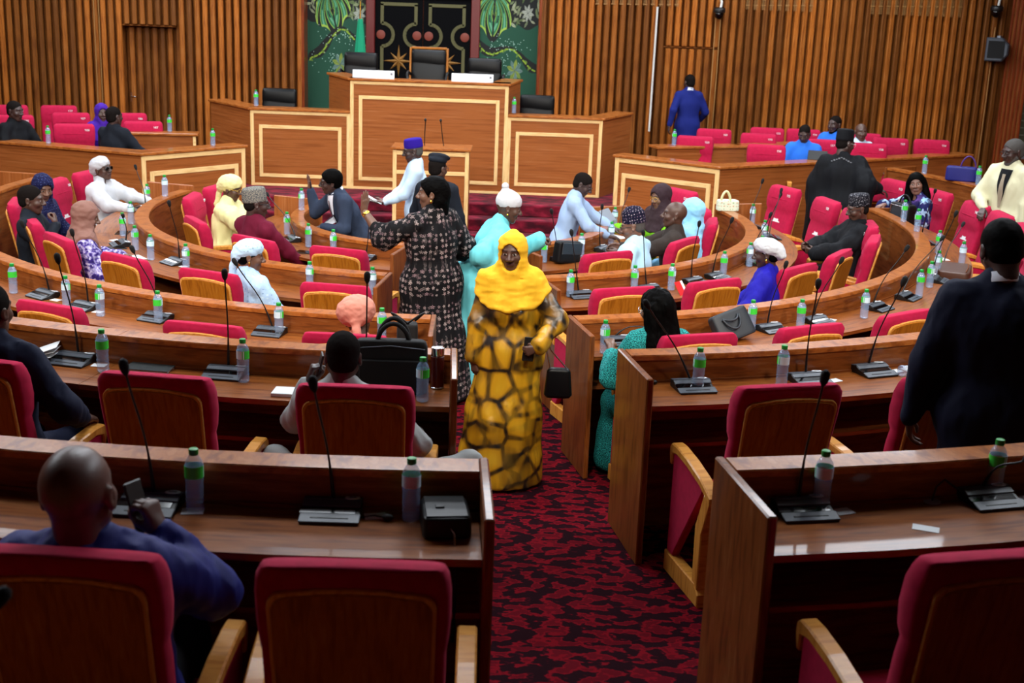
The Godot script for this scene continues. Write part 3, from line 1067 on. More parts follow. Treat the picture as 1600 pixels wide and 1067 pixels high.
func make_chair() -> Node3D:
	var t := thing("chair", "", "chair")
	# fabric back: lower cushion and headrest bulge, rolled over the top
	var rings := []
	for q in [[0.36, 0.03, 0.22], [0.39, 0.048, 0.238], [0.55, 0.05, 0.245], [0.74, 0.05, 0.25], [0.80, 0.046, 0.25], [0.83, 0.058, 0.256], [0.90, 0.066, 0.262], [0.98, 0.066, 0.262], [1.02, 0.060, 0.257], [1.042, 0.045, 0.245], [1.053, 0.022, 0.225]]:
		var rear: float = -0.155 - (q[0] - 0.36) * 0.225 + (0.02 if q[0] > 1.03 else 0.0)
		rings.append(rrect(Vector3(0, q[0], rear + q[1]), Vector3.RIGHT, Vector3.FORWARD, q[2], q[1], 4.6, 24))
	var b := MB.new()
	b.loft(rings)
	# seam of the headrest
	b.tube([Vector3(-0.15, 0.93, -0.152), Vector3(0, 0.932, -0.149), Vector3(0.15, 0.93, -0.152)], 0.004, 5)
	part(b, "backrest", M.chair_red, t)
	# wooden back shell with a pale rim
	for s in 2:
		var w := 0.213 if s == 0 else 0.224
		var top := 0.985 if s == 0 else 0.996
		var o := PackedVector2Array()
		o.append(Vector2(-w * 0.93, 0.2))
		o.append(Vector2(w * 0.93, 0.2))
		for i in 7:
			var a := PI * 0.5 * i / 6.0
			o.append(Vector2(w - 0.045 + 0.045 * cos(a), top - 0.052 + 0.045 * sin(a)))
		o.append(Vector2(w * 0.4, top + 0.004))
		o.append(Vector2(0, top + 0.007))
		o.append(Vector2(-w * 0.4, top + 0.004))
		for i in 7:
			var a := PI * 0.5 * (6 - i) / 6.0
			o.append(Vector2(-w + 0.045 - 0.045 * cos(a), top - 0.052 + 0.045 * sin(a)))
		b = MB.new()
		var lean := Basis(Vector3.RIGHT, -0.222)
		b.extr(o, 0.012 if s == 0 else 0.016, Transform3D(lean, Vector3(0, 0.028, -0.0905 if s == 0 else -0.083)), 0.003)
		part(b, "back_shell" if s == 0 else "shell_rim", M.shell_wood if s == 0 else M.edge_wood, t)
	# seat
	b = MB.new()
	b.loft([rrect(Vector3(0, 0.30, 0.06), Vector3.RIGHT, Vector3.FORWARD, 0.24, 0.20, 5), rrect(Vector3(0, 0.33, 0.06), Vector3.RIGHT, Vector3.FORWARD, 0.255, 0.225, 5), rrect(Vector3(0, 0.41, 0.06), Vector3.RIGHT, Vector3.FORWARD, 0.255, 0.23, 5), rrect(Vector3(0, 0.44, 0.055), Vector3.RIGHT, Vector3.FORWARD, 0.24, 0.215, 5), rrect(Vector3(0, 0.452, 0.05), Vector3.RIGHT, Vector3.FORWARD, 0.19, 0.17, 5)])
	part(b, "seat", M.chair_red, t)
	b = MB.new()
	b.bx(Vector3(0, 0.285, 0.04), Vector3(0.50, 0.03, 0.38), 0.006)
	part(b, "seat_pan", M.shell_wood, t)
	for s in [-1.0, 1.0]:
		var side := Basis(Vector3(0, 0, 1), Vector3(0, 1, 0), Vector3(-1, 0, 0))  # local x runs to the chair's front
		var at := Vector3(s * 0.305, 0, 0)
		# arm: a pale bowed strip, rounded at its front tip
		var arm := PackedVector2Array([Vector2(-0.235, 0.545), Vector2(-0.1, 0.592), Vector2(0.06, 0.622), Vector2(0.2, 0.636), Vector2(0.265, 0.634), Vector2(0.29, 0.615), Vector2(0.292, 0.585), Vector2(0.275, 0.53), Vector2(0.262, 0.53), Vector2(0.255, 0.585), Vector2(0.2, 0.597), Vector2(0.06, 0.584), Vector2(-0.1, 0.554), Vector2(-0.235, 0.508)])
		b = MB.new()
		b.extr(arm, 0.062, Transform3D(side, at), 0.006)
		part(b, "armrest", M.arm_wood, t)
		b = MB.new()
		b.extr(PackedVector2Array([Vector2(0.255, 0.592), Vector2(0.06, 0.586), Vector2(-0.13, 0.545), Vector2(0.19, 0.1), Vector2(0.262, 0.1)]), 0.042, Transform3D(side, at), 0.006)
		part(b, "side_panel", M.chair_red, t)
		b = MB.new()
		b.extr(PackedVector2Array([Vector2(-0.225, 0.52), Vector2(-0.15, 0.535), Vector2(-0.075, 0.36), Vector2(-0.085, 0.05), Vector2(-0.15, 0.05), Vector2(-0.15, 0.34)]), 0.05, Transform3D(side, at), 0.005)
		part(b, "post", M.arm_wood, t)
		b = MB.new()
		b.extr(PackedVector2Array([Vector2(0.275, 0.0), Vector2(0.275, 0.1), Vector2(-0.12, 0.1), Vector2(-0.17, 0.06), Vector2(-0.17, 0.0)]), 0.056, Transform3D(side, at), 0.005)
		part(b, "foot", M.arm_wood, t)
		b = MB.new()
		for q in [Vector2(0.0, 0.5), Vector2(0.05, 0.38)]:
			b.lathe([Vector2(0.014, -0.012), Vector2(0.014, 0.012)], 8, Transform3D(Basis(Vector3.FORWARD, PI / 2), Vector3(s * 0.28, q.y, q.x - 0.1)))
		part(b, "pivot", M.arm_wood, t)
	return t

func chair_print(t: Node3D, number: String) -> void:
	# white seat number and a small pale card holder on the front of the back
	var tm := TextMesh.new()
	tm.text = number
	tm.font_size = 20
	tm.pixel_size = 0.0019
	tm.depth = 0.002
	var o := part(tm, "seat_number", M.white_card, t)
	o.transform = Transform3D(Basis(Vector3.RIGHT, -0.2), Vector3(0.165, 0.985, -0.158))
	var b := MB.new()
	b.extr(PackedVector2Array([Vector2(-0.075, 0), Vector2(0.075, 0), Vector2(0.07, 0.012), Vector2(0.045, 0.014), Vector2(0.042, 0.042), Vector2(-0.042, 0.042), Vector2(-0.045, 0.014), Vector2(-0.07, 0.012)]), 0.006, Transform3D(Basis(Vector3.RIGHT, -0.28), Vector3(0.0, 0.68, -0.128)), 0.001)
	part(b, "card_holder", M.white_card, t)

const CHAIRS := {
	"A": [9.9, [1.6, -2.8, -7.2, 12.1]],
	"B": [7.7, [0.0, -6.6, -13.2, 14.6, 20.9]],
	"C": [5.65, [-3.3, -12.3, -23.6, 19.0, 27.5, 36.4, 75.0, 82.4, 89.8, 96.4, 105.0, 113.0]],
	"D": [4.08, [-8.7, -23.1, -35.3, -49.6, -61.7, -76.0, -85.2, -94.7, -104.3, 21.6, 33.0, 47.5, 59.2, 71.7, 82.9, 93.5, 103.4, 115.5]],
	"E": [2.6, [-18.4, -36.8, -59.3, -89.8, -105.0, 33.6, 56.7, 81.5, 98.7, 124.0]],
}
const FLOORS := {"A": 0.65, "B": 0.45, "C": 0.12, "D": 0.05, "E": 0.0}
const TIER_CHAIRS := [
	[-4.47, -4.63, "167", "front line of the left platform, end seat"], [-5.2, -4.01, "166", "front line, behind the desk on the left platform"], [-6.31, -4.84, "186", "left platform, beside man at the picture edge"],
	[-4.98, -5.66, "188", "left platform, beyond man in dark suit"], [-5.72, -5.41, "187", "left platform, before woman in purple scarf"], [-6.24, -6.4, "177", "hindmost line of left platform"], [-6.9, -6.2, "178", "hindmost corner of left platform"],
	[3.17, -5.37, "153", "right platform, nearest the dais"], [4.04, -4.6, "158", "right platform, foremost of three overlapping chairs"], [4.99, -5.56, "157", "right platform, behind man in blue robe"], [5.6, -5.26, "156", "right platform, behind man in pale shirt"],
	[6.15, -6.12, "155", "right platform, between slat wall and black-robed man"], [6.75, -6.1, "154", "right platform, at the end towards the column"], [4.19, -6.06, "173", "right platform, second of three overlapping chairs"], [3.6, -6.5, "163", "right platform, beside the hidden door"], [5.05, -7.0, "174", "right platform, hindmost, left of two talking men"], [4.49, -7.0, "172", "right platform, hindmost of three overlapping chairs"], [5.9, -6.7, "175", "right platform, hindmost, hidden behind talking men"],
]

func build_chairs() -> void:
	chair0 = make_chair()
	var first := true
	for row: String in CHAIRS:
		var r: float = CHAIRS[row][0]
		var seen := {"left": 0, "right": 0}
		for a: float in CHAIRS[row][1]:
			var side := "left" if a < 7.0 else "right"
			var label := "red chair with wooden back, %s row, %s from the aisle on the %s" % [ROWS[row][2], ORD[seen[side]], side]
			seen[side] += 1
			var rr := r + (0.14 if row == "D" and absf(a) > 65 else 0.0) + (0.08 if row == "E" and absf(a) > 30 else 0.0)
			var at := polar(rr - 0.28, a, FLOORS[row])
			if row == "E" and a > 120:
				at = Vector3(2.35, 0, -1.5)
			var turn := deg_to_rad(a + 180.0)
			var c: Node3D
			if first:
				c = chair0
				c.position = at
				c.rotation.y = turn
				tag(c, label, "", "red chairs of the desk rows")
				first = false
			else:
				c = copy(chair0, label, at, turn, "red chairs of the desk rows")
			c.scale.y = 1.067
			if a > 80.0 or a < -80.0:
				chair_print(c, str(100 + int(absf(a)) % 50))
	for e in TIER_CHAIRS:
		var turn := 0.28 if e[0] < 0 else -0.12
		var at := Vector3(e[0], 0.3, e[1]) + Vector3(sin(turn), 0, cos(turn)) * 0.27
		var c := copy(chair0, "red chair numbered %s, %s" % [e[2], e[3]], at, turn, "red chairs of the side platforms")
		c.scale.y = 1.0
		chair_print(c, e[2])

# ---------------------------------------------------------------- bottles and microphones
const BOTTLES := [["A", 8.91, -2.5], ["A", 8.92, 2.25], ["A", 8.87, 11.7], ["A", 8.85, 16.3], ["B", 6.85, -11.9], ["B", 6.82, -5.7], ["B", 7.0, 2.0], ["B", 6.83, 13.9], ["B", 6.85, 17.8],
	["C", 4.84, -38.6], ["C", 4.82, -31.4], ["C", 4.87, -26.8], ["C", 4.8, -21.5], ["C", 4.76, -10.8], ["C", 4.72, -2.4], ["C", 4.99, 14.9], ["C", 4.72, 30.3], ["C", 4.85, 34.5], ["C", 4.88, 42.8], ["C", 4.84, 55.2], ["C", 4.81, 60.1], ["C", 4.78, 66.6], ["C", 4.8, 79.9], ["C", 4.97, 73.6],
	["D", 3.23, -40.1], ["D", 3.26, -49.4], ["D", 3.23, -57.4], ["D", 3.22, -69.7], ["D", 3.17, -81.3], ["D", 3.36, -101.3], ["D", 3.15, -17.7], ["D", 3.15, -8.1], ["D", 3.15, 20.9], ["D", 3.15, 31.8], ["D", 3.23, 37.8], ["D", 3.16, 52.5], ["D", 3.17, 62.6], ["D", 3.18, 69.9], ["D", 3.18, 86.4], ["D", 3.34, 104.5],
	["E", 1.66, -73.8], ["E", 1.66, -50.8], ["E", 1.66, -37.6], ["E", 1.66, 34.4], ["E", 1.66, 51.3], ["E", 1.66, 78.0], ["E", 1.82, 108.9]]

func build_bottles() -> void:
	var proto := thing("water_bottle", "", "bottle")
	var b := MB.new()
	var prof := [Vector2(0.0, 0.001), Vector2(0.026, 0.001), Vector2(0.031, 0.008)]
	for i in 9:
		prof.append(Vector2(0.0315 if i % 2 == 0 else 0.0285, 0.018 + i * 0.0115))
	prof.append_array([Vector2(0.0315, 0.122), Vector2(0.0315, 0.168), Vector2(0.028, 0.182), Vector2(0.019, 0.196), Vector2(0.0135, 0.203), Vector2(0.0135, 0.212)])
	b.lathe(prof, 16)
	part(b, "bottle_body", M.clear_plastic, proto)
	b = MB.new()
	b.lathe([Vector2(0.0145, 0.203), Vector2(0.0165, 0.205), Vector2(0.0165, 0.222), Vector2(0.0145, 0.225), Vector2(0.0, 0.2255)], 14)
	part(b, "cap", M.cap_green, proto)
	for s in 2:
		b = MB.new()
		var rings := []
		for y in [0.124, 0.166]:
			var ring := PackedVector3Array()
			for i in 10:
				var t := PI * 1.1 * i / 9.0 + s * PI + 0.4
				ring.append(Vector3(cos(t) * 0.0322, y, sin(t) * 0.0322))
			rings.append(ring)
		for i in 9:
			var nr := func(p: Vector3) -> Vector3: return Vector3(p.x, 0, p.z).normalized()
			b.quad([rings[0][i], rings[0][i + 1], rings[1][i + 1], rings[1][i]], [nr.call(rings[0][i]), nr.call(rings[0][i + 1]), nr.call(rings[0][i + 1]), nr.call(rings[0][i])], [Vector2(), Vector2(), Vector2(), Vector2()])
		part(b, "label", M.label_green if s == 0 else M.label_white, proto)
	var list := []
	for e in BOTTLES:
		list.append([polar(e[1], e[2], desk_y(e[0])), e[0], e[2], 0])
	for e in [["C", 4.63, 90.5], ["C", 4.63, 83.6], ["D", 3.04, -96.7], ["E", 1.55, -94.0], ["C", 4.63, -88.5]]:
		list.append([polar(e[1], e[2], ROWS[e[0]][1]), e[0], e[2], 1])
	list.append([polar(6.38, 117.0, 1.25), "F", 117.0, 1])
	list.append([polar(6.38, 108.5, 1.25), "F", 108.5, 1])
	list.sort_custom(func(p, q): return absf(p[2] - 7.0) < absf(q[2] - 7.0))
	var seen := {}
	var first := true
	for e in list:
		var side := "left" if e[2] < 7.0 else "right"
		var key: String = e[1] + side + str(e[3])
		var k: int = seen.get(key, 0)
		seen[key] = k + 1
		var label := "water bottle with green cap on %s, %s row %s of aisle, %s from aisle" % ["desktop" if e[3] == 0 else "top ledge", ROWS[e[1]][2], side, ORD[k]]
		var turn := fposmod(e[2] * 7.3, TAU)
		if first:
			proto.position = e[0]
			proto.rotation.y = turn
			tag(proto, label, "", "water bottles")
			first = false
		else:
			copy(proto, label, e[0], turn, "water bottles")
	for e in [[Vector3(-3.02, 1.57, -5.12), "small water bottle on the lower left dais desk"], [Vector3(0.58, 1.6, -5.12), "small water bottle on the lower right dais desk, against the presiding desk"], [Vector3(-4.1, 1.23, -4.6), "small water bottle on the short desk of the left platform"], [Vector3(-3.3, 1.17, -3.7), "small water bottle on the inlaid end of the left side desk"], [Vector3(-5.3, 1.17, -3.32), "small water bottle on left side desk before the man at the picture edge"], [Vector3(2.85, 1.23, -5.2), "small water bottle on the long desk of the right platform"]]:
		copy(proto, e[1], e[0], 1.0, "water bottles")
	# bottle lying on its side
	var d := copy(proto, "water bottle lying on its side on the second desk, right of the aisle", polar(6.86, 24.1, desk_y("B") + 0.032), 0.0, "water bottles")
	d.transform = Transform3D(Basis(Vector3.UP, 0.15) * Basis(Vector3.FORWARD, PI / 2), polar(6.85, 24.0, desk_y("B") + 0.033))

const MICS := [["A", 8.92, -3.5, -0.58, 2.01, 8.99], ["A", 8.9, 0.5, 0.03, 1.97, 8.97], ["A", 8.9, 11.2, 1.73, 2.01, 8.82], ["A", 8.9, 16.0, 2.52, 1.7, 8.66],
	["B", 6.76, -13.8, -1.63, 1.85, 6.65], ["B", 6.75, -6.7, -0.76, 1.83, 6.78], ["B", 6.75, -0.6, -0.05, 1.85, 6.82], ["B", 6.83, 13.7, 1.34, 1.76, 6.78], ["B", 6.82, 19.4, 2.23, 1.84, 6.54], ["B", 6.76, 23.2, 2.75, 1.81, 6.26],
	["C", 4.75, -35.7, -2.88, 1.49, 3.88], ["C", 4.8, -29.7, -2.38, 1.52, 4.29], ["C", 4.75, -22.2, -1.92, 1.45, 4.44], ["C", 4.76, -11.6, -1.17, 1.44, 4.68], ["C", 4.78, 16.9, 1.64, 1.09, 4.56], ["C", 4.79, 31.9, 2.57, 1.45, 4.14], ["C", 4.78, 37.8, 3.04, 1.43, 3.81], ["C", 4.8, 47.0, 3.68, 1.43, 3.23], ["C", 4.8, 53.4, 4.15, 1.41, 2.61], ["C", 4.82, 63.6, 4.38, 1.55, 2.2], ["C", 4.78, 86.0, 4.65, 1.54, 0.77], ["C", 4.86, 70.3, 4.74, 1.33, 1.38],
	["D", 3.17, -45.0, -2.23, 1.42, 2.37], ["D", 3.3, -62.0, -2.8, 1.2, 1.8], ["D", 3.17, 22.5, 1.11, 1.42, 3.04], ["D", 3.17, 34.6, 1.7, 1.39, 2.76], ["D", 3.17, 44.5, 2.2, 1.41, 2.36], ["D", 3.17, 50.4, 2.52, 1.4, 2.05], ["D", 3.19, 65.2, 2.99, 1.34, 1.33], ["D", 3.25, 80.0, 3.28, 1.42, 0.31], ["D", 3.3, 90.5, 3.34, 1.33, 0.0], ["D", 3.28, 101.0, 3.28, 1.37, -0.7], ["D", 3.31, -96.8, -3.36, 1.3, -0.51],
	["E", 1.70, -62.0, -1.78, 1.22, 0.45], ["E", 1.70, -24.6, -0.65, 1.18, 1.60], ["E", 1.70, 65.0, 1.48, 1.29, 0.9], ["E", 1.84, 101.0, 1.85, 1.25, -0.55], ["E", 1.70, 41.0, 0.99, 1.32, 1.45]]

func build_microphones() -> void:
	var proto := thing("conference_microphone", "", "microphone")
	# wedge-shaped desk unit; local +z is the front edge, towards the seat
	var b := MB.new()
	b.extr(PackedVector2Array([Vector2(-0.075, 0), Vector2(0.085, 0), Vector2(0.085, 0.007), Vector2(0.0, 0.03), Vector2(-0.03, 0.043), Vector2(-0.075, 0.036)]), 0.20, Transform3D(Basis(Vector3(0, 0, 1), Vector3(0, 1, 0), Vector3(-1, 0, 0)), Vector3.ZERO), 0.003)
	part(b, "base", M.black_plastic, proto)
	var tilt := Basis(Vector3.RIGHT, 0.265)
	b = MB.new()
	b.box(Transform3D(tilt, Vector3(0, 0.0145, 0.062)), Vector3(0.205, 0.006, 0.05), 0.002)
	b.box(Transform3D(Basis(Vector3.RIGHT, 0.4), Vector3(0, 0.0375, -0.012)), Vector3(0.2, 0.005, 0.03), 0.002)
	b.box(Transform3D(Basis(Vector3.RIGHT, -0.155), Vector3(0, 0.0415, -0.052)), Vector3(0.2, 0.005, 0.046), 0.002)
	part(b, "top_plate", M.grey_plastic, proto)
	b = MB.new()
	b.box(Transform3D(tilt, Vector3(-0.01, 0.0255, 0.022)), Vector3(0.19, 0.004, 0.03), 0.001)
	part(b, "display", M.screen_glass, proto)
	b = MB.new()
	b.box(Transform3D(tilt, Vector3(0.0, 0.0175, 0.064)), Vector3(0.13, 0.003, 0.006), 0.001)
	part(b, "card_slot", M.black_plastic, proto)
	b = MB.new()
	b.lathe([Vector2(0.026, 0), Vector2(0.026, 0.002), Vector2(0.0, 0.0025)], 18, Transform3D(Basis(Vector3.RIGHT, -0.155), Vector3(0.066, 0.0445, -0.05)))
	var st := part(b, "sticker", M.white_card, proto)
	b = MB.new()
	b.box(Transform3D(Basis(Vector3.RIGHT, -0.155), Vector3(0.066, 0.0475, -0.05)), Vector3(0.026, 0.001, 0.012), 0.0)
	part(b, "sticker_print", M.print_grey, st)
	var list := MICS.duplicate()
	list.sort_custom(func(p, q): return absf(p[2] - 7.0) < absf(q[2] - 7.0))
	var seen := {}
	var k := 0
	for e in list:
		var side := "left" if e[2] < 7.0 else "right"
		var key: String = e[0] + side
		var i: int = seen.get(key, 0)
		seen[key] = i + 1
		var label := "black gooseneck microphone on desk unit, %s row %s of aisle, %s from aisle" % [ROWS[e[0]][2], side, ORD[i]]
		var at := polar(e[1], e[2], desk_y(e[0]) + 0.0005)
		var turn := deg_to_rad(e[2])
		var t: Node3D
		if k == 0:
			t = proto
			t.position = at
			t.rotation.y = turn
			tag(t, label, "", "desk microphones")
		else:
			t = thing("conference_microphone", label, "microphone", at, turn, "desk microphones")
			for c in proto.get_children():
				if c.name != "gooseneck" and c.name != "microphone_head":
					t.add_child(c.duplicate())
		gooseneck(t, Vector3(e[3], e[4], e[5]))
		# a small white card tucked beside the unit
		if k % 3 != 2 and absf(e[2]) < 60:
			b = MB.new()
			b.bx(Vector3.ZERO, Vector3(0.075, 0.0012, 0.055), 0.0)
			solo(b, "name_card", M.white_card, "white card beside microphone unit, %s row %s of aisle, %s unit" % [ROWS[e[0]][2], side, ORD[i]], "card", at + Vector3(0.0, 0.0015, 0.0) + polar(1.0, e[2] + 90.0) * 0.15, turn + 0.2, "cards beside the microphones")
		k += 1
	# the blurred microphone at the lower left edge stands on the rearmost desk
	var z := thing("conference_microphone", "blurred microphone head at the bottom left corner of the picture", "microphone", polar(11.05, -2.9, desk_y("Z")), deg_to_rad(-2.9), "desk microphones")
	for c in proto.get_children():
		if c.name != "gooseneck" and c.name != "microphone_head":
			z.add_child(c.duplicate())
	gooseneck(z, Vector3(-0.31, 2.06, 10.72))

func gooseneck(t: Node3D, tip: Vector3) -> void:
	var base := Vector3(0.0, 0.04, -0.05)
	var end := t.transform.affine_inverse() * tip
	var b := MB.new()
	var pts := []
	var rad := []
	for i in 9:
		var s := i / 8.0
		var p := base.lerp(end, s)
		p += Vector3(0, 0.05, -0.02) * sin(PI * s) * (1.0 - s) * 1.2
		pts.append(p)
		rad.append(0.0065 if i < 2 else 0.004)
	b.tube(pts, rad, 7)
	part(b, "gooseneck", M.black_plastic, t)
	b = MB.new()
	var d: Vector3 = (pts[8] - pts[7]).normalized()
	b.tube([pts[8] - d * 0.02, pts[8] - d * 0.005, pts[8] + d * 0.015, pts[8] + d * 0.032, pts[8] + d * 0.042], [0.006, 0.0135, 0.0165, 0.0155, 0.008], 10)
	part(b, "microphone_head", M.foam_black, t)

# ---------------------------------------------------------------- loose things
func soft_box(t: Node3D, called: String, m: Material, xf: Transform3D, s: Vector3, e := 5.0) -> void:
	# a cushion-edged box standing on its base
	var rings := []
	for q in [[0.0, 0.9], [0.03, 0.98], [0.12, 1.0], [0.88, 0.98], [0.97, 0.93], [1.0, 0.84]]:
		rings.append(rrect(Vector3(0, q[0] * s.y, 0), Vector3.RIGHT, Vector3.FORWARD, s.x * 0.5 * q[1], s.z * 0.5 * q[1], e, 24))
	var b := MB.new()
	for i in rings.size():
		var r: PackedVector3Array = rings[i]
		for j in r.size():
			r[j] = xf * r[j]
		rings[i] = r
	b.loft(rings)
	part(b, called, m, t)

func loop_handle(t: Node3D, called: String, m: Material, a: Vector3, b: Vector3, rise: float, r := 0.007, out := Vector3.ZERO) -> void:
	var pts := []
	for i in 11:
		var s := i / 10.0
		pts.append(a.lerp(b, s) + (Vector3(0, rise, 0) + out) * pow(sin(PI * s), 0.6))
	var mb := MB.new()
	mb.tube(pts, r, 7)
	part(mb, called, m, t)

func build_extras() -> void:
	var b := MB.new()
	var t: Node3D
	# second row, left: laptop bag, flask, notebook, phone stand, papers
	var at := polar(6.88, -0.2, desk_y("B"))
	t = thing("laptop_bag", "black fabric laptop bag standing on the second desk, left of the aisle", "bag", at, 0.03)
	soft_box(t, "bag_body", M.black_fabric, Transform3D(Basis(Vector3.RIGHT, -0.08), Vector3(0.1, 0, 0)), Vector3(0.37, 0.27, 0.09))
	b = MB.new()
	b.box(Transform3D(Basis(Vector3.RIGHT, -0.08), Vector3(0.1, 0.10, 0.046)), Vector3(0.31, 0.16, 0.016), 0.006)
	part(b, "front_pocket", M.black_fabric, t)
	b = MB.new()
	b.tube([Vector3(-0.07, 0.235, 0.03), Vector3(0.1, 0.25, 0.032), Vector3(0.27, 0.235, 0.03)], 0.003, 5)
	part(b, "zip", M.grey_plastic, t)
	loop_handle(t, "handle", M.black_fabric, Vector3(0.03, 0.26, -0.02), Vector3(0.19, 0.26, -0.02), 0.09, 0.012)
	loop_handle(t, "handle", M.black_fabric, Vector3(0.03, 0.26, -0.05), Vector3(0.19, 0.26, -0.05), 0.11, 0.012)
	t = thing("flask", "dark red flask with chrome lid at the end of the second desk", "flask", polar(6.78, 2.55, desk_y("B")))
	b = MB.new()
	b.lathe([Vector2(0.030, 0.0), Vector2(0.034, 0.004), Vector2(0.034, 0.165), Vector2(0.032, 0.172)], 20)
	part(b, "flask_body", mat("flask_red", Color(0.30, 0.055, 0.04), 0.3), t)
	b = MB.new()
	b.lathe([Vector2(0.033, 0.172), Vector2(0.034, 0.176), Vector2(0.034, 0.212), Vector2(0.031, 0.218), Vector2(0.0, 0.219)], 20)
	part(b, "lid", M.chrome, t)
	b = MB.new()
	b.lathe([Vector2(0.0345, 0.0), Vector2(0.0345, 0.012)], 20)
	part(b, "foot_ring", M.chrome, t)
	t = thing("notebook", "pale notebook lying on the second desk in front of the hunched man", "notebook", polar(6.97, -3.4, desk_y("B")), -0.05)
	b = MB.new()
	b.bx(Vector3(0, 0.009, 0), Vector3(0.16, 0.018, 0.115), 0.002)
	part(b, "cover", M.paper, t)
	t = thing("notebook", "grey hardback notebook lying behind a red chair, second desk left", "notebook", polar(6.73, -10.2, desk_y("B")), -0.12)
	b = MB.new()
	b.bx(Vector3(0, 0.006, 0), Vector3(0.23, 0.010, 0.14), 0.001)
	part(b, "pages", M.paper, t)
	b = MB.new()
	b.bx(Vector3(0, 0.0135, 0), Vector3(0.24, 0.005, 0.15), 0.002)
	part(b, "cover", mat("notebook_grey", Color(0.20, 0.22, 0.22), 0.6), t)
	t = thing("document_stack", "folded white papers on a dark folder, far left of the second desk", "papers", polar(6.80, -15.9, desk_y("B")), -0.25)
	b = MB.new()
	b.bx(Vector3(-0.04, 0.006, 0), Vector3(0.30, 0.012, 0.22), 0.002)
	part(b, "folder", M.grey_plastic, t)
	for k in 3:
		b = MB.new()
		b.box(Transform3D(Basis(Vector3.UP, 0.2 + k * 0.12) * Basis(Vector3.BACK, 0.10 + 0.12 * k), Vector3(0.05 + k * 0.008, 0.028 + k * 0.012, -0.01)), Vector3(0.21, 0.002, 0.14), 0.0)
		part(b, "paper", M.paper, t)
	# nearest row: black leather case with keys, white card, coaster
	t = thing("leather_case", "square black leather case on the nearest desk, left of the aisle", "case", polar(8.98, 3.0, desk_y("A")), 0.14)
	soft_box(t, "case_body", M.black_leather, Transform3D(), Vector3(0.165, 0.075, 0.21), 7.0)
	b = MB.new()
	b.bx(Vector3(0, 0.076, 0), Vector3(0.14, 0.006, 0.18), 0.003)
	b.bx(Vector3(-0.02, 0.081, 0.01), Vector3(0.03, 0.006, 0.022), 0.002)
	part(b, "lid", M.black_leather, t)
	b = MB.new()
	b.tube([Vector3(0.01, 0.04, 0.105), Vector3(0.02, 0.03, 0.125), Vector3(0.02, 0.0, 0.15), Vector3(0.02, -0.03, 0.16)], 0.004, 6)
	b.ball(E_(0.02, -0.04, 0.16), Vector3(0.01, 0.014, 0.008), 8, 6)
	part(b, "clasp", M.chrome, t)
	b = MB.new()
	b.tube([Vector3(0.02, -0.045, 0.162), Vector3(0.022, -0.2, 0.17), Vector3(0.02, -0.34, 0.16)], 0.006, 6)
	part(b, "strap", M.black_leather, t)
	b = MB.new()
	b.bx(Vector3(0, 0.001, 0), Vector3(0.09, 0.0015, 0.05), 0.0)
	solo(b, "name_card", M.white_card, "white card lying alone on the nearest desk, right of the aisle", "card", polar(9.08, 13.6, desk_y("A")), -0.35)
	t = thing("cable_grommet", "grey round cable outlet with black lead, nearest desk right of the aisle", "cable outlet", polar(8.86, 14.6, desk_y("A")))
	b = MB.new()
	b.lathe([Vector2(0.03, 0.0), Vector2(0.032, 0.004), Vector2(0.02, 0.006), Vector2(0.0, 0.006)], 18)
	part(b, "ring", M.silver_plastic, t)
	b = MB.new()
	b.tube([Vector3(0, 0.004, 0), Vector3(0.01, 0.06, 0), Vector3(0.04, 0.085, -0.01), Vector3(0.09, 0.05, -0.02), Vector3(0.12, 0.03, -0.02)], 0.004, 6)
	part(b, "cable", M.black_plastic, t)
	for e in [["A", 8.93, 1.75, "nearest row left"], ["B", 6.72, 12.2, "second row right, by the aisle"], ["C", 4.72, 39.6, "third row right"], ["A", 8.86, 10.5, "nearest row right, by the end panel"]]:
		t = thing("earpiece", "small black earpiece and lead on the desk, %s" % e[3], "earpiece", polar(e[1], e[2], desk_y(e[0])))
		b = MB.new()
		b.ball(E_(0, 0.012, 0), Vector3(0.02, 0.012, 0.016), 10, 7)
		part(b, "clip", M.black_plastic, t)
		b = MB.new()
		b.tube([Vector3(0, 0.01, 0), Vector3(-0.05, 0.003, -0.03), Vector3(-0.09, 0.003, -0.01), Vector3(-0.13, 0.003, -0.04)], 0.0025, 5)
		part(b, "lead", M.black_plastic, t)
	# third row: grey handbag, brown bag, black bag with crossed straps, yellow folder, red sheet
	t = thing("handbag", "grey-blue leather handbag lying on the third desk right of the aisle", "bag", polar(4.86, 27.0, desk_y("C")), 0.5)
	var tilt := Basis(Vector3.BACK, 0.25) * Basis(Vector3.RIGHT, -0.5)
	soft_box(t, "bag_body", M.grey_leather, Transform3D(tilt, Vector3(0, 0.01, 0.06)), Vector3(0.30, 0.21, 0.1))
	loop_handle(t, "handle", M.grey_leather, tilt * Vector3(-0.08, 0.17, 0.06) + Vector3(0, 0, 0.06), tilt * Vector3(0.06, 0.17, 0.06) + Vector3(0, 0, 0.06), 0.0, 0.008, tilt * Vector3(0, -0.09, 0.02))
	loop_handle(t, "handle", M.grey_leather, tilt * Vector3(-0.08, 0.19, 0.03) + Vector3(0, 0, 0.06), tilt * Vector3(0.06, 0.19, 0.03) + Vector3(0, 0, 0.06), 0.0, 0.008, tilt * Vector3(0, -0.05, 0.06))
	t = thing("satchel", "flat brown leather bag lying on the third desk at the right bend", "bag", polar(4.92, 67.8, desk_y("C")), 1.2)
	soft_box(t, "bag_body", M.brown_leather, Transform3D(Basis(Vector3.BACK, 0.06), Vector3.ZERO), Vector3(0.40, 0.075, 0.28), 6.0)
	b = MB.new()
	b.tube([Vector3(-0.17, 0.074, 0.1), Vector3(0.0, 0.082, 0.11), Vector3(0.17, 0.084, 0.1)], 0.005, 6)
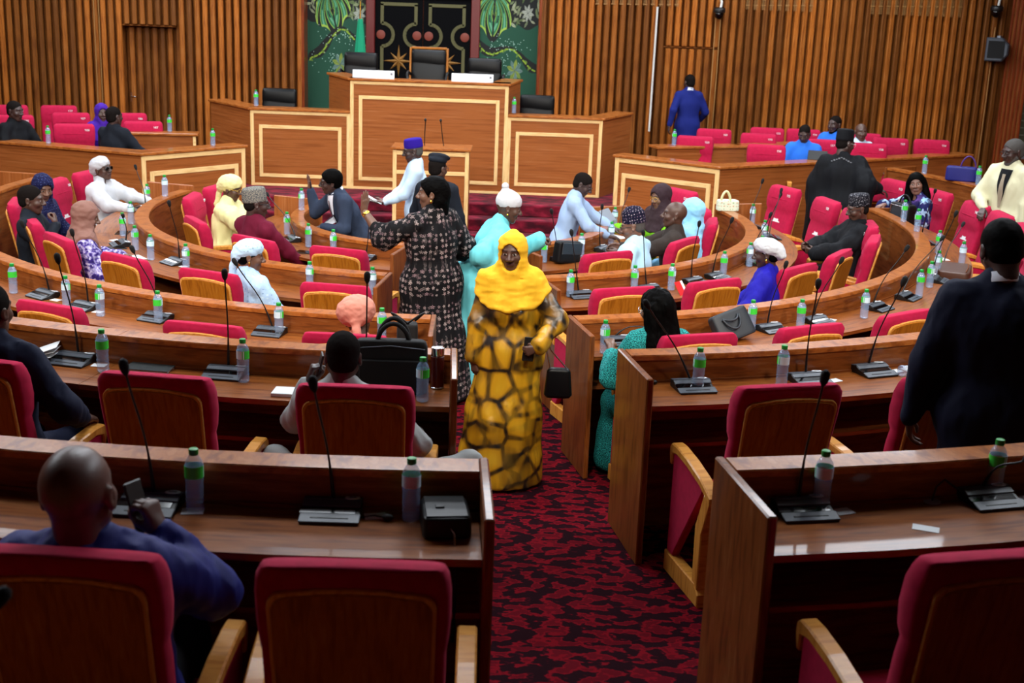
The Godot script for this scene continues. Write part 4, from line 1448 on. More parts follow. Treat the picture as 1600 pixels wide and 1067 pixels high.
	part(b, "zip", M.dark_wood, t)
	loop_handle(t, "handle", M.brown_leather, Vector3(0.19, 0.04, -0.07), Vector3(0.19, 0.04, 0.07), 0.0, 0.008, Vector3(0.06, 0, 0))
	t = thing("handbag", "black bag with crossed straps at the left end of the third desk", "bag", polar(4.84, -0.2, desk_y("C")), 0.1)
	soft_box(t, "bag_body", M.black_fabric, Transform3D(), Vector3(0.14, 0.16, 0.12))
	for s in [-1.0, 1.0]:
		b = MB.new()
		b.tube([Vector3(-s * 0.02, 0.15, 0.03), Vector3(s * 0.03, 0.19, 0.04), Vector3(s * 0.08, 0.225, 0.04), Vector3(s * 0.105, 0.235, 0.03), Vector3(s * 0.1, 0.22, 0.0), Vector3(s * 0.05, 0.17, -0.02)], 0.007, 7)
		part(b, "strap", M.black_leather, t)
	t = thing("folder", "yellow folder under the arm of the woman in teal", "folder", polar(4.85, 20.6, desk_y("C")), 0.4)
	b = MB.new()
	b.bx(Vector3(0, 0.006, 0), Vector3(0.2, 0.01, 0.15), 0.002)
	part(b, "cover", mat("folder_yellow", Color(0.85, 0.62, 0.05), 0.6), t)
	t = thing("leaflet", "red and white leaflet standing on the desk beyond the wavy-haired woman", "leaflet", polar(3.38, 37.0, desk_y("D")), 0.9)
	b = MB.new()
	b.box(Transform3D(Basis(Vector3.RIGHT, -0.6), Vector3(0, 0.05, 0)), Vector3(0.08, 0.12, 0.004), 0.0)
	part(b, "red_side", mat("leaflet_red", Color(0.80, 0.06, 0.07), 0.6), t)
	b = MB.new()
	b.box(Transform3D(Basis(Vector3.RIGHT, -0.6), Vector3(0.06, 0.05, 0.0)), Vector3(0.03, 0.12, 0.004), 0.0)
	part(b, "white_side", M.paper, t)
	# innermost row right: grey handbag, papers; flowered handbag on ledge
	t = thing("handbag", "dark grey leather handbag on the innermost desk right of the aisle", "bag", polar(1.76, 40.5, desk_y("E")), 0.75)
	soft_box(t, "bag_body", M.black_leather, Transform3D(Basis(Vector3.BACK, -0.12), Vector3.ZERO), Vector3(0.30, 0.2, 0.11))
	b = MB.new()
	b.box(Transform3D(Basis(Vector3.BACK, -0.12), Vector3(0.02, 0.135, 0.058)), Vector3(0.26, 0.11, 0.012), 0.005)
	b.ball(E_(0.03, 0.085, 0.068), Vector3(0.014, 0.01, 0.006), 8, 6)
	part(b, "flap", M.grey_leather, t)
	t = thing("handbag", "small white and green flowered handbag on the fourth desk ledge", "bag", polar(3.05, 105.0, ROWS["D"][1]), 0.1)
	soft_box(t, "bag_body", patterned("flower_white", dots_tex(Color(0.82, 0.86, 0.78), [Color(0.30, 0.52, 0.34), Color(0.55, 0.70, 0.50), Color(0.75, 0.6, 0.45)], 24, 8, 16, 22), 6.0), Transform3D(), Vector3(0.24, 0.115, 0.12))
	loop_handle(t, "handle", mat("cream_handle", Color(0.82, 0.82, 0.62), 0.5), Vector3(-0.085, 0.10, 0.03), Vector3(0.02, 0.10, 0.03), 0.11, 0.014)
	t = thing("handbag", "blue handbag with violet handle on the outer right desk", "bag", polar(6.40, 111.5, 1.25), -0.35)
	soft_box(t, "bag_body", mat("blue_bag", Color(0.06, 0.08, 0.42), 0.5), Transform3D(), Vector3(0.36, 0.17, 0.12))
	loop_handle(t, "handle", mat("violet_handle", Color(0.25, 0.12, 0.45), 0.5), Vector3(-0.02, 0.16, 0.03), Vector3(0.16, 0.16, 0.03), 0.14, 0.009)
	# black handbag in front of the floral woman
	t = thing("handbag", "black leather handbag with silver trim before the woman in navy print", "bag", polar(4.86, 98.2, desk_y("C")), -1.2)
	soft_box(t, "bag_body", M.black_leather, Transform3D(), Vector3(0.34, 0.24, 0.14))
	b = MB.new()
	b.box(Transform3D(Basis(Vector3.RIGHT, -0.15), Vector3(0.05, 0.13, 0.1)), Vector3(0.22, 0.20, 0.03), 0.01)
	part(b, "front_flap", M.grey_leather, t)
	b = MB.new()
	b.tube([Vector3(-0.06, 0.23, 0.115), Vector3(0.16, 0.23, 0.115), Vector3(0.16, 0.05, 0.115), Vector3(-0.06, 0.05, 0.115), Vector3(-0.06, 0.23, 0.115)], 0.004, 5)
	part(b, "metal_trim", M.chrome, t)
	loop_handle(t, "handle", M.black_leather, Vector3(-0.1, 0.23, -0.02), Vector3(0.1, 0.23, -0.02), 0.1, 0.009)
	# papers and tablets scattered on the inner desks
	var k := 0
	for e in [["D", 3.34, -52.0, 0.2, 0.14, "by the woman in purple dress"], ["D", 3.30, -66.0, 0.12, 0.08, "among the bottles of the left bend"], ["E", 1.80, 63.0, 0.2, 0.14, "before the man in navy cap"], ["E", 1.86, -55.0, 0.14, 0.1, "beside the waving man's bottles"], ["C", 4.82, 76.5, 0.12, 0.09, "by the microphones of the right bend"], ["E", 1.72, 92.0, 0.2, 0.13, "before the woman in lime dress"], ["B", 6.78, 25.6, 0.15, 0.1, "second desk, beside the lying bottle"]]:
		b = MB.new()
		b.bx(Vector3(0, 0.001, 0), Vector3(e[3], 0.002, e[4]), 0.0)
		solo(b, "paper_sheet", M.paper, "white paper lying on a curved desk %s" % e[5], "paper", polar(e[1], e[2], desk_y(e[0])), deg_to_rad(e[2]) + 0.4 * (k % 3))
		k += 1
	for e in [["D", 3.36, -60.0, "left bend of the fourth desk", 0.3], ["D", 3.22, -72.5, "far left bend of the fourth desk", -0.2], ["E", 1.84, -44.0, "innermost desk by the man in maroon", 0.5]]:
		t = thing("tablet", "black tablet computer lying on the desk, %s" % e[3], "tablet", polar(e[1], e[2], desk_y(e[0])), deg_to_rad(e[2]) + e[4])
		b = MB.new()
		b.bx(Vector3(0, 0.004, 0), Vector3(0.17, 0.008, 0.12), 0.003)
		part(b, "case", M.black_plastic, t)
		b = MB.new()
		b.bx(Vector3(0, 0.0085, 0), Vector3(0.155, 0.001, 0.108), 0.0)
		part(b, "screen", M.screen_glass, t)
	# laptop-like bag on the right platform and a small screen on desk E
	t = thing("tablet", "dark tablet propped up before the man in bright blue robe", "tablet", Vector3(4.75, 1.168, -4.62), -0.3)
	b = MB.new()
	b.box(Transform3D(Basis(Vector3.RIGHT, -0.5), Vector3(0, 0.06, 0)), Vector3(0.26, 0.14, 0.012), 0.004)
	part(b, "case", M.black_plastic, t)
	t = thing("tablet", "pale upright tablet at the far end of the innermost desk", "tablet", polar(1.62, 96.0, ROWS["E"][1]), 1.1)
	b = MB.new()
	b.box(Transform3D(Basis(Vector3.RIGHT, -0.7), Vector3(0, 0.05, 0)), Vector3(0.24, 0.15, 0.01), 0.003)
	part(b, "case", M.silver_plastic, t)
	build_wall_things()

func build_wall_things() -> void:
	var b: MB
	var t: Node3D
	var z := -8.93
	# flag on its pole
	t = thing("flag", "furled green flag on a gold-tipped pole left of the black door", "flag", Vector3(-2.02, 1.4, -8.6))
	b = MB.new()
	b.tube([Vector3(0, 0, 0), Vector3(0.02, 1.6, 0)], 0.014, 8)
	part(b, "pole", M.gold, t)
	b = MB.new()
	b.lathe([Vector2(0.0, 1.6), Vector2(0.03, 1.63), Vector2(0.012, 1.68), Vector2(0.022, 1.72), Vector2(0.0, 1.86)], 10, E_(0.02, 0, 0))
	part(b, "finial", M.gold, t)
	var rings := []
	for i in 12:
		var s := i / 11.0
		var ring := PackedVector3Array()
		for j in 28:
			var a := TAU * j / 28.0
			var r := (0.03 + 0.085 * s) * (1.0 + 0.22 * sin(a * 6.0 + s * 2.0))
			ring.append(Vector3(0.02 + cos(-a) * r * 1.1, 1.32 - s * 1.1, sin(-a) * r * 0.7))
		rings.append(ring)
	b = MB.new()
	b.loft(rings)
	part(b, "cloth", cloth("flag_green", Color(0.10, 0.55, 0.40), 0.7), t)
	# dome cameras
	for e in [[3.88, 3.03, "black dome security camera above the hidden door"], [8.42, 3.22, "black dome security camera near the corner column"]]:
		t = thing("security_camera", e[2], "camera", Vector3(e[0], e[1], z + 0.12))
		b = MB.new()
		b.lathe([Vector2(0.0, 0.08), Vector2(0.085, 0.08), Vector2(0.1, 0.05), Vector2(0.1, 0.0), Vector2(0.085, -0.01)], 20)
		part(b, "housing", M.black_plastic, t)
		b = MB.new()
		b.ball(E_(0, -0.03, 0), Vector3(0.08, 0.085, 0.08), 18, 10)
		part(b, "dome", M.screen_glass, t)
		b = MB.new()
		b.tube([Vector3(0.02, 0.07, 0), Vector3(0.03, 0.17, 0), Vector3(0.03, 0.19, -0.1)], 0.02, 8)
		part(b, "bracket", M.white_plastic, t)
	# loudspeaker by the column
	t = thing("loudspeaker", "dark grey faceted loudspeaker on the wall beside the column", "speaker", Vector3(8.5, 2.60, -8.78), -0.5)
	b = MB.new()
	b.extr(PackedVector2Array([Vector2(-0.17, -0.19), Vector2(0.1, -0.19), Vector2(0.19, -0.08), Vector2(0.19, 0.08), Vector2(0.08, 0.19), Vector2(-0.17, 0.19)]), 0.2, E_(0, 0, 0), 0.02)
	part(b, "cabinet", M.grey_plastic, t)
	b = MB.new()
	b.box(Transform3D(Basis(), Vector3(0.0, 0.0, 0.102)), Vector3(0.26, 0.28, 0.01), 0.004)
	part(b, "grille", M.black_fabric, t)
	b = MB.new()
	b.bx(Vector3(0, 0.2, -0.12), Vector3(0.05, 0.04, 0.2), 0.004)
	part(b, "bracket", M.silver_plastic, t)
	t = thing("loudspeaker", "tall black column loudspeaker at the right picture edge", "speaker", Vector3(9.03, 2.86, -8.45), -0.3)
	b = MB.new()
	b.bx(Vector3(0, 0, 0), Vector3(0.26, 0.95, 0.22), 0.02)
	part(b, "cabinet", M.black_plastic, t)
	b = MB.new()
	b.bx(Vector3(0, 0, 0.112), Vector3(0.22, 0.88, 0.01), 0.004)
	part(b, "grille", M.black_fabric, t)
	# white conduit and thin cables down the slats
	b = MB.new()
	b.tube([Vector3(2.87, 3.08, z + 0.03), Vector3(2.86, 1.04, z + 0.03)], 0.018, 8)
	solo(b, "conduit", M.white_plastic, "straight white cable conduit on the slats beside the hidden door", "conduit")
	for e in [[3.84, 2.95, 1.1, "thin pale cable below the security camera, first of two", 0.0], [3.92, 2.95, 1.1, "thin pale cable below the security camera, second of two", 0.0], [-6.46, 5.6, 1.0, "thin pale cable on the left slat wall, first of two", 0.0], [-6.38, 5.6, 1.0, "thin pale cable on the left slat wall, second of two", 0.0], [8.46, 2.95, 0.5, "thin brown cable running down beside the column", 0.0]]:
		b = MB.new()
		b.tube([Vector3(e[0], e[1], z + 0.045), Vector3(e[0] + 0.004, (e[1] + e[2]) * 0.5, z + 0.045), Vector3(e[0], e[2], z + 0.045)], 0.008, 6)
		solo(b, "cable", M.cable_brown, e[3], "cable")
	# ventilation rods between the slats at the top right
	for e in [[1.88, 3.32, "nearest the mural"], [4.36, 5.5, "above the right platform"], [6.42, 7.97, "nearest the column"]]:
		t = thing("vent_grille", "row of pale metal vent rods high in the slat wall, %s" % e[2], "vent", Vector3(0, 0, z - 0.01))
		var x: float = e[0]
		while x < e[1]:
			b = MB.new()
			b.bx(Vector3(x, 3.09 + (x - 1.9) * 0.028, 0), Vector3(0.07, 0.012, 0.012), 0.002)
			for i in 3:
				b.bx(Vector3(x - 0.02 + i * 0.02, 3.3, 0), Vector3(0.006, 0.42, 0.006), 0.0)
			part(b, "rod_set", M.cable_brown, t)
			x += 0.131

# ---------------------------------------------------------------- figures
class Field:
	# distance values on a grid, joined with a smooth minimum, meshed as surface nets
	var o: Vector3
	var c: float
	var nx: int
	var ny: int
	var nz: int
	var d := PackedFloat32Array()

	func _init(lo: Vector3, hi: Vector3, cell: float) -> void:
		o = lo
		c = cell
		nx = int(ceil((hi.x - lo.x) / c)) + 2
		ny = int(ceil((hi.y - lo.y) / c)) + 2
		nz = int(ceil((hi.z - lo.z) / c)) + 2
		d.resize(nx * ny * nz)
		d.fill(1.0)

	func span(lo: Vector3, hi: Vector3) -> PackedInt32Array:
		var a := (lo - o) / c
		var b := (hi - o) / c
		return PackedInt32Array([maxi(0, int(a.x)), maxi(0, int(a.y)), maxi(0, int(a.z)), mini(nx - 1, int(b.x) + 1), mini(ny - 1, int(b.y) + 1), mini(nz - 1, int(b.z) + 1)])

	func cap(a: Vector3, b: Vector3, ra: float, rb: float, k := 0.03, ax := Vector3.ZERO, fl := 1.0) -> void:
		# tapered capsule; along ax its section is fl times as deep
		var m := maxf(ra, rb) * maxf(1.0, fl) + k + c
		var s := span(a.min(b) - Vector3.ONE * m, a.max(b) + Vector3.ONE * m)
		var ab := b - a
		var l2 := maxf(ab.length_squared(), 1e-9)
		var sq := ax * (1.0 / fl - 1.0)
		var flat := fl != 1.0
		var dr := rb - ra
		for z in range(s[2], s[5] + 1):
			for y in range(s[1], s[4] + 1):
				var at := (z * ny + y) * nx
				var p := o + Vector3(s[0] * c, y * c, z * c) - a
				for x in range(s[0], s[3] + 1):
					var q := p
					if flat:
						q += sq * p.dot(ax)
					var t := clampf(q.dot(ab) / l2, 0.0, 1.0)
					var e := (q - ab * t).length() - ra - dr * t
					var f := d[at + x]
					var h := k - absf(e - f)
					e = minf(e, f)
					if h > 0.0:
						e -= h * h * 0.25 / k
					d[at + x] = e
					p.x += c

	func ell(xf: Transform3D, r: Vector3, k := 0.015, cut := false) -> void:
		var m := maxf(r.x, maxf(r.y, r.z)) + k + c
		var s := span(xf.origin - Vector3.ONE * m, xf.origin + Vector3.ONE * m)
		var inv := xf.affine_inverse()
		var step := inv.basis.x * c
		var ir := Vector3.ONE / r
		var rm := minf(r.x, minf(r.y, r.z))
		for z in range(s[2], s[5] + 1):
			for y in range(s[1], s[4] + 1):
				var at := (z * ny + y) * nx
				var p := inv * (o + Vector3(s[0] * c, y * c, z * c))
				for x in range(s[0], s[3] + 1):
					var u := p * ir
					var k0 := u.length()
					var k1 := (u * ir).length()
					var e := k0 * (k0 - 1.0) / k1 if k1 > 1e-6 else -rm
					p += step
					var f := d[at + x]
					if cut:
						e = -e
						var h := k - absf(e - f)
						e = maxf(e, f)
						if h > 0.0:
							e += h * h * 0.25 / k
					else:
						var h := k - absf(e - f)
						e = minf(e, f)
						if h > 0.0:
							e -= h * h * 0.25 / k
					d[at + x] = e

	func shawl(g: Field, thick: float, at: Vector3, r: float, k: float) -> void:
		# cloth lying on another cloth, within a ball
		for z in nz:
			for y in ny:
				var row := (z * ny + y) * nx
				for x in nx:
					var p := o + Vector3(x, y, z) * c
					var far := (p - at).length() - r
					if far > 0.06:
						continue
					var e := maxf(g.value(p) - thick, far)
					var h := k - absf(e - d[row + x])
					e = minf(e, d[row + x])
					if h > 0.0:
						e -= h * h * 0.25 / k
					d[row + x] = e

	func below(y_cut: float) -> void:
		# cut away everything under a height
		for z in nz:
			for y in ny:
				var e := y_cut - (o.y + y * c)
				if e < -2.0 * c:
					continue
				var at := (z * ny + y) * nx
				for x in nx:
					if d[at + x] < e:
						d[at + x] = e

	func ripple(amp: float, freq: float, stretch: float, sd: int) -> void:
		var f := FastNoiseLite.new()
		f.noise_type = FastNoiseLite.TYPE_SIMPLEX_SMOOTH
		f.fractal_octaves = 3
		f.frequency = freq
		f.seed = sd
		var lim := amp + 4.0 * c
		for z in nz:
			for y in ny:
				var at := (z * ny + y) * nx
				for x in nx:
					if absf(d[at + x]) < lim:
						d[at + x] += amp * f.get_noise_3d(o.x + x * c, (o.y + y * c) * stretch, o.z + z * c)

	func value(p: Vector3) -> float:
		var q := (p - o) / c
		if q.x < 0.0 or q.y < 0.0 or q.z < 0.0 or q.x > nx - 1 or q.y > ny - 1 or q.z > nz - 1:
			return 1.0
		var x := clampi(int(q.x), 0, nx - 2)
		var y := clampi(int(q.y), 0, ny - 2)
		var z := clampi(int(q.z), 0, nz - 2)
		var t := q - Vector3(x, y, z)
		var at := (z * ny + y) * nx + x
		var sy := nx
		var sz := nx * ny
		var a := lerpf(lerpf(d[at], d[at + 1], t.x), lerpf(d[at + sy], d[at + sy + 1], t.x), t.y)
		var b := lerpf(lerpf(d[at + sz], d[at + sz + 1], t.x), lerpf(d[at + sz + sy], d[at + sz + sy + 1], t.x), t.y)
		return lerpf(a, b, t.z)

	func hit(p: Vector3, dir: Vector3, reach := 0.6) -> Vector3:
		# march from p along dir to the surface
		var s := 0.0
		while s < reach:
			var e := value(p + dir * s)
			if e < 0.0:
				return p + dir * (s + e * 0.9)
			s += maxf(0.004, minf(e, 0.03) * 0.7)
		return p + dir * s

	func net(mb: MB) -> void:
		var id := PackedInt32Array()
		id.resize(nx * ny * nz)
		id.fill(-1)
		var sy := nx
		var sz := nx * ny
		var lim := 3.4 * c
		var b0 := mb.v.size()
		var i0 := mb.ix.size()
		for z in nz - 1:
			for y in ny - 1:
				var at := z * sz + y * sy
				for x in nx - 1:
					var q := at + x
					var d0 := d[q]
					if d0 > lim or d0 < -lim:
						continue
					var e := [d0, d[q + 1], d[q + sy], d[q + sy + 1], d[q + sz], d[q + sz + 1], d[q + sz + sy], d[q + sz + sy + 1]]
					var neg := 0
					for w in 8:
						if e[w] < 0.0:
							neg += 1
					if neg == 0 or neg == 8:
						continue
					var sum := Vector3.ZERO
					var cnt := 0
					for w in 8:
						for ax in 3:
							if w & (1 << ax):
								continue
							var u: float = e[w]
							var v: float = e[w | (1 << ax)]
							if (u < 0.0) != (v < 0.0):
								var pt := Vector3(w & 1, (w >> 1) & 1, (w >> 2) & 1)
								pt[ax] += u / (u - v)
								sum += pt
								cnt += 1
					id[q] = mb.v.size()
					mb.v.append(o + (Vector3(x, y, z) + sum / cnt) * c)
					mb.n.append(Vector3.ZERO)
					mb.uv.append(Vector2.ZERO)
		for z in range(1, nz - 1):
			for y in range(1, ny - 1):
				var at := z * sz + y * sy
				for x in range(1, nx - 1):
					var q := at + x
					if id[q] < 0:
						continue
					var s0 := d[q] < 0.0
					for ax in 3:
						var st: int = [1, sy, sz][ax]
						var s1 := d[q + st] < 0.0
						if s0 == s1:
							continue
						var u: int = [sy, sz, 1][ax]
						var v: int = [sz, 1, sy][ax]
						var a := id[q]
						var b := id[q - u]
						var cc := id[q - u - v]
						var dd := id[q - v]
						if b < 0 or cc < 0 or dd < 0:
							continue
						if s0:
							mb.ix.append_array(PackedInt32Array([a, cc, b, a, dd, cc]))
						else:
							mb.ix.append_array(PackedInt32Array([a, b, cc, a, cc, dd]))
		mb.smooth(b0, i0)

var T := {}

func make_templates() -> void:
	# head: origin at mid head, face along +z; codes: 0 skin, 1 lips, 2 brow, 3 eye white, 4 iris
	for kind in ["male", "female"]:
		var fem := 1.0 if kind == "female" else 0.0
		var f := Field.new(Vector3(-0.105, -0.19, -0.125), Vector3(0.105, 0.13, 0.14), 0.0055)
		var at := func(x: float, y: float, z: float) -> Transform3D: return Transform3D(Basis(), Vector3(x, y, z))
		f.ell(at.call(0.0, 0.028, -0.012), Vector3(0.0745, 0.086, 0.096))
		f.ell(at.call(0.0, -0.022, 0.028), Vector3(0.060 + 0.002 * fem, 0.086, 0.06), 0.02)
		f.ell(at.call(0.0, -0.078, 0.042), Vector3(0.038, 0.034, 0.036), 0.02)
		for s in [-1.0, 1.0]:
			f.cap(Vector3(s * 0.052, -0.045, 0.0), Vector3(s * 0.018, -0.096, 0.056), 0.02 - 0.003 * fem, 0.017, 0.02)
			f.ell(at.call(s * 0.038, -0.026, 0.056), Vector3(0.027, 0.025, 0.028), 0.02)
		f.ell(at.call(0.0, -0.101, 0.060), Vector3(0.02, 0.016, 0.018), 0.014)
		f.cap(Vector3(-0.034, 0.024, 0.074), Vector3(0.034, 0.024, 0.074), 0.015 - 0.002 * fem, 0.015 - 0.002 * fem, 0.015)
		for s in [-1.0, 1.0]:
			f.ell(at.call(s * 0.031, 0.004, 0.101), Vector3(0.021, 0.0145, 0.019), 0.012, true)
			f.ell(at.call(s * 0.031, 0.004, 0.0745), Vector3(0.0145, 0.0115, 0.0125), 0.002)
		f.cap(Vector3(0, 0.014, 0.084), Vector3(0, -0.026, 0.110), 0.008, 0.0135, 0.012)
		for s in [-1.0, 1.0]:
			f.ell(at.call(s * 0.0155, -0.031, 0.097), Vector3(0.0115, 0.0095, 0.012), 0.008)
			f.ell(Transform3D(Basis(Vector3.UP, s * 0.35) * Basis(Vector3.RIGHT, -0.15), Vector3(s * 0.0785, -0.006, -0.012)), Vector3(0.0085, 0.032, 0.019), 0.008)
			f.ell(Transform3D(Basis(Vector3.UP, s * 0.35), Vector3(s * 0.0875, -0.003, -0.008)), Vector3(0.006, 0.018, 0.010), 0.006, true)
		f.cap(Vector3(-0.021, -0.0565, 0.081), Vector3(0.021, -0.0565, 0.081), 0.0085, 0.0085, 0.006)
		f.cap(Vector3(-0.017, -0.0685, 0.081), Vector3(0.017, -0.0685, 0.081), 0.0095, 0.0095, 0.006)
		f.cap(Vector3(0, -0.06, -0.022), Vector3(0, -0.115, -0.028), 0.055 - 0.008 * fem, 0.05 - 0.008 * fem, 0.025)
		var mb := MB.new()
		f.net(mb)
		for p in mb.v:
			var code := 0.0
			if absf(p.x) < 0.026 and p.y > -0.079 and p.y < -0.047 and p.z > 0.0815:
				code = 1.0
			elif p.z > 0.055 and absf(p.x) > 0.013 and absf(p.x) < 0.052 and p.y > 0.0225 and p.y < 0.0325:
				code = 2.0
			for s in [-1.0, 1.0]:
				var e := p - Vector3(s * 0.031, 0.004, 0.0745)
				if p.z > 0.078 and Vector2(e.x / 0.0135, (e.y + 0.001) / 0.0065).length() < 1.0:
					code = 4.0 if absf(e.x) < 0.0072 else 3.0
			mb.col.append(Color(code, 0, 0))
		T[kind] = mb
	# right hands: wrist at the origin, fingers along +y, palm towards +z, thumb on +x
	for pose in [["open", 0.06, 0.06, 0.05, 0.05, 0.0], ["relaxed", 0.4, 0.5, 0.35, 0.0, 0.35], ["grip", 1.1, 1.25, 0.7, -0.02, 0.8], ["flat", 0.2, 0.22, 0.15, 0.0, 0.15]]:
		var f := Field.new(Vector3(-0.075, -0.035, -0.04), Vector3(0.095, 0.205, 0.1), 0.0055)
		f.cap(Vector3(0, -0.03, 0), Vector3(0, 0.02, 0), 0.025, 0.026, 0.01, Vector3.BACK, 0.75)
		var xs := [0.029, 0.0105, -0.009, -0.0275]
		var ls := [0.072, 0.081, 0.075, 0.058]
		for i in 4:
			f.cap(Vector3(xs[i] * 0.55, 0.015, 0.0), Vector3(xs[i], 0.088 - 0.004 * absf(i - 1.0), 0.0), 0.0145, 0.0115, 0.014)
		f.cap(Vector3(0.02, 0.025, 0.008), Vector3(-0.015, 0.03, 0.008), 0.013, 0.012, 0.015)
		for i in 4:
			var p := Vector3(xs[i], 0.086 - 0.004 * absf(i - 1.0), 0.0)
			var a := 0.0
			var fan: float = pose[4] * (1.5 - i)
			for j in 3:
				a += pose[1 + j]
				var l: float = ls[i] * [0.45, 0.32, 0.25][j]
				var q := p + Vector3(sin(fan) * cos(a), cos(a) * cos(fan), sin(a)) * l
				f.cap(p, q, 0.0092 - j * 0.0008, 0.0085 - j * 0.0009, 0.004)
				p = q
		var th: float = pose[5]
		var t0 := Vector3(0.022, 0.018, 0.006)
		var t1 := Vector3(0.046 - 0.01 * th, 0.05, 0.014 + 0.022 * th)
		var t2 := t1 + Vector3(0.018 - 0.035 * th, 0.027, 0.006 + 0.014 * th)
		var t3 := t2 + Vector3(0.008 - 0.03 * th, 0.023, 0.002 + 0.002 * th)
		f.cap(t0, t1, 0.0145, 0.0115, 0.012)
		f.cap(t1, t2, 0.0105, 0.0098, 0.004)
		f.cap(t2, t3, 0.0098, 0.0078, 0.004)
		var mb := MB.new()
		f.net(mb)
		for p in mb.v:
			mb.col.append(Color(0, 0, 0))
		T["hand_" + pose[0]] = mb

func paint_template(mb: MB, src: MB, xf: Transform3D, skin: Color, palm := Color.BLACK, age := 0.0) -> void:
	var b := mb.v.size()
	mb.add(src, xf)
	var sk := skin.srgb_to_linear()
	var lip := Color(skin.r * 0.88, skin.g * 0.74, skin.b * 0.80).srgb_to_linear()
	for i in src.v.size():
		var code: float = src.col[i].r
		var c := sk
		if code == 1.0:
			c = lip
		elif code == 2.0:
			c = Color(0.012, 0.010, 0.010).lerp(Color(0.3, 0.3, 0.3), age)
		elif code == 3.0:
			c = Color(0.42, 0.38, 0.35)
		elif code == 4.0:
			c = Color(0.012, 0.008, 0.006)
		elif palm != Color.BLACK and src.n[i].z > 0.3:
			c = palm.srgb_to_linear()
		mb.col[b + i] = c
	if xf.basis.determinant() < 0.0:
		var n := src.ix.size()
		for i in range(mb.ix.size() - n, mb.ix.size(), 3):
			var q := mb.ix[i]
			mb.ix[i] = mb.ix[i + 1]
			mb.ix[i + 1] = q

func ik(a: Vector3, target: Vector3, l1: float, l2: float, hint: Vector3) -> Array:
	# elbow and reached wrist
	var d := target - a
	var l := clampf(d.length(), 0.05, (l1 + l2) * 0.998)
	d = d.normalized()
	var x := (l1 * l1 - l2 * l2 + l * l) / (2.0 * l)
	var h := sqrt(maxf(0.0, l1 * l1 - x * x))
	var side := (hint - d * hint.dot(d)).normalized()
	return [a + d * x + side * h, a + d * l]

func bones_mesh(bones: Array, cell: float, cuts: Array, amp: float, freq: float, stretch: float, sd: int, hem := -9.0) -> Array:
	var lo := Vector3.ONE * 99.0
	var hi := -lo
	for q in bones:
		var r: float = maxf(q[2], q[3]) * 1.15 + 0.03
		lo = lo.min(q[0] - Vector3.ONE * r).min(q[1] - Vector3.ONE * r)
		hi = hi.max(q[0] + Vector3.ONE * r).max(q[1] + Vector3.ONE * r)
	if hem > -8.0:
		lo.y = maxf(lo.y, hem - 2.5 * cell)
	var f := Field.new(lo, hi, cell)
	for q in bones:
		f.cap(q[0], q[1], q[2], q[3], q[4] if q.size() > 4 else 0.04, q[5] if q.size() > 5 else Vector3.ZERO, q[6] if q.size() > 6 else 1.0)
	for q in cuts:
		f.ell(q[0], q[1], q[2] if q.size() > 2 else 0.01, true)
	if amp > 0.0:
		f.ripple(amp, freq, stretch, sd)
		f.ripple(amp * 0.4, freq * 2.7, stretch * 0.6, sd + 50)
	if hem > -8.0:
		f.below(hem)
	var mb := MB.new()
	f.net(mb)
	return [mb, f]

var skin_mat: StandardMaterial3D

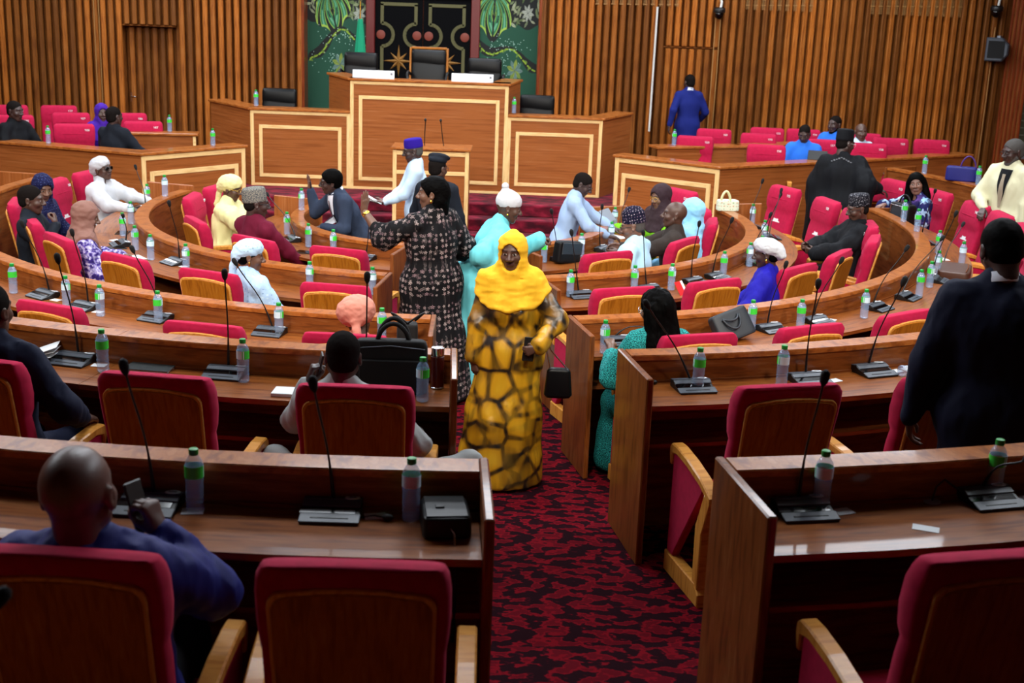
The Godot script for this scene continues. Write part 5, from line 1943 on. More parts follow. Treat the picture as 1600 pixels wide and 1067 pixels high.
func person(s: Dictionary) -> Dictionary:
	# s: at, yaw, label; sit, h, fem, girth, lean, side, twist, head (yaw, pitch, roll), la / ra {to, hint, hand, dir, palm, bare},
	# top {name, mat, loose, sleeve, hem}, legs {mat, spread}, wear (list of head things), skin
	var k: float = s.get("h", 1.0)
	var fem: bool = s.get("fem", false)
	var g: float = s.get("girth", 1.0)
	var sit: bool = s.get("sit", false)
	var near: float = s.get("cell", 0.02)
	var sd: int = s.get("seed", 1)
	var skin: Color = s.get("skin", Color(0.27, 0.185, 0.15))
	var at: Vector3 = s.at
	var seat := 0.0
	if sit and at.y > 0.1 and at.y != 0.3:  # the desk rows: seats stand a little above the carpet bands
		seat = 0.07
	var n := thing("person", s.label, "person", at - Vector3(0, seat, 0), deg_to_rad(s.yaw))
	var hip := Vector3(0, 0.52 if sit else 0.93, -0.04 if sit else 0.0) * k + Vector3(0, seat, 0)
	hip += s.get("shift", Vector3.ZERO)
	var tb := Basis(Vector3.UP, deg_to_rad(s.get("twist", 0.0))) * Basis(Vector3.RIGHT, deg_to_rad(s.get("lean", 0.0))) * Basis(Vector3.BACK, deg_to_rad(s.get("side", 0.0)))
	var up := tb.y
	var fw := tb.z
	var rt := tb.x  # towards the person's left
	var sw := (0.15 if fem else 0.175) * k
	var chest := hip + up * 0.33 * k
	var sh := hip + up * 0.495 * k
	var neck := hip + up * 0.565 * k - fw * 0.01
	var hv: Vector3 = s.get("head", Vector3.ZERO)
	var hb := tb * Basis(Vector3.UP, deg_to_rad(hv.x)) * Basis(Vector3.RIGHT, deg_to_rad(hv.y)) * Basis(Vector3.BACK, deg_to_rad(hv.z))
	var hc := neck + (up * 0.5 + hb.y * 0.5).normalized() * 0.132 * k + fw * 0.02
	var hk: float = k * (1.04 if fem else 1.07) * s.get("head_size", 1.0)
	var hx := Transform3D(hb * Basis.from_scale(Vector3.ONE * hk), hc)
	# --- body: neck, arms and hands, head
	var bones := [[neck - up * 0.05, hc - hb.y * 0.06 - hb.z * 0.015, 0.05 * k, 0.052 * k * (0.88 if fem else 1.0), 0.03], [chest, sh - up * 0.02, 0.085 * k * g, 0.06 * k, 0.05, fw, 0.7]]
	var arms := {}
	for side in ["la", "ra"]:
		var sg := 1.0 if side == "la" else -1.0
		var a: Dictionary = s.get(side, {})
		var s0 := sh + rt * sw * sg - up * 0.02 * k
		var to: Vector3 = a.get("to", Vector3(sg * 0.26, hip.y + 0.02, 0.12) if not sit else Vector3(sg * 0.2, 0.66 * k, 0.3)) + Vector3(0, seat, 0)
		var hint: Vector3 = a.get("hint", Vector3(sg * 0.6, -0.5, -0.6))
		var e := ik(s0, to, 0.285 * k, 0.255 * k, hint)
		var dir: Vector3 = a.get("dir", (e[1] - e[0])).normalized()
		var palm: Vector3 = a.get("palm", Vector3(-sg, -0.2, 0.0))
		palm = (palm - dir * palm.dot(dir)).normalized()
		arms[side] = {"s": s0, "e": e[0], "w": e[1], "dir": dir, "palm": palm}
		bones.append([sh + rt * sw * sg * 0.5, s0, 0.05 * k, 0.05 * k, 0.03])
		bones.append([s0, e[0], 0.046 * k * g, 0.039 * k * g, 0.02])
		bones.append([e[0], e[1], 0.038 * k * g, 0.026 * k, 0.015])
	var mb := MB.new()
	var bm := bones_mesh(bones, minf(near, 0.015), [], 0.0, 1.0, 1.0, sd)
	mb = bm[0]
	var sl := skin.srgb_to_linear()
	for i in mb.v.size():
		mb.col.append(sl)
	paint_template(mb, T["female" if fem else "male"], hx, skin, Color.BLACK, s.get("age", 0.0))
	for side in ["la", "ra"]:
		var q: Dictionary = arms[side]
		var x: Vector3 = q.dir.cross(q.palm)
		var hs := k * (0.92 if fem else 1.0)
		var hb2 := Basis(x * (1.0 if side == "ra" else -1.0), q.dir, q.palm) * Basis.from_scale(Vector3.ONE * hs)
		q.xf = Transform3D(hb2, q.w)
		paint_template(mb, T["hand_" + s.get(side, {}).get("hand", "relaxed")], q.xf, skin, skin.lerp(Color(0.62, 0.45, 0.38), 0.45))
	part(mb, "body", skin_mat, n)
	# --- upper garment
	var t: Dictionary = s.top
	var lo: float = t.get("loose", 0.0) + 0.008  # extra room in the cloth
	var gb := []
	var waist := hip + up * 0.13 * k
	gb.append([hip + rt * 0.075 * k * g, hip - rt * 0.075 * k * g, (0.118 + lo) * k * g, (0.118 + lo) * k * g, 0.05, fw, 0.92])
	gb.append([hip + up * 0.02, chest, (0.152 + lo * 0.8) * k * g, ((0.16 if fem else 0.172) + lo * 0.8) * k * g, 0.06, fw, 0.68])
	gb.append([chest - rt * 0.045 * k, chest + rt * 0.045 * k, 0.125 * k * g, 0.125 * k * g, 0.06, fw, 0.8])
	if fem:
		for sg in [-1.0, 1.0]:
			gb.append([chest + rt * sg * 0.07 * k + fw * 0.075 * k * g - up * 0.02, chest + rt * sg * 0.07 * k + fw * 0.085 * k * g - up * 0.03, 0.062 * k * g, 0.062 * k * g, 0.05])
	gb.append([sh - rt * sw * 0.85 - up * 0.02 * k, sh + rt * sw * 0.85 - up * 0.02 * k, 0.068 * k, 0.068 * k, 0.06, fw, 0.9])
	gb.append([sh - up * 0.01, neck + up * t.get("stand", 0.006), 0.09 * k, 0.067 * k, 0.06])
	for sg in [-1.0, 1.0]:
		gb.append([sh + rt * sw * sg * 0.9 - up * 0.005 * k, neck - up * 0.012 * k, 0.058 * k, 0.058 * k, 0.05])
	var sleeve: float = t.get("sleeve", 0.93)
	var wide: float = t.get("wide", 0.0)
	for side in ["la", "ra"]:
		var q: Dictionary = arms[side]
		gb.append([q.s, q.e, (0.064 + lo * 0.4) * k * g, (0.054 + lo * 0.4 + wide * 0.5) * k * g, 0.04])
		gb.append([q.e, q.e.lerp(q.w, sleeve), (0.052 + lo * 0.4 + wide * 0.6) * k * g, (0.039 + lo * 0.3 + wide) * k, 0.03])
	var hem := -9.0
	if t.has("skirt"):
		# gown: from the waist to the hem, or over the lap of a seated figure
		hem = t.get("hem", 0.03) * k
		if sit:
			for sg in [-1.0, 1.0]:
				var kn := Vector3(sg * 0.11, 0.53, 0.40) * k
				gb.append([hip + rt * sg * 0.08, kn, 0.12 * k * g, 0.1 * k, 0.09])
				gb.append([kn, Vector3(sg * 0.12, 0.12, 0.42) * k, 0.1 * k, 0.13 * k, 0.08])
		else:
			var flare: float = t.skirt
			var base: Vector3 = Vector3(hip.x, hem, hip.z) + s.get("hem_shift", Vector3.ZERO)
			gb.append([hip - Vector3(0, 0.0, 0), Vector3(hip.x, 0.0, hip.z).lerp(hip, 0.5) + s.get("hem_shift", Vector3.ZERO) * 0.4, 0.16 * k * g + lo, 0.17 * k * g + lo + flare * 0.45, 0.08, Vector3.BACK, 0.84])
			gb.append([Vector3(hip.x, 0.0, hip.z).lerp(hip, 0.5) + s.get("hem_shift", Vector3.ZERO) * 0.4, base, 0.17 * k * g + lo + flare * 0.45, 0.17 * k * g + lo + flare, 0.06, Vector3.BACK, 0.84])
	elif t.has("hem"):
		hem = t.hem * k
		gb.append([hip, Vector3(hip.x, hem - 0.02, hip.z), 0.165 * k * g + lo, 0.175 * k * g + lo, 0.05, Vector3.BACK, 0.72])
	if t.has("cape"):
		# wide robe whose cloth hangs from arms to flanks
		for side in ["la", "ra"]:
			var q: Dictionary = arms[side]
			for f in [0.3, 0.65, 1.0]:
				var a0: Vector3 = q.s.lerp(q.e, f)
				gb.append([a0, Vector3(a0.x * 0.86, maxf(hem + 0.05, t.cape * k), a0.z * 0.9), 0.075 * k, 0.11 * k, 0.1, Vector3.BACK, 0.9])
	var cuts := []
	if t.has("neckline"):
		cuts.append([Transform3D(tb, neck + fw * (0.075 + t.neckline) * k + up * 0.0), Vector3(0.06, 0.05 + t.neckline, 0.05) * k, 0.01])
	var gm := bones_mesh(gb, near, cuts, t.get("fold", 0.014) * 1.35, t.get("freq", 7.0), t.get("stretch", 0.45), sd, hem)
	part(gm[0], t.get("name", "shirt"), t.mat, n, t.get("label", ""))
	# --- legs
	var l: Dictionary = s.get("legs", {})
	if not l.is_empty():
		var lb := []
		var spread: float = l.get("spread", 0.13)
		for sg in [-1.0, 1.0]:
			var kn: Vector3
			var an: Vector3
			var h0 := hip + Vector3(sg * 0.09 * k, -0.02, 0)
			if sit:
				kn = Vector3(sg * spread, l.get("knee", 0.53) * k, 0.37 * k - maxf(0.0, spread - 0.2) * 0.5)
				an = Vector3(sg * (spread + 0.02), 0.09, 0.36 * k)
			else:
				kn = Vector3(hip.x * 0.5 + sg * 0.1 * k, 0.49 * k, 0.03 + hip.z * 0.5 + sg * l.get("stride", 0.0) * 0.5)
				an = Vector3(sg * 0.1 * k, 0.08, -0.02 + sg * l.get("stride", 0.0))
			lb.append([h0, kn, 0.095 * k * g, 0.072 * k * g, 0.04])
			lb.append([kn, an, 0.07 * k * g, 0.056 * k, 0.03])
			var sh_mb := MB.new()
			var rings := []
			for q in [[-0.08, 0.035, 0.03], [-0.05, 0.042, 0.045], [0.03, 0.042, 0.045], [0.1, 0.046, 0.03], [0.155, 0.04, 0.024], [0.185, 0.02, 0.014]]:
				rings.append(rrect(Vector3(an.x, 0.004 + q[2], an.z + q[0]), Vector3.RIGHT, Vector3.UP, q[1], q[2], 2.6, 12))
			sh_mb.loft(rings)
			part(sh_mb, "shoe", M.black_leather, n)
		var lm := bones_mesh(lb, maxf(near, 0.016), [], 0.008, 8.0, 0.5, sd + 5, 0.05)
		part(lm[0], l.get("name", "trousers"), l.mat, n)
	var out := {"node": n, "head": hx, "neck": neck, "chest": chest, "sh": sh, "up": up, "fw": fw, "rt": rt, "arms": arms, "cloth": gm[1], "k": k, "hip": hip, "tb": tb}
	for w in s.get("wear", []):
		wear(out, w, near)
	return out

func head_field(bones: Array, cuts: Array, cell: float, amp: float, freq: float, stretch: float, sd: int, lo := Vector3(-0.16, -0.2, -0.2), hi := Vector3(0.16, 0.2, 0.17)) -> MB:
	# bones here: ["e", Transform3D, radii, k] or ["c", a, b, ra, rb, k]; head-local
	var f := Field.new(lo, hi, cell)
	for q in bones:
		if q[0] == "e":
			f.ell(q[1], q[2], q[3])
		else:
			f.cap(q[1], q[2], q[3], q[4], q[5])
	for q in cuts:
		f.ell(q[0], q[1], q[2], true)
	if amp > 0.0:
		f.ripple(amp, freq, stretch, sd)
	var mb := MB.new()
	f.net(mb)
	return mb

func E_(x: float, y: float, z: float, b := Basis()) -> Transform3D:
	return Transform3D(b, Vector3(x, y, z))

func wear(p: Dictionary, w: Dictionary, near: float) -> void:
	var n: Node3D = p.node
	var hx: Transform3D = p.head
	var cell := clampf(near * 0.45, 0.006, 0.009)
	var mb: MB
	match w.kind:
		"short_hair":
			var th: float = w.get("thick", 0.008)
			mb = head_field([["e", E_(0, 0.036, -0.016), Vector3(0.0735 + th, 0.084 + th, 0.097 + th), 0.01], ["e", E_(0, -0.02, -0.045), Vector3(0.064 + th * 0.6, 0.055, 0.058 + th), 0.02]], [[E_(0, -0.045, 0.085), Vector3(0.095, 0.105, 0.085), 0.01], [E_(0, 0.0, 0.115), Vector3(0.075, 0.085, 0.06), 0.01], [E_(0.085, -0.06, 0.01), Vector3(0.03, 0.065, 0.05), 0.01], [E_(-0.085, -0.06, 0.01), Vector3(0.03, 0.065, 0.05), 0.01]], cell, w.get("amp", 0.002), 40.0, 1.0, 3)
		"long_hair":
			# hair falling to the shoulders, face free
			var dn: float = w.get("down", 0.2)
			mb = head_field([["e", E_(0, 0.035, -0.015), Vector3(0.092, 0.098, 0.112), 0.01], ["c", Vector3(0.07, 0.0, -0.02), Vector3(0.095, -dn, -0.02), 0.045, 0.05, 0.04], ["c", Vector3(-0.07, 0.0, -0.02), Vector3(-0.095, -dn, -0.02), 0.045, 0.05, 0.04], ["c", Vector3(0, 0.0, -0.06), Vector3(0, -dn, -0.07), 0.07, 0.075, 0.05]], [[E_(0, -0.05, 0.07), Vector3(0.068, 0.11, 0.10), 0.012], [E_(0, -0.2, 0.05), Vector3(0.06, 0.12, 0.08), 0.012]], cell, w.get("amp", 0.008), w.get("freq", 22.0), 0.35, w.get("seed", 5), Vector3(-0.2, -dn - 0.1, -0.22), Vector3(0.2, 0.17, 0.12))
		"braids":
			mb = head_field([["e", E_(0, 0.035, -0.018), Vector3(0.088, 0.094, 0.112), 0.01], ["c", Vector3(0, -0.02, -0.085), Vector3(0.0, -0.13, -0.075), 0.05, 0.045, 0.05], ["c", Vector3(0.045, -0.05, -0.06), Vector3(0.05, -0.15, 0.0), 0.035, 0.028, 0.04], ["c", Vector3(-0.045, -0.05, -0.06), Vector3(-0.055, -0.15, 0.01), 0.035, 0.028, 0.04]], [[E_(0, -0.03, 0.088), Vector3(0.1, 0.09, 0.08), 0.01], [E_(0, 0.0, 0.11), Vector3(0.075, 0.08, 0.055), 0.01], [E_(0.09, -0.02, 0.0), Vector3(0.025, 0.04, 0.035), 0.008], [E_(-0.09, -0.02, 0.0), Vector3(0.025, 0.04, 0.035), 0.008]], cell, 0.004, 30.0, 2.2, 6, Vector3(-0.15, -0.23, -0.2), Vector3(0.15, 0.16, 0.12))
		"cap":
			# brimless embroidered cap, a little taller than the crown
			var hgt: float = w.get("tall", 0.145)
			var bot: float = w.get("low", 0.045)
			var tilt := Basis(Vector3.RIGHT, w.get("tilt", -0.12)) * Basis(Vector3.BACK, w.get("roll", 0.0))
			mb = MB.new()
			mb.lathe([Vector2(0.079, bot - 0.003), Vector2(0.0845, bot), Vector2(0.0855, bot + 0.02), Vector2(0.0825, hgt - 0.03), Vector2(0.079, hgt - 0.01), Vector2(0.073, hgt), Vector2(0.05, hgt + w.get("dome", 0.006)), Vector2(0.0, hgt + w.get("dome", 0.006) * 1.4)], 28, Transform3D(tilt, Vector3(0, 0, -0.014)), Vector2(0.95, 1.2))
		"beret":
			mb = head_field([["e", E_(0, 0.085, -0.015, Basis(Vector3.RIGHT, 0.12)), Vector3(0.084, 0.045, 0.102), 0.01], ["e", E_(0.02, 0.115, 0.03, Basis(Vector3.BACK, -0.1) * Basis(Vector3.RIGHT, 0.22)), Vector3(0.105, 0.036, 0.118), 0.03]], [[E_(0, 0.0, 0.0), Vector3(0.079, 0.085, 0.1), 0.006]], cell, 0.004, 14.0, 1.0, 8)
		"beanie":
			mb = head_field([["e", E_(0, 0.052, -0.012), Vector3(0.087, 0.092, 0.108), 0.01], ["c", Vector3(0, 0.105, -0.04), Vector3(0, 0.13, -0.06), 0.035, 0.03, 0.03]], [[E_(0, -0.075, 0.05), Vector3(0.15, 0.105, 0.16), 0.006]], cell, 0.003, 25.0, 1.0, 9)
			mb.ball(E_(0, 0.162, -0.07), Vector3(0.03, 0.03, 0.03), 12, 8)
		"wrap":
			# head wrap, pulled over the ears and tied behind
			mb = head_field([["e", E_(0, 0.055, -0.022, Basis(Vector3.RIGHT, w.get("tilt", -0.25))), w.get("size", Vector3(0.095, 0.088, 0.122)), 0.01], ["e", E_(0, 0.0, -0.10), Vector3(0.06, 0.055, 0.05), 0.03], ["c", Vector3(0.02, -0.03, -0.12), Vector3(0.03, w.get("tail", -0.1), -0.13), 0.025, 0.03, 0.03]], [[E_(0, -0.06, 0.08), Vector3(0.12, 0.10, 0.105), 0.01]], cell, 0.007, 16.0, 1.6, w.get("seed", 11), Vector3(-0.16, -0.23, -0.23), Vector3(0.16, 0.21, 0.16))
		"hijab":
			# scarf round head and neck, spread over the shoulders; built in the figure's own frame
			var hb: Basis = hx.basis.orthonormalized()
			var c := hx.origin
			var up: Vector3 = p.up
			var fw: Vector3 = p.fw
			var rt: Vector3 = p.rt
			var sh: Vector3 = p.sh
			var k: float = p.k
			var dr: float = w.get("drop", 0.12)
			var bones := [[c - hb.y * 0.09 * k - hb.z * 0.015, p.neck - up * 0.02, 0.08 * k, 0.092 * k, 0.05]]
			var lo := sh - Vector3.ONE * 0.36 * k
			var hi := c + Vector3.ONE * 0.2 * k
			lo.y = minf(lo.y, p.chest.y - 0.14)
			hi = hi.max(sh + Vector3(0.36, 0.1, 0.36) * k)
			var f := Field.new(lo, hi, clampf(near * 0.7, 0.0095, 0.015))
			k *= 1.06
			f.ell(Transform3D(hb, c + hb.y * 0.026 * k - hb.z * 0.014 * k), Vector3(0.094, 0.107, 0.119) * k, 0.02)
			f.ell(Transform3D(hb, c - hb.y * 0.06 * k + hb.z * 0.01 * k), Vector3(0.085, 0.07, 0.085) * k, 0.03)
			for q in bones:
				f.cap(q[0], q[1], q[2], q[3], q[4], q[5] if q.size() > 5 else Vector3.ZERO, q[6] if q.size() > 6 else 1.0)
			f.shawl(p.cloth, w.get("thick", 0.014), p.neck - up * 0.02 + fw * 0.01, 0.19 + dr * 0.75, 0.05)
			f.ell(Transform3D(hb, c + hb.z * 0.105 * k - hb.y * 0.022 * k), Vector3(0.064, 0.088, 0.09) * k, 0.008, true)
			f.ripple(w.get("amp", 0.008), w.get("freq", 14.0), w.get("stretch", 1.3), w.get("seed", 13))
			mb = MB.new()
			f.net(mb)
			part(mb, w.get("name", "headscarf"), w.mat, n)
			return
		"beard":
			mb = head_field([["c", Vector3(0.058, -0.05, 0.005), Vector3(0.022, -0.10, 0.058), 0.021, 0.019, 0.015], ["c", Vector3(-0.058, -0.05, 0.005), Vector3(-0.022, -0.10, 0.058), 0.021, 0.019, 0.015], ["e", E_(0, -0.103, 0.062), Vector3(0.026, 0.02, 0.02), 0.015]], [[E_(0, -0.06, 0.09), Vector3(0.026, 0.02, 0.03), 0.006]], cell, 0.002, 60.0, 1.0, 3)
		"glasses":
			mb = MB.new()
			for sg in [-1.0, 1.0]:
				var pts := []
				for i in 15:
					var t := TAU * i / 14.0
					pts.append(Vector3(sg * 0.033 + cos(t) * 0.0255, 0.002 + sin(t) * w.get("tall", 0.019), 0.104 - 0.012 * absf(cos(t)) * (1.0 if cos(t) * sg > 0 else 0.0)))
				mb.tube(pts, w.get("rim", 0.0024), 5, false)
				mb.tube([Vector3(sg * 0.058, 0.006, 0.092), Vector3(sg * 0.078, 0.008, 0.03), Vector3(sg * 0.081, 0.003, -0.03)], 0.0022, 5)
			mb.tube([Vector3(-0.009, 0.006, 0.105), Vector3(0, 0.009, 0.108), Vector3(0.009, 0.006, 0.105)], 0.002, 5)
		"earrings":
			mb = MB.new()
			for sg in [-1.0, 1.0]:
				mb.ball(E_(sg * 0.085, -0.05, -0.004), Vector3(0.006, w.get("long", 0.009), 0.009), 8, 6)
		"lenses":
			mb = MB.new()
			for sg in [-1.0, 1.0]:
				mb.ball(E_(sg * 0.033, 0.002, 0.102), Vector3(0.024, 0.019, 0.003), 12, 6)
	var o := part(mb, w.get("name", w.kind), w.mat, n)
	o.transform = hx

func band(p: Dictionary, side: String, off: float, rad: float, m: Material, called: String, tall := 0.012, face_disc := false) -> void:
	# a bracelet, watch or cuff round the wrist
	var q: Dictionary = p.arms[side]
	var d: Vector3 = (q.w - q.e).normalized()
	var b := MB.new()
	var c: Vector3 = q.w - d * off
	var x: Vector3 = d.cross(q.palm).normalized()
	var bs := Basis(x, d, x.cross(d))
	b.lathe([Vector2(rad * 0.9, -tall), Vector2(rad, -tall), Vector2(rad * 1.02, 0), Vector2(rad, tall), Vector2(rad * 0.9, tall)], 16, Transform3D(bs, c))
	if face_disc:
		b.lathe([Vector2(0.0, 0.0), Vector2(0.019, 0.0), Vector2(0.019, 0.008), Vector2(0.0, 0.009)], 14, Transform3D(Basis(bs.x, -bs.z, bs.y) * Basis(Vector3.RIGHT, PI), c - q.palm * rad))
	part(b, called, m, p.node)

func dots_tex(ground: Color, inks: Array, count: int, r0: float, r1: float, sd: int, ring := false) -> ImageTexture:
	# scattered blossoms on plain ground, tiling
	var im := Image.create_empty(256, 256, false, Image.FORMAT_RGB8)
	im.fill(ground)
	var rng := RandomNumberGenerator.new()
	rng.seed = sd
	var side := int(ceil(sqrt(count)))
	for k in count:
		var c := Vector2((k % side + 0.25 + rng.randf() * 0.5) * 256.0 / side, (k / side + 0.25 + rng.randf() * 0.5) * 256.0 / side)
		var r := lerpf(r0, r1, rng.randf())
		var ink: Color = inks[rng.randi() % inks.size()]
		for y in range(-int(r * 1.3), int(r * 1.3) + 1):
			for x in range(-int(r * 1.3), int(r * 1.3) + 1):
				var p := Vector2(x, y)
				var rr := r * (0.8 + 0.28 * cos(p.angle() * 5.0 + k))
				var l := p.length()
				if l < rr and not (ring and l < rr * 0.62 and l > rr * 0.34):
					im.set_pixel(posmod(int(c.x) + x, 256), posmod(int(c.y) + y, 256), ink)
	return ImageTexture.create_from_image(im)

func people_materials() -> void:
	skin_mat = mat("skin", Color.WHITE, 0.42)
	skin_mat.vertex_color_use_as_albedo = true
	mat("hair_black", Color(0.022, 0.02, 0.02), 0.6)
	mat("hair_crop", Color(0.095, 0.08, 0.075), 0.9)
	mat("hair_grey", Color(0.30, 0.29, 0.28), 0.8)
	for h in ["hair_black", "hair_crop", "hair_grey"]:
		M[h].metallic_specular = 0.12
	cloth("navy_suit", Color(0.045, 0.065, 0.155), 0.8, 0.0)
	cloth("blue_shirt", Color(0.075, 0.105, 0.42), 0.6, 0.2)
	cloth("grey_trousers", Color(0.62, 0.63, 0.62), 0.9)
	cloth("dark_trousers", Color(0.06, 0.065, 0.08), 0.85)
	cloth("peach_scarf", Color(0.80, 0.52, 0.45), 0.8)
	cloth("yellow_scarf", Color(0.88, 0.67, 0.14), 0.7, 0.1)
	cloth("turquoise", Color(0.40, 0.76, 0.80), 0.7)
	cloth("grey_blue_shirt", Color(0.58, 0.67, 0.80), 0.8)
	cloth("pale_blue_shirt", Color(0.74, 0.84, 0.93), 0.8)
	cloth("charcoal_suit", Color(0.075, 0.095, 0.13), 0.8)
	cloth("slate_suit", Color(0.16, 0.20, 0.275), 0.8)
	cloth("cream_suit", Color(0.80, 0.79, 0.66), 0.85)
	cloth("royal_suit", Color(0.085, 0.13, 0.42), 0.8)
	cloth("black_robe", Color(0.034, 0.042, 0.062), 0.75)
	cloth("white_cotton", Color(0.74, 0.75, 0.77), 0.9)
	cloth("pale_yellow", Color(0.85, 0.83, 0.60), 0.8)
	cloth("maroon", Color(0.36, 0.05, 0.15), 0.85)
	cloth("brown_scarf", Color(0.50, 0.36, 0.32), 0.75)
	cloth("plum_scarf", Color(0.20, 0.14, 0.16), 0.8)
	cloth("lime_dress", Color(0.45, 0.72, 0.10), 0.8)
	cloth("sky_scarf", Color(0.56, 0.80, 0.94), 0.75)
	cloth("brown_shirt", Color(0.20, 0.17, 0.155), 0.85)
	cloth("ice_robe", Color(0.68, 0.85, 0.93), 0.75)
	cloth("violet_blue", Color(0.10, 0.075, 0.58), 0.7)
	cloth("azure_robe", Color(0.16, 0.42, 0.82), 0.8)
	cloth("violet_cap", Color(0.15, 0.06, 0.50), 0.85)
	cloth("violet_scarf", Color(0.25, 0.10, 0.55), 0.8)
	cloth("white_collar", Color(0.86, 0.88, 0.92), 0.8)
	patterned("floral_black", dots_tex(Color(0.035, 0.03, 0.04), [Color(0.72, 0.60, 0.60), Color(0.62, 0.50, 0.52), Color(0.80, 0.72, 0.70)], 30, 8, 14, 3, true), 3.6)
	patterned("floral_navy", dots_tex(Color(0.055, 0.06, 0.26), [Color(0.55, 0.74, 0.88), Color(0.70, 0.80, 0.90), Color(0.40, 0.28, 0.55)], 12, 20, 34, 8), 2.2)
	patterned("dotted_navy_scarf", dots_tex(Color(0.06, 0.07, 0.22), [Color(0.55, 0.62, 0.80), Color(0.35, 0.42, 0.68)], 60, 2.5, 5, 9), 5.0)
	patterned("ice_scarf", dots_tex(Color(0.70, 0.83, 0.93), [Color(0.45, 0.56, 0.66), Color(0.56, 0.66, 0.74)], 26, 5, 11, 10), 5.0)
	patterned("ice_dress", dots_tex(Color(0.64, 0.76, 0.88), [Color(0.42, 0.55, 0.72), Color(0.75, 0.84, 0.9)], 50, 4, 9, 12), 4.0)
	var dye := noise_tex(512, 512, 0.017, [Color(0.035, 0.03, 0.03), Color(0.07, 0.055, 0.03), Color(0.50, 0.34, 0.04), Color(0.78, 0.57, 0.07), Color(0.86, 0.68, 0.16)], [0.0, 0.075, 0.16, 0.3, 1.0], FastNoiseLite.TYPE_CELLULAR, 1, false, 5)
	(dye.noise as FastNoiseLite).cellular_return_type = FastNoiseLite.RETURN_DISTANCE2_SUB
	var ym := patterned("yellow_dye", dye, 0.8, 0.38)
	ym.metallic_specular = 0.6
	var pur := noise_tex(256, 256, 0.03, [Color(0.13, 0.08, 0.32), Color(0.22, 0.14, 0.52), Color(0.62, 0.58, 0.78), Color(0.85, 0.84, 0.92)], [0.25, 0.5, 0.62, 0.8], FastNoiseLite.TYPE_SIMPLEX, 3, false, 6)
	patterned("purple_dye", pur, 2.5)
	var tl := noise_tex(256, 256, 0.12, [Color(0.02, 0.16, 0.17), Color(0.10, 0.52, 0.52), Color(0.25, 0.78, 0.76)], [0.35, 0.55, 0.75], FastNoiseLite.TYPE_SIMPLEX, 2, false, 7)
	patterned("teal_print", tl, 3.5)
	var kn := noise_tex(128, 128, 0.11, [Color(0.05, 0.05, 0.08), Color(0.06, 0.06, 0.10), Color(0.62, 0.62, 0.64)], [0.0, 0.55, 0.7], FastNoiseLite.TYPE_CELLULAR, 1, false, 14)
	patterned("kufi_black", kn, 7.0)
	patterned("kufi_grey", noise_tex(128, 128, 0.06, [Color(0.20, 0.23, 0.27), Color(0.42, 0.41, 0.38), Color(0.55, 0.53, 0.48)], [0.3, 0.5, 0.7], FastNoiseLite.TYPE_SIMPLEX, 2, false, 15), 9.0)
	patterned("kufi_navy", dots_tex(Color(0.045, 0.05, 0.14), [Color(0.72, 0.66, 0.70), Color(0.45, 0.35, 0.45)], 36, 7, 11, 16), 7.0)

func glasses(c := "black_plastic", rim := 0.0019) -> Dictionary:
	return {"kind": "glasses", "mat": M[c], "rim": rim}
func short_hair(m := "hair_crop", th := 0.006) -> Dictionary:
	return {"kind": "short_hair", "name": "hair", "mat": M[m], "thick": th}

func collar(p: Dictionary, m: Material) -> void:
	# shirt collar standing round the neck
	var b := MB.new()
	var x: Vector3 = p.rt
	var bs := Basis(x, p.up, p.fw) * Basis(Vector3.RIGHT, 0.25)
	b.lathe([Vector2(0.062, -0.03), Vector2(0.078, -0.03), Vector2(0.069, 0.016), Vector2(0.062, 0.018)], 18, Transform3D(bs, p.neck + p.up * 0.022 * p.k))
	part(b, "collar", m, p.node)

func front_patch(p: Dictionary, called: String, m: Material, outline: Array, lift: float) -> void:
	# a cloth panel lying on the chest: rows of [height above hip, left edge, right edge]
	var b := MB.new()
	var f: Field = p.cloth
	var rings := []
	var rows := []
	for j in outline.size() - 1:
		for i in 4:
			var a: Array = outline[j]
			var c: Array = outline[j + 1]
			rows.append([lerpf(a[0], c[0], i / 4.0), lerpf(a[1], c[1], i / 4.0), lerpf(a[2], c[2], i / 4.0)])
	rows.append(outline[-1])
	for q in rows:
		var row := []
		for i in 5:
			var xx := lerpf(q[1], q[2], i / 4.0)
			var from: Vector3 = p.hip + p.up * q[0] + p.rt * xx + p.fw * 0.4
			row.append(f.hit(from, -p.fw, 0.6) + p.fw * lift)
		rings.append(row)
	for j in rings.size() - 1:
		for i in 4:
			b.poly([rings[j][i], rings[j][i + 1], rings[j + 1][i + 1], rings[j + 1][i]], p.fw)
	part(b, called, m, p.node)

func phone(at: Vector3, basis: Basis, label: String) -> void:
	var t := thing("phone", label, "phone")
	var b := MB.new()
	b.box(Transform3D(basis, at), Vector3(0.074, 0.155, 0.009), 0.003)
	part(b, "case", M.black_plastic, t)
	b = MB.new()
	b.box(Transform3D(basis, at + basis.z * 0.005), Vector3(0.066, 0.145, 0.001), 0.0)
	part(b, "screen", M.screen_glass, t)

func hand_world(p: Dictionary, side: String, local := Vector3.ZERO) -> Transform3D:
	var x: Transform3D = p.arms[side].xf
	return p.node.transform * Transform3D(x.basis.orthonormalized(), x * local)

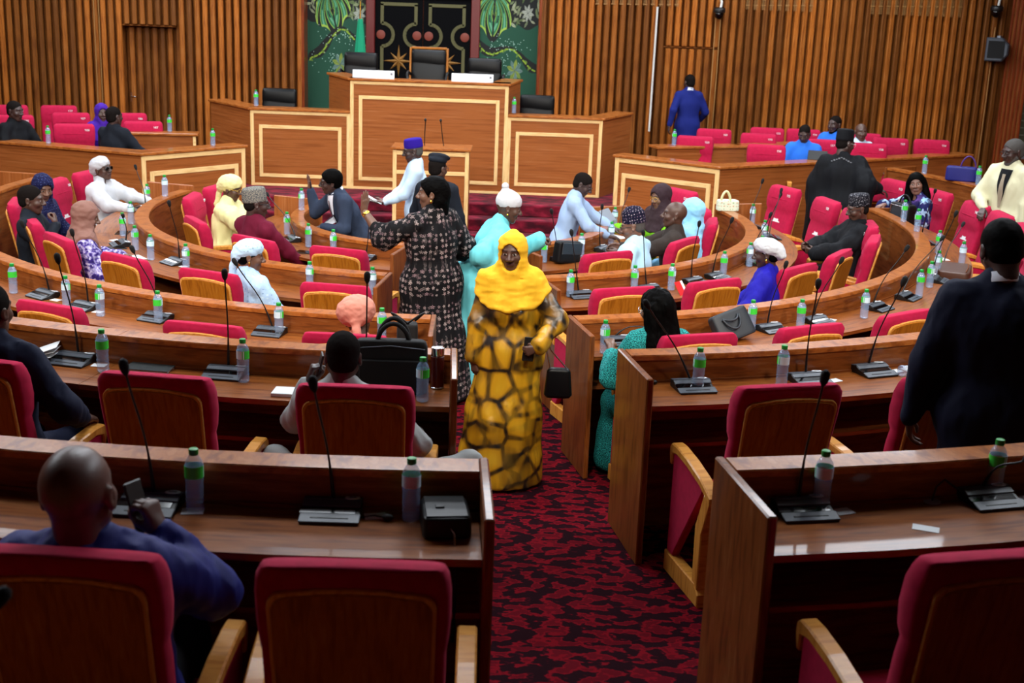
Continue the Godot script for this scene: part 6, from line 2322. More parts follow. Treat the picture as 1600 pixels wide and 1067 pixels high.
func build_people() -> void:
	people_materials()
	make_templates()
	var dark := Color(0.31, 0.215, 0.18)
	var mid := Color(0.40, 0.28, 0.225)
	var deep := Color(0.25, 0.18, 0.155)
	var p: Dictionary
	# --- standing in the aisle
	p = person({"label": "smiling woman in yellow headscarf and yellow-black tie-dye gown walking up the aisle", "at": Vector3(0.66, 0.12, 5.0), "yaw": -6.0, "h": 0.945, "fem": true, "girth": 1.12, "cell": 0.011, "skin": Color(0.33, 0.225, 0.19), "head": Vector3(-6, 6, 2), "seed": 3,
		"ra": {"to": Vector3(-0.23, 0.80, 0.08), "hint": Vector3(-1, -0.2, -0.5), "hand": "relaxed", "dir": Vector3(0.2, -1, 0.1), "palm": Vector3(0.6, 0, -0.8)}, "la": {"to": Vector3(0.20, 0.97, 0.21), "hint": Vector3(1, -0.5, -0.5), "hand": "grip", "dir": Vector3(-0.9, -0.25, 0.3), "palm": Vector3(-0.2, 0, -1)},
		"top": {"name": "gown", "mat": M.yellow_dye, "skirt": 0.10, "hem": 0.02, "loose": 0.008, "fold": 0.02, "freq": 5.0, "stretch": 0.25, "sleeve": 0.88, "wide": 0.016}, "hem_shift": Vector3(-0.05, 0, 0.03),
		"wear": [{"kind": "hijab", "mat": M.yellow_scarf, "drop": 0.105, "amp": 0.010, "freq": 5.0, "stretch": 4.5}]})
	band(p, "ra", 0.02, 0.034, mat("green_band", Color(0.12, 0.62, 0.30), 0.4), "bracelet", 0.007)
	band(p, "la", 0.02, 0.033, M.chrome, "bracelet", 0.006)
	var hw := hand_world(p, "la", Vector3(0.0, 0.06, 0.035))
	phone(hw.origin, hw.basis * Basis(Vector3.BACK, 1.2), "dark phone in the hand of the woman in yellow")
	handbag_on_arm(p)
	p = person({"label": "woman in black flower-print dress with braided hair raising her arm", "at": Vector3(0.02, 0.05, 3.1), "yaw": -140.0, "h": 1.02, "fem": true, "girth": 1.28, "cell": 0.012, "skin": mid, "head": Vector3(46, 2, 0), "seed": 4,
		"la": {"to": Vector3(0.40, 1.50, 0.36), "hint": Vector3(0.3, -1, -0.1), "hand": "open", "dir": Vector3(-0.05, 1, -0.05), "palm": Vector3(0.2, 0, 1)}, "ra": {"to": Vector3(-0.24, 1.02, 0.16), "hint": Vector3(-1, -0.4, -0.5), "hand": "relaxed", "dir": Vector3(0.3, -0.2, 1)},
		"top": {"name": "dress", "mat": M.floral_black, "skirt": 0.13, "hem": 0.03, "loose": 0.004, "fold": 0.022, "freq": 6.0, "stretch": 0.2, "sleeve": 0.28, "wide": 0.02, "neckline": 0.0},
		"wear": [{"kind": "braids", "name": "hair", "mat": M.hair_black}, {"kind": "earrings", "mat": M.gold, "long": 0.014}]})
	band(p, "la", 0.03, 0.033, M.gold, "wristwatch", 0.011, true)
	p = person({"label": "woman in turquoise robe and white bobble hat bending over a microphone", "at": Vector3(0.33, 0.05, 2.72), "yaw": 100.0, "h": 0.96, "fem": true, "girth": 1.15, "cell": 0.014, "skin": dark, "lean": 25.0, "head": Vector3(-5, -12, 0), "seed": 5,
		"la": {"to": Vector3(0.08, 1.22, 0.56), "hint": Vector3(0.5, -1, 0), "hand": "grip", "dir": Vector3(0, 0.1, 1), "palm": Vector3(-0.3, -1, 0)}, "ra": {"to": Vector3(-0.24, 1.02, 0.2), "hint": Vector3(-0.6, 0.2, -1), "hand": "relaxed"},
		"top": {"name": "robe", "mat": M.turquoise, "skirt": 0.10, "hem": 0.03, "loose": 0.02, "fold": 0.02, "freq": 6.0, "stretch": 0.35, "wide": 0.025, "sleeve": 0.95},
		"wear": [{"kind": "beanie", "name": "bobble_hat", "mat": M.white_cotton}, {"kind": "earrings", "mat": M.gold}]})
	# --- inside the inner ring
	p = person({"label": "man in grey-blue tunic leaning over the innermost desk", "at": Vector3(1.14, 0.0, 0.25), "yaw": 85.0, "h": 0.885, "cell": 0.014, "skin": deep, "lean": 15.0, "head": Vector3(-8, 12, 0), "seed": 6, "girth": 1.05,
		"la": {"to": Vector3(0.15, 0.96, 0.50), "hint": Vector3(0.5, -0.6, 0), "hand": "relaxed", "dir": Vector3(0, -0.1, 1), "palm": Vector3(0, -1, 0)}, "ra": {"to": Vector3(-0.16, 0.94, 0.46), "hint": Vector3(-0.5, -0.6, 0), "hand": "relaxed", "dir": Vector3(0.1, -0.1, 1), "palm": Vector3(0, -1, 0)},
		"top": {"name": "tunic", "mat": M.grey_blue_shirt, "hem": 0.5, "loose": 0.01, "fold": 0.014, "stretch": 0.35}, "legs": {"mat": M.grey_blue_shirt},
		"wear": [short_hair("hair_crop", 0.004), glasses()]})
	p = person({"label": "man in pale blue tunic and purple cap holding papers beside the lectern", "at": Vector3(-0.42, 0.0, -0.9), "yaw": -80.0, "h": 0.95, "cell": 0.016, "skin": deep, "lean": 3.0, "head": Vector3(0, 8, 0), "seed": 7,
		"la": {"to": Vector3(0.1, 0.99, 0.36), "hint": Vector3(0.5, -1, -0.5), "hand": "flat", "dir": Vector3(-0.1, 0.05, 1), "palm": Vector3(0, 1, 0)}, "ra": {"to": Vector3(-0.08, 0.98, 0.34), "hint": Vector3(-0.5, -1, -0.5), "hand": "flat", "dir": Vector3(0.1, 0.05, 1), "palm": Vector3(0, 1, 0)},
		"top": {"name": "tunic", "mat": M.pale_blue_shirt, "hem": 0.45, "loose": 0.01, "fold": 0.012}, "legs": {"mat": M.pale_blue_shirt},
		"wear": [{"kind": "cap", "mat": M.violet_cap, "tall": 0.128, "low": 0.036, "tilt": -0.05}, short_hair("hair_grey", 0.002), glasses()]})
	collar(p, M.pale_blue_shirt)
	paper_sheet(hand_world(p, "la", Vector3(0.0, 0.12, 0.02)), "folded white paper held by man in purple cap")
	p = person({"label": "man in charcoal suit and dark beret seen from behind near the lectern", "at": Vector3(-0.13, 0.0, 0.3), "yaw": 155.0, "h": 0.935, "cell": 0.016, "skin": dark, "head": Vector3(-12, 4, 0), "seed": 8, "girth": 1.08,
		"ra": {"to": Vector3(-0.28, 0.8, 0.1)}, "la": {"to": Vector3(0.2, 0.95, 0.25)},
		"top": {"name": "jacket", "mat": M.charcoal_suit, "stand": 0.022, "hem": 0.74, "loose": 0.014, "fold": 0.01}, "legs": {"mat": M.dark_trousers},
		"wear": [{"kind": "beret", "mat": M.charcoal_suit}, short_hair("hair_crop", 0.003), glasses()]})
	p = person({"label": "man in slate grey suit and tie waving across the inner desk", "at": Vector3(-0.87, 0.0, 0.5), "yaw": -72.0, "h": 0.915, "cell": 0.014, "skin": deep, "lean": 30.0, "twist": 12.0, "head": Vector3(-20, -22, 0), "seed": 9, "girth": 1.05,
		"ra": {"to": Vector3(-0.28, 1.28, 0.44), "hint": Vector3(-0.2, -1, 0.2), "hand": "open", "dir": Vector3(0.0, 1, 0.15), "palm": Vector3(0.2, 0, 1)}, "la": {"to": Vector3(0.14, 0.98, 0.4), "hint": Vector3(0.7, -0.1, -1), "hand": "relaxed", "dir": Vector3(-0.2, -0.2, 1), "palm": Vector3(0, -1, 0)},
		"top": {"name": "jacket", "mat": M.slate_suit, "stand": 0.022, "hem": 0.72, "loose": 0.014, "fold": 0.012}, "legs": {"mat": M.dark_trousers},
		"wear": [short_hair("hair_black", 0.013), glasses()]})
	collar(p, M.white_collar)
	front_patch(p, "shirt_front", M.white_collar, [[0.53, -0.07, 0.07], [0.42, -0.055, 0.055], [0.30, -0.036, 0.036], [0.18, -0.006, 0.006]], 0.010)
	front_patch(p, "necktie", mat("plum_tie", Color(0.28, 0.10, 0.18), 0.7), [[0.49, -0.018, 0.018], [0.46, -0.014, 0.014], [0.32, -0.026, 0.026], [0.2, -0.018, 0.018]], 0.018)
	band(p, "ra", 0.012, 0.036, M.white_collar, "shirt_cuff", 0.012)
	paper_sheet(hand_world(p, "la", Vector3(0.02, 0.1, 0.02)), "white slip of paper under the waving man's hand")
	# --- standing at the right
	p = person({"label": "man in long black robe and cap standing with back turned, right hand out", "at": Vector3(4.42, 0.0, -1.95), "yaw": 158.0, "h": 1.03, "cell": 0.016, "skin": deep, "head": Vector3(-42, 8, 0), "seed": 10, "girth": 1.12, "lean": 5.0,
		"ra": {"to": Vector3(-0.42, 1.18, 0.12), "hint": Vector3(-0.6, -0.8, -0.3), "hand": "relaxed", "dir": Vector3(-1, -0.35, 0.2), "palm": Vector3(-0.2, -1, 0)}, "la": {"to": Vector3(0.3, 0.95, 0.2)},
		"top": {"name": "robe", "mat": M.black_robe, "skirt": 0.12, "hem": 0.05, "loose": 0.03, "fold": 0.025, "freq": 4.5, "stretch": 0.18, "wide": 0.02, "cape": 0.55, "sleeve": 0.9},
		"wear": [{"kind": "cap", "mat": M.black_robe, "tall": 0.15, "low": 0.035}, short_hair("hair_crop", 0.002), glasses("white_plastic")]})
	embroidery_ring(p)
	p = person({"label": "bearded man in cream suit resting his hand on a red chair", "at": Vector3(5.84, 0.12, -0.5), "yaw": -52.0, "h": 1.04, "cell": 0.014, "skin": deep, "head": Vector3(-22, 10, 0), "seed": 11, "girth": 1.1,
		"ra": {"to": Vector3(-0.10, 1.10, 0.26), "hint": Vector3(-1, -0.3, -0.4), "hand": "relaxed", "dir": Vector3(0.2, -0.55, 0.9), "palm": Vector3(0, -1, -0.4)}, "la": {"to": Vector3(0.27, 0.85, 0.1)},
		"top": {"name": "jacket", "mat": M.cream_suit, "stand": 0.022, "hem": 0.72, "loose": 0.016, "fold": 0.012}, "legs": {"mat": M.cream_suit},
		"wear": [short_hair("hair_grey", 0.004), {"kind": "beard", "mat": M.hair_grey}, glasses()]})
	front_patch(p, "shirt_front", M.dark_trousers, [[0.55, -0.075, 0.075], [0.45, -0.062, 0.062], [0.3, -0.038, 0.038], [0.17, -0.004, 0.004]], 0.010)
	front_patch(p, "necktie", mat("grey_tie", Color(0.55, 0.50, 0.42), 0.6), [[0.5, -0.02, 0.02], [0.46, -0.016, 0.016], [0.3, -0.028, 0.028], [0.15, -0.012, 0.012]], 0.018)
	p = person({"label": "man in navy suit standing in the second row, back to the camera", "at": Vector3(2.84, 0.56, 7.55), "yaw": 168.0, "h": 1.03, "cell": 0.012, "skin": deep, "head": Vector3(10, 14, 0), "seed": 12, "girth": 1.2, "lean": 6.0, "side": -5.0,
		"la": {"to": Vector3(0.42, 0.72, 0.02), "hint": Vector3(1, 0.1, -0.6), "hand": "relaxed", "dir": Vector3(-0.1, -1, 0.15)}, "ra": {"to": Vector3(-0.3, 0.8, 0.15)},
		"top": {"name": "jacket", "mat": M.navy_suit, "stand": 0.022, "hem": 0.66, "loose": 0.026, "fold": 0.014, "freq": 5.0, "stretch": 0.5, "sleeve": 0.97}, "legs": {"mat": M.navy_suit},
		"wear": [short_hair("hair_black", 0.006)]})
	collar(p, M.white_collar)
	band(p, "la", -0.005, 0.037, M.white_collar, "shirt_cuff", 0.012)
	p = person({"label": "man in royal blue suit walking towards the hidden wall door", "at": Vector3(3.42, 0.3, -8.3), "yaw": 188.0, "h": 0.99, "cell": 0.02, "skin": deep, "head": Vector3(14, 4, 0), "seed": 13, "lean": 3.0,
		"la": {"to": Vector3(0.33, 0.92, -0.1), "hint": Vector3(0.4, 0, -1), "hand": "relaxed", "dir": Vector3(0.1, -1, 0.1)}, "ra": {"to": Vector3(-0.26, 0.98, 0.22), "hint": Vector3(-0.6, -0.6, -0.5)},
		"top": {"name": "jacket", "mat": M.royal_suit, "stand": 0.022, "hem": 0.74, "loose": 0.012, "fold": 0.010}, "legs": {"mat": M.royal_suit, "stride": 0.1},
		"wear": [short_hair("hair_crop", 0.004)]})
	collar(p, M.white_collar)
	build_seated(dark, mid, deep)

func build_seated(dark: Color, mid: Color, deep: Color) -> void:
	var p: Dictionary
	var G := func(r: float, a: float, y: float) -> Vector3: return polar(r, a, y)
	# nearest row
	p = person({"label": "bald man in blue shirt with a phone at his ear, nearest row", "sit": true, "at": G.call(9.62, -2.9, 0.72), "yaw": 180.0, "cell": 0.012, "h": 1.0, "girth": 1.28, "skin": Color(0.36, 0.25, 0.21), "lean": -3.0, "side": 0.0, "head": Vector3(-3, 4, -4), "seed": 21, "shift": Vector3(0.02, -0.08, 0.0), "head_size": 1.15,
		"ra": {"to": Vector3(-0.155, 0.97, 0.08), "hint": Vector3(-0.8, -1.4, -0.1), "hand": "grip", "dir": Vector3(0.35, 1, 0.05), "palm": Vector3(0.9, 0.0, 0.3)}, "la": {"to": Vector3(0.3, 0.66, 0.2), "hint": Vector3(1, -0.3, -0.4)},
		"top": {"name": "shirt", "mat": M.blue_shirt, "loose": 0.02, "fold": 0.014, "freq": 6.0, "stretch": 0.6}, "legs": {"mat": M.dark_trousers}})
	band(p, "ra", 0.025, 0.036, M.chrome, "wristwatch", 0.012, true)
	var hw := hand_world(p, "ra", Vector3(0.0, 0.085, 0.04))
	phone(hw.origin, hw.basis * Basis(Vector3.BACK, 0.15), "black phone held to the bald man's ear")
	# second row
	p = person({"label": "seated man in navy suit, only his right arm in view, second row", "sit": true, "at": G.call(7.44, -13.4, 0.52), "yaw": 166.0, "cell": 0.014, "girth": 1.1, "skin": dark, "seed": 22,
		"ra": {"to": Vector3(-0.30, 0.66, 0.20), "hint": Vector3(-1, -0.5, -0.6), "hand": "relaxed", "dir": Vector3(0.1, -0.25, 1), "palm": Vector3(0.3, -1, 0)},
		"top": {"name": "jacket", "mat": M.navy_suit, "stand": 0.022, "loose": 0.016, "fold": 0.012}, "legs": {"mat": M.navy_suit}, "wear": [short_hair()]})
	band(p, "ra", 0.012, 0.037, M.white_collar, "shirt_cuff", 0.012)
	p = person({"label": "man with cropped hair and grey trousers, phone at ear, hunched in second row", "sit": true, "at": G.call(7.36, 0.2, 0.52), "yaw": 182.0, "cell": 0.012, "h": 0.95, "skin": deep, "lean": 4.0, "head": Vector3(4, 10, 0), "seed": 23, "shift": Vector3(0.13, -0.10, 0.08),
		"la": {"to": Vector3(0.30, 0.90, 0.2), "hint": Vector3(0.4, -1.2, 0.1), "hand": "grip", "dir": Vector3(-0.25, 1, 0.0), "palm": Vector3(-1, 0, 0.2)}, "ra": {"to": Vector3(-0.2, 0.62, 0.3)},
		"top": {"name": "shirt", "mat": M.grey_trousers, "loose": 0.015, "fold": 0.012}, "legs": {"mat": M.grey_trousers, "spread": 0.47, "knee": 0.60}, "wear": [short_hair("hair_crop", 0.005)]})
	hw = hand_world(p, "la", Vector3(0.0, 0.08, 0.03))
	phone(hw.origin, hw.basis, "phone held to the ear of the man with grey trousers")
	# third row
	person({"label": "woman in peach headscarf behind the black laptop bag, third row", "sit": true, "at": G.call(5.36, -2.9, 0.19), "yaw": 176.0, "cell": 0.016, "fem": true, "h": 0.92, "skin": dark, "lean": 6.0, "shift": Vector3(0, -0.05, 0), "head": Vector3(10, 14, -14), "seed": 24, "top": {"name": "robe", "mat": M.peach_scarf, "skirt": 0.0, "loose": 0.015}, "wear": [{"kind": "wrap", "name": "headscarf", "mat": M.peach_scarf, "tail": -0.12, "tilt": -0.1, "size": Vector3(0.128, 0.105, 0.14)}]})
	p = person({"label": "woman with wavy black hair in teal print dress, third row right", "sit": true, "at": G.call(5.40, 17.2, 0.19), "yaw": 196.0, "cell": 0.013, "fem": true, "h": 0.96, "girth": 1.15, "skin": mid, "lean": 0.0, "side": -3.0, "head": Vector3(34, 8, 0), "seed": 25,
		"la": {"to": Vector3(0.22, 0.86, 0.26), "hint": Vector3(0.4, -1, -0.2), "hand": "relaxed", "dir": Vector3(-0.2, 0.3, 1), "palm": Vector3(0, -1, 0)},
		"top": {"name": "dress", "mat": M.teal_print, "skirt": 0.0, "loose": 0.02, "fold": 0.014, "wide": 0.02, "sleeve": 0.6}, "wear": [{"kind": "long_hair", "name": "hair", "mat": M.hair_black, "down": 0.2, "amp": 0.018, "freq": 14.0}, glasses("chrome")]})
	p = person({"label": "smiling woman in navy flower-print dress with handbag, right bend of third row", "sit": true, "at": G.call(5.2, 102.5, 0.19), "yaw": -62.0, "cell": 0.014, "fem": true, "h": 0.96, "skin": Color(0.46, 0.325, 0.26), "lean": 4.0, "head": Vector3(40, -6, 8), "seed": 26,
		"la": {"to": Vector3(0.08, 0.90, 0.28), "hint": Vector3(1, -0.8, -0.2), "hand": "relaxed", "dir": Vector3(-0.4, 0.8, 0.2), "palm": Vector3(-0.3, 0, -1)}, "ra": {"to": Vector3(-0.12, 0.93, 0.36), "hint": Vector3(-1, -0.5, -0.3), "hand": "relaxed", "dir": Vector3(0, -0.2, 1), "palm": Vector3(0, -1, 0)},
		"top": {"name": "dress", "mat": M.floral_navy, "skirt": 0.0, "loose": 0.02, "wide": 0.03, "sleeve": 0.55, "neckline": 0.01}, "wear": [{"kind": "long_hair", "name": "hair", "mat": M.hair_black, "down": 0.15, "amp": 0.003}, {"kind": "earrings", "mat": M.gold}]})
	band(p, "la", 0.03, 0.03, M.gold, "wristwatch", 0.008, true)
	# fourth row, left
	person({"label": "woman in pale blue patterned headscarf and dress, fourth row left", "sit": true, "at": G.call(3.78, -20.5, 0.12), "yaw": 140.0, "cell": 0.014, "fem": true, "h": 0.93, "skin": mid, "lean": 3.0, "head": Vector3(-38, 4, 0), "seed": 27, "top": {"name": "dress", "mat": M.ice_dress, "skirt": 0.0, "loose": 0.02, "wide": 0.02}, "wear": [{"kind": "wrap", "name": "headscarf", "mat": M.ice_scarf, "tail": -0.17, "size": Vector3(0.092, 0.085, 0.118)}, short_hair("hair_black", 0.006), {"kind": "earrings", "mat": M.gold, "long": 0.02}]})
	person({"label": "woman in brown headscarf and purple tie-dye dress, fourth row left", "sit": true, "at": G.call(3.8, -52.0, 0.12), "yaw": 118.0, "cell": 0.014, "fem": true, "h": 0.96, "girth": 1.15, "skin": mid, "lean": 6.0, "head": Vector3(-12, 8, 0), "seed": 28, "la": {"to": Vector3(0.2, 0.75, 0.34)}, "top": {"name": "dress", "mat": M.purple_dye, "skirt": 0.0, "loose": 0.03, "wide": 0.04, "fold": 0.016}, "wear": [{"kind": "hijab", "mat": M.brown_scarf, "amp": 0.011, "freq": 12.0, "stretch": 2.0, "drop": 0.02}]})
	p = person({"label": "man in dark suit with hand at his mouth, fourth row left", "sit": true, "at": G.call(4.0, -64.0, 0.12), "yaw": 92.0, "cell": 0.014, "h": 0.98, "skin": dark, "head": Vector3(4, 4, 0), "seed": 29,
		"ra": {"to": Vector3(-0.08, 1.0, 0.2), "hint": Vector3(-0.8, -1, 0.2), "hand": "grip", "dir": Vector3(0.5, 0.9, -0.2), "palm": Vector3(0, 0.2, -1)},
		"top": {"name": "jacket", "mat": M.charcoal_suit, "stand": 0.022, "loose": 0.014}, "legs": {"mat": M.dark_trousers}, "wear": [short_hair("hair_crop", 0.005)]})
	person({"label": "woman in navy dotted headscarf looking down, fourth row left", "sit": true, "at": G.call(3.95, -76.0, 0.12), "yaw": 82.0, "cell": 0.014, "fem": true, "h": 0.97, "skin": Color(0.46, 0.33, 0.26), "lean": 4.0, "head": Vector3(-40, 14, 0), "seed": 30, "top": {"name": "dress", "mat": M.dotted_navy_scarf, "skirt": 0.0, "loose": 0.02}, "wear": [{"kind": "hijab", "mat": M.dotted_navy_scarf, "amp": 0.007}]})
	p = person({"label": "laughing woman in white blouse, white headwrap and glasses, left bend of fourth row", "sit": true, "at": G.call(3.76, -98.0, 0.12), "yaw": 72.0, "cell": 0.014, "fem": true, "h": 0.95, "girth": 1.15, "skin": dark, "lean": 4.0, "head": Vector3(-4, -14, 4), "seed": 31,
		"la": {"to": Vector3(0.1, 0.84, 0.5), "hint": Vector3(0.6, -1, 0), "hand": "relaxed", "palm": Vector3(0, -1, 0)}, "ra": {"to": Vector3(-0.2, 0.8, 0.46), "hint": Vector3(-0.6, -1, 0), "hand": "relaxed", "palm": Vector3(0, -1, 0)},
		"top": {"name": "blouse", "mat": M.white_cotton, "skirt": 0.0, "loose": 0.022, "fold": 0.014, "neckline": 0.015}, "wear": [{"kind": "wrap", "name": "headwrap", "mat": M.white_cotton, "tail": -0.13}, glasses("black_plastic", 0.0035), {"kind": "lenses", "mat": M.screen_glass}]})
	# fourth row, right
	p = person({"label": "woman in white headwrap and violet-blue robe, fourth row right", "sit": true, "at": G.call(3.86, 43.5, 0.12), "yaw": -108.0, "cell": 0.013, "fem": true, "h": 0.95, "girth": 1.15, "skin": deep, "head": Vector3(2, 10, 0), "lean": -2.0, "seed": 32, "la": {"to": Vector3(0.25, 0.62, 0.26)}, "ra": {"to": Vector3(-0.24, 0.6, 0.28)}, "top": {"name": "robe", "mat": M.violet_blue, "skirt": 0.0, "loose": 0.025, "wide": 0.03, "fold": 0.016}, "wear": [{"kind": "wrap", "name": "headwrap", "mat": M.white_cotton, "tilt": -0.35, "tail": -0.02, "size": Vector3(0.098, 0.075, 0.128)}, short_hair("hair_black", 0.005), {"kind": "earrings", "mat": M.gold, "long": 0.02}]})
	p = person({"label": "man in black robe, patterned cap and glasses reading his phone, fourth row right", "sit": true, "at": G.call(3.94, 84.0, 0.12), "yaw": -88.0, "cell": 0.013, "h": 0.97, "girth": 1.15, "skin": dark, "head": Vector3(8, 22, 0), "lean": -9.0, "seed": 33,
		"la": {"to": Vector3(0.10, 0.74, 0.30), "hint": Vector3(1, -0.8, -0.2), "hand": "grip", "dir": Vector3(-0.35, 0.25, 1), "palm": Vector3(-0.6, 0.3, -0.2)}, "ra": {"to": Vector3(-0.05, 0.76, 0.32), "hint": Vector3(-1, -0.8, -0.2), "hand": "grip", "dir": Vector3(0.35, 0.25, 1), "palm": Vector3(0.6, 0.3, -0.2)},
		"top": {"name": "robe", "mat": M.black_robe, "skirt": 0.0, "loose": 0.032, "wide": 0.03, "fold": 0.02, "freq": 6.0}, "wear": [{"kind": "cap", "mat": M.kufi_black, "tall": 0.14, "low": 0.035}, short_hair("hair_crop", 0.002), glasses()]})
	hw = hand_world(p, "la", Vector3(0.0, 0.09, 0.04))
	phone(hw.origin + Vector3(0, 0.04, 0), Basis(Vector3.UP, deg_to_rad(90.0)) * Basis(Vector3.RIGHT, -0.9), "phone in the hands of the seated man in patterned cap")
	band(p, "la", 0.025, 0.035, M.chrome, "wristwatch", 0.010, true)
	# innermost row, left
	person({"label": "man in maroon top and grey cap seen from behind, innermost row left", "sit": true, "at": G.call(2.26, -47.0, 0.0), "yaw": 140.0, "cell": 0.014, "h": 1.02, "shift": Vector3(0, 0.08, 0), "skin": deep, "head": Vector3(-30, 6, 0), "seed": 34, "ra": {"to": Vector3(-0.2, 0.72, 0.36), "hand": "grip"}, "top": {"name": "shirt", "mat": M.maroon, "loose": 0.016, "fold": 0.013}, "legs": {"mat": M.maroon}, "wear": [{"kind": "cap", "mat": M.kufi_grey, "tall": 0.13, "low": 0.02, "tilt": -0.2}, short_hair("hair_crop", 0.003), glasses()]})
	person({"label": "woman in pale yellow turban and robe, hand raised to her face, innermost row left", "sit": true, "at": G.call(2.3, -92.0, 0.0), "yaw": 82.0, "cell": 0.014, "fem": true, "h": 0.98, "girth": 1.2, "skin": dark, "lean": 5.0, "head": Vector3(0, 6, 0), "seed": 35,
		"ra": {"to": Vector3(-0.14, 1.1, 0.30), "hint": Vector3(-0.7, -1, 0.3), "hand": "relaxed", "dir": Vector3(0.2, 1, 0), "palm": Vector3(0, 0, -1)},
		"top": {"name": "robe", "mat": M.pale_yellow, "skirt": 0.0, "loose": 0.03, "wide": 0.04, "sleeve": 0.5, "fold": 0.016}, "wear": [{"kind": "wrap", "name": "turban", "mat": M.pale_yellow, "tail": -0.2, "size": Vector3(0.105, 0.092, 0.125)}, glasses("gold")]})
	# innermost row, right
	person({"label": "man in ice-blue robe and navy embroidered cap, innermost row right", "sit": true, "at": G.call(2.24, 51.0, 0.0), "yaw": -112.0, "cell": 0.013, "h": 1.0, "girth": 1.15, "skin": Color(0.44, 0.32, 0.265), "head": Vector3(14, 12, 0), "lean": 2.0, "seed": 36, "top": {"name": "robe", "mat": M.ice_robe, "skirt": 0.0, "loose": 0.03, "wide": 0.03, "fold": 0.016}, "wear": [{"kind": "cap", "mat": M.kufi_navy, "tall": 0.135, "low": 0.03, "dome": 0.03}, glasses(), short_hair("hair_grey", 0.002)]})
	person({"label": "bald man in brown shirt with chin raised, innermost row right", "sit": true, "at": G.call(2.33, 69.0, 0.0), "yaw": -98.0, "cell": 0.014, "h": 1.02, "girth": 1.1, "skin": dark, "head": Vector3(4, -8, 0), "lean": 3.0, "seed": 37, "ra": {"to": Vector3(-0.1, 0.88, 0.5)}, "la": {"to": Vector3(0.12, 0.86, 0.5)}, "top": {"name": "shirt", "mat": M.brown_shirt, "loose": 0.016, "fold": 0.012}, "legs": {"mat": M.brown_shirt}})
	person({"label": "woman in sky-blue headscarf turned away beside bald man, innermost row right", "sit": true, "at": G.call(2.42, 79.0, 0.0), "yaw": -120.0, "cell": 0.015, "fem": true, "h": 1.0, "girth": 1.1, "skin": dark, "head": Vector3(-4, 6, 0), "seed": 38, "top": {"name": "robe", "mat": M.sky_scarf, "skirt": 0.0, "loose": 0.025}, "wear": [{"kind": "hijab", "mat": M.sky_scarf, "amp": 0.009, "drop": 0.2}]})
	person({"label": "woman in plum headscarf, glasses and lime green dress, innermost row right", "sit": true, "at": G.call(2.2, 101.0, 0.0), "yaw": -58.0, "cell": 0.014, "fem": true, "h": 1.0, "skin": Color(0.47, 0.345, 0.275), "head": Vector3(4, 10, 0), "seed": 39, "ra": {"to": Vector3(-0.16, 0.86, 0.42)}, "top": {"name": "dress", "mat": M.lime_dress, "skirt": 0.0, "loose": 0.02, "wide": 0.02}, "wear": [{"kind": "hijab", "mat": M.plum_scarf, "amp": 0.007, "drop": 0.1}, glasses("gold")]})
	# side platforms
	person({"label": "man in dark suit with back turned among numbered chairs, left platform", "sit": true, "at": Vector3(-4.5, 0.3, -3.55), "yaw": 158.0, "cell": 0.02, "skin": deep, "head": Vector3(-12, 0, 0), "seed": 40, "ra": {"to": Vector3(-0.3, 0.72, 0.3)}, "top": {"name": "jacket", "mat": M.charcoal_suit, "stand": 0.022, "loose": 0.014}, "legs": {"mat": M.dark_trousers}, "wear": [short_hair("hair_crop", 0.003)]})
	person({"label": "woman in purple headscarf half hidden on the left platform", "sit": true, "at": Vector3(-4.98, 0.3, -4.5), "yaw": 30.0, "cell": 0.02, "fem": true, "h": 0.95, "skin": dark, "seed": 41, "top": {"name": "dress", "mat": M.violet_scarf, "skirt": 0.0, "loose": 0.02}, "wear": [{"kind": "hijab", "mat": M.violet_scarf}]})
	person({"label": "man in black jacket at the left picture edge, left platform", "sit": true, "at": Vector3(-5.85, 0.3, -3.75), "yaw": 60.0, "cell": 0.02, "skin": deep, "head": Vector3(10, 4, 0), "seed": 42, "top": {"name": "jacket", "mat": M.black_robe, "stand": 0.022, "loose": 0.014}, "legs": {"mat": M.dark_trousers}, "wear": [short_hair("hair_crop", 0.003)]})
	person({"label": "man in bright blue robe looking down, right platform", "sit": true, "at": Vector3(4.62, 0.3, -4.95), "yaw": -14.0, "cell": 0.02, "skin": deep, "girth": 1.1, "h": 0.97, "head": Vector3(-8, 22, 0), "seed": 43, "top": {"name": "robe", "mat": M.azure_robe, "skirt": 0.0, "loose": 0.02}, "wear": [short_hair("hair_crop", 0.002)]})
	person({"label": "bearded man in blue shirt talking, behind the black-robed man, right platform", "sit": true, "at": Vector3(5.28, 0.3, -6.1), "yaw": -50.0, "cell": 0.02, "skin": deep, "seed": 44, "girth": 1.1, "top": {"name": "shirt", "mat": M.azure_robe, "loose": 0.014}, "legs": {"mat": M.dark_trousers}, "wear": [short_hair("hair_crop", 0.003), {"kind": "beard", "mat": M.hair_black}]})
	person({"label": "bald man in pale shirt behind the black-robed man, right platform", "sit": true, "at": Vector3(5.52, 0.3, -5.35), "yaw": 25.0, "cell": 0.02, "skin": dark, "h": 0.98, "seed": 45, "head": Vector3(-20, 0, 0), "top": {"name": "shirt", "mat": M.pale_blue_shirt, "loose": 0.014}, "legs": {"mat": M.dark_trousers}})

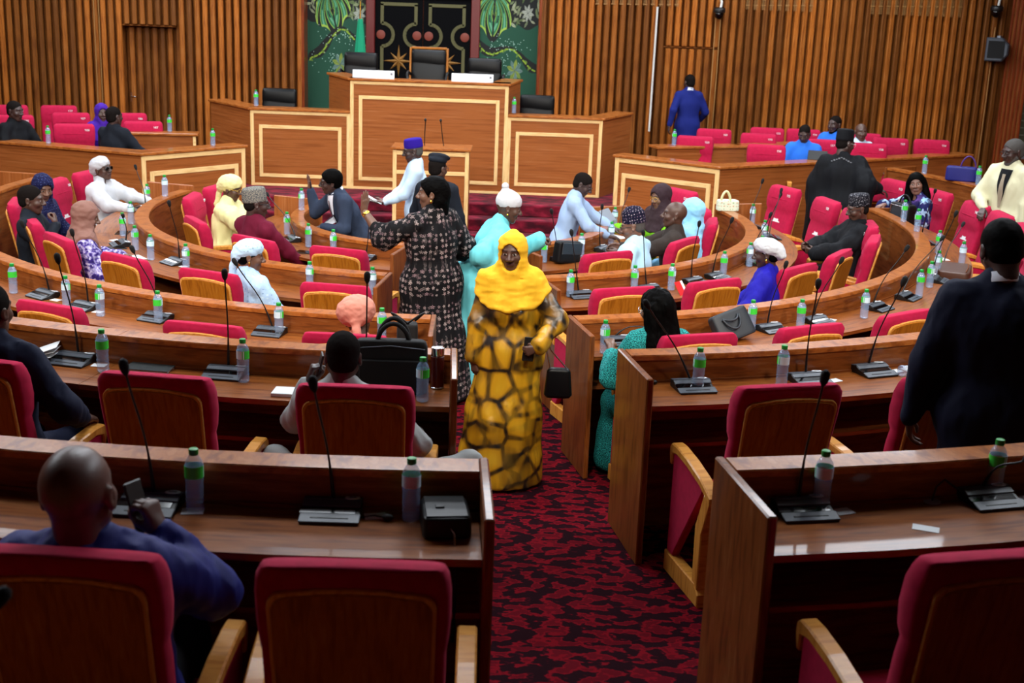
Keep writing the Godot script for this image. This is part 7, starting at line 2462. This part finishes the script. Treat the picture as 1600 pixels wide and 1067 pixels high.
func handbag_on_arm(p: Dictionary) -> void:
	# small black bag hanging on a strap from the left forearm
	var q: Dictionary = p.arms.la
	var x: Transform3D = p.node.transform
	var top: Vector3 = x * (q.e.lerp(q.w, 0.55))
	var t := thing("handbag", "small black purse hanging from the arm of the woman in yellow", "bag")
	var c := Vector3(top.x + 0.09, top.y - 0.28, top.z + 0.03)
	var b := MB.new()
	b.loft([rrect(c + Vector3(0, -0.11, 0), Vector3.RIGHT, Vector3.FORWARD, 0.075, 0.035, 4), rrect(c + Vector3(0, -0.09, 0), Vector3.RIGHT, Vector3.FORWARD, 0.09, 0.045, 4), rrect(c + Vector3(0, 0.06, 0), Vector3.RIGHT, Vector3.FORWARD, 0.075, 0.035, 4), rrect(c + Vector3(0, 0.08, 0), Vector3.RIGHT, Vector3.FORWARD, 0.06, 0.02, 4)])
	part(b, "pouch", M.black_leather, t)
	b = MB.new()
	for s in [-1.0, 1.0]:
		b.tube([c + Vector3(s * 0.055, 0.075, 0), top + Vector3(s * 0.012 + 0.02, -0.08, 0.035), top + Vector3(s * 0.004, 0.055, 0.0)], 0.005, 6)
	part(b, "strap", M.chrome, t)

func paper_sheet(x: Transform3D, label: String) -> void:
	var b := MB.new()
	b.box(Transform3D(x.basis * Basis(Vector3.RIGHT, 0.15), x.origin), Vector3(0.11, 0.17, 0.002), 0.0)
	b.box(Transform3D(x.basis * Basis(Vector3.RIGHT, 0.45), x.origin + x.basis * Vector3(0.02, -0.01, 0.012)), Vector3(0.11, 0.16, 0.002), 0.0)
	solo(b, "paper_sheet", M.paper, label, "paper")

func embroidery_ring(p: Dictionary) -> void:
	# pale stitched motif under the nape of the black robe
	var b := MB.new()
	var f: Field = p.cloth
	for i in 9:
		var a := (i - 4) * 0.3
		var from: Vector3 = p.sh + p.up * (0.05 - 0.012 * absf(i - 4.0)) + p.rt * a * 0.09 - p.fw * 0.35
		var at := f.hit(from, p.fw, 0.5)
		b.ball(Transform3D(Basis(), at), Vector3(0.014, 0.006 + 0.004 * (i % 2), 0.006), 6, 5)
	part(b, "embroidery", M.print_grey, p.node)
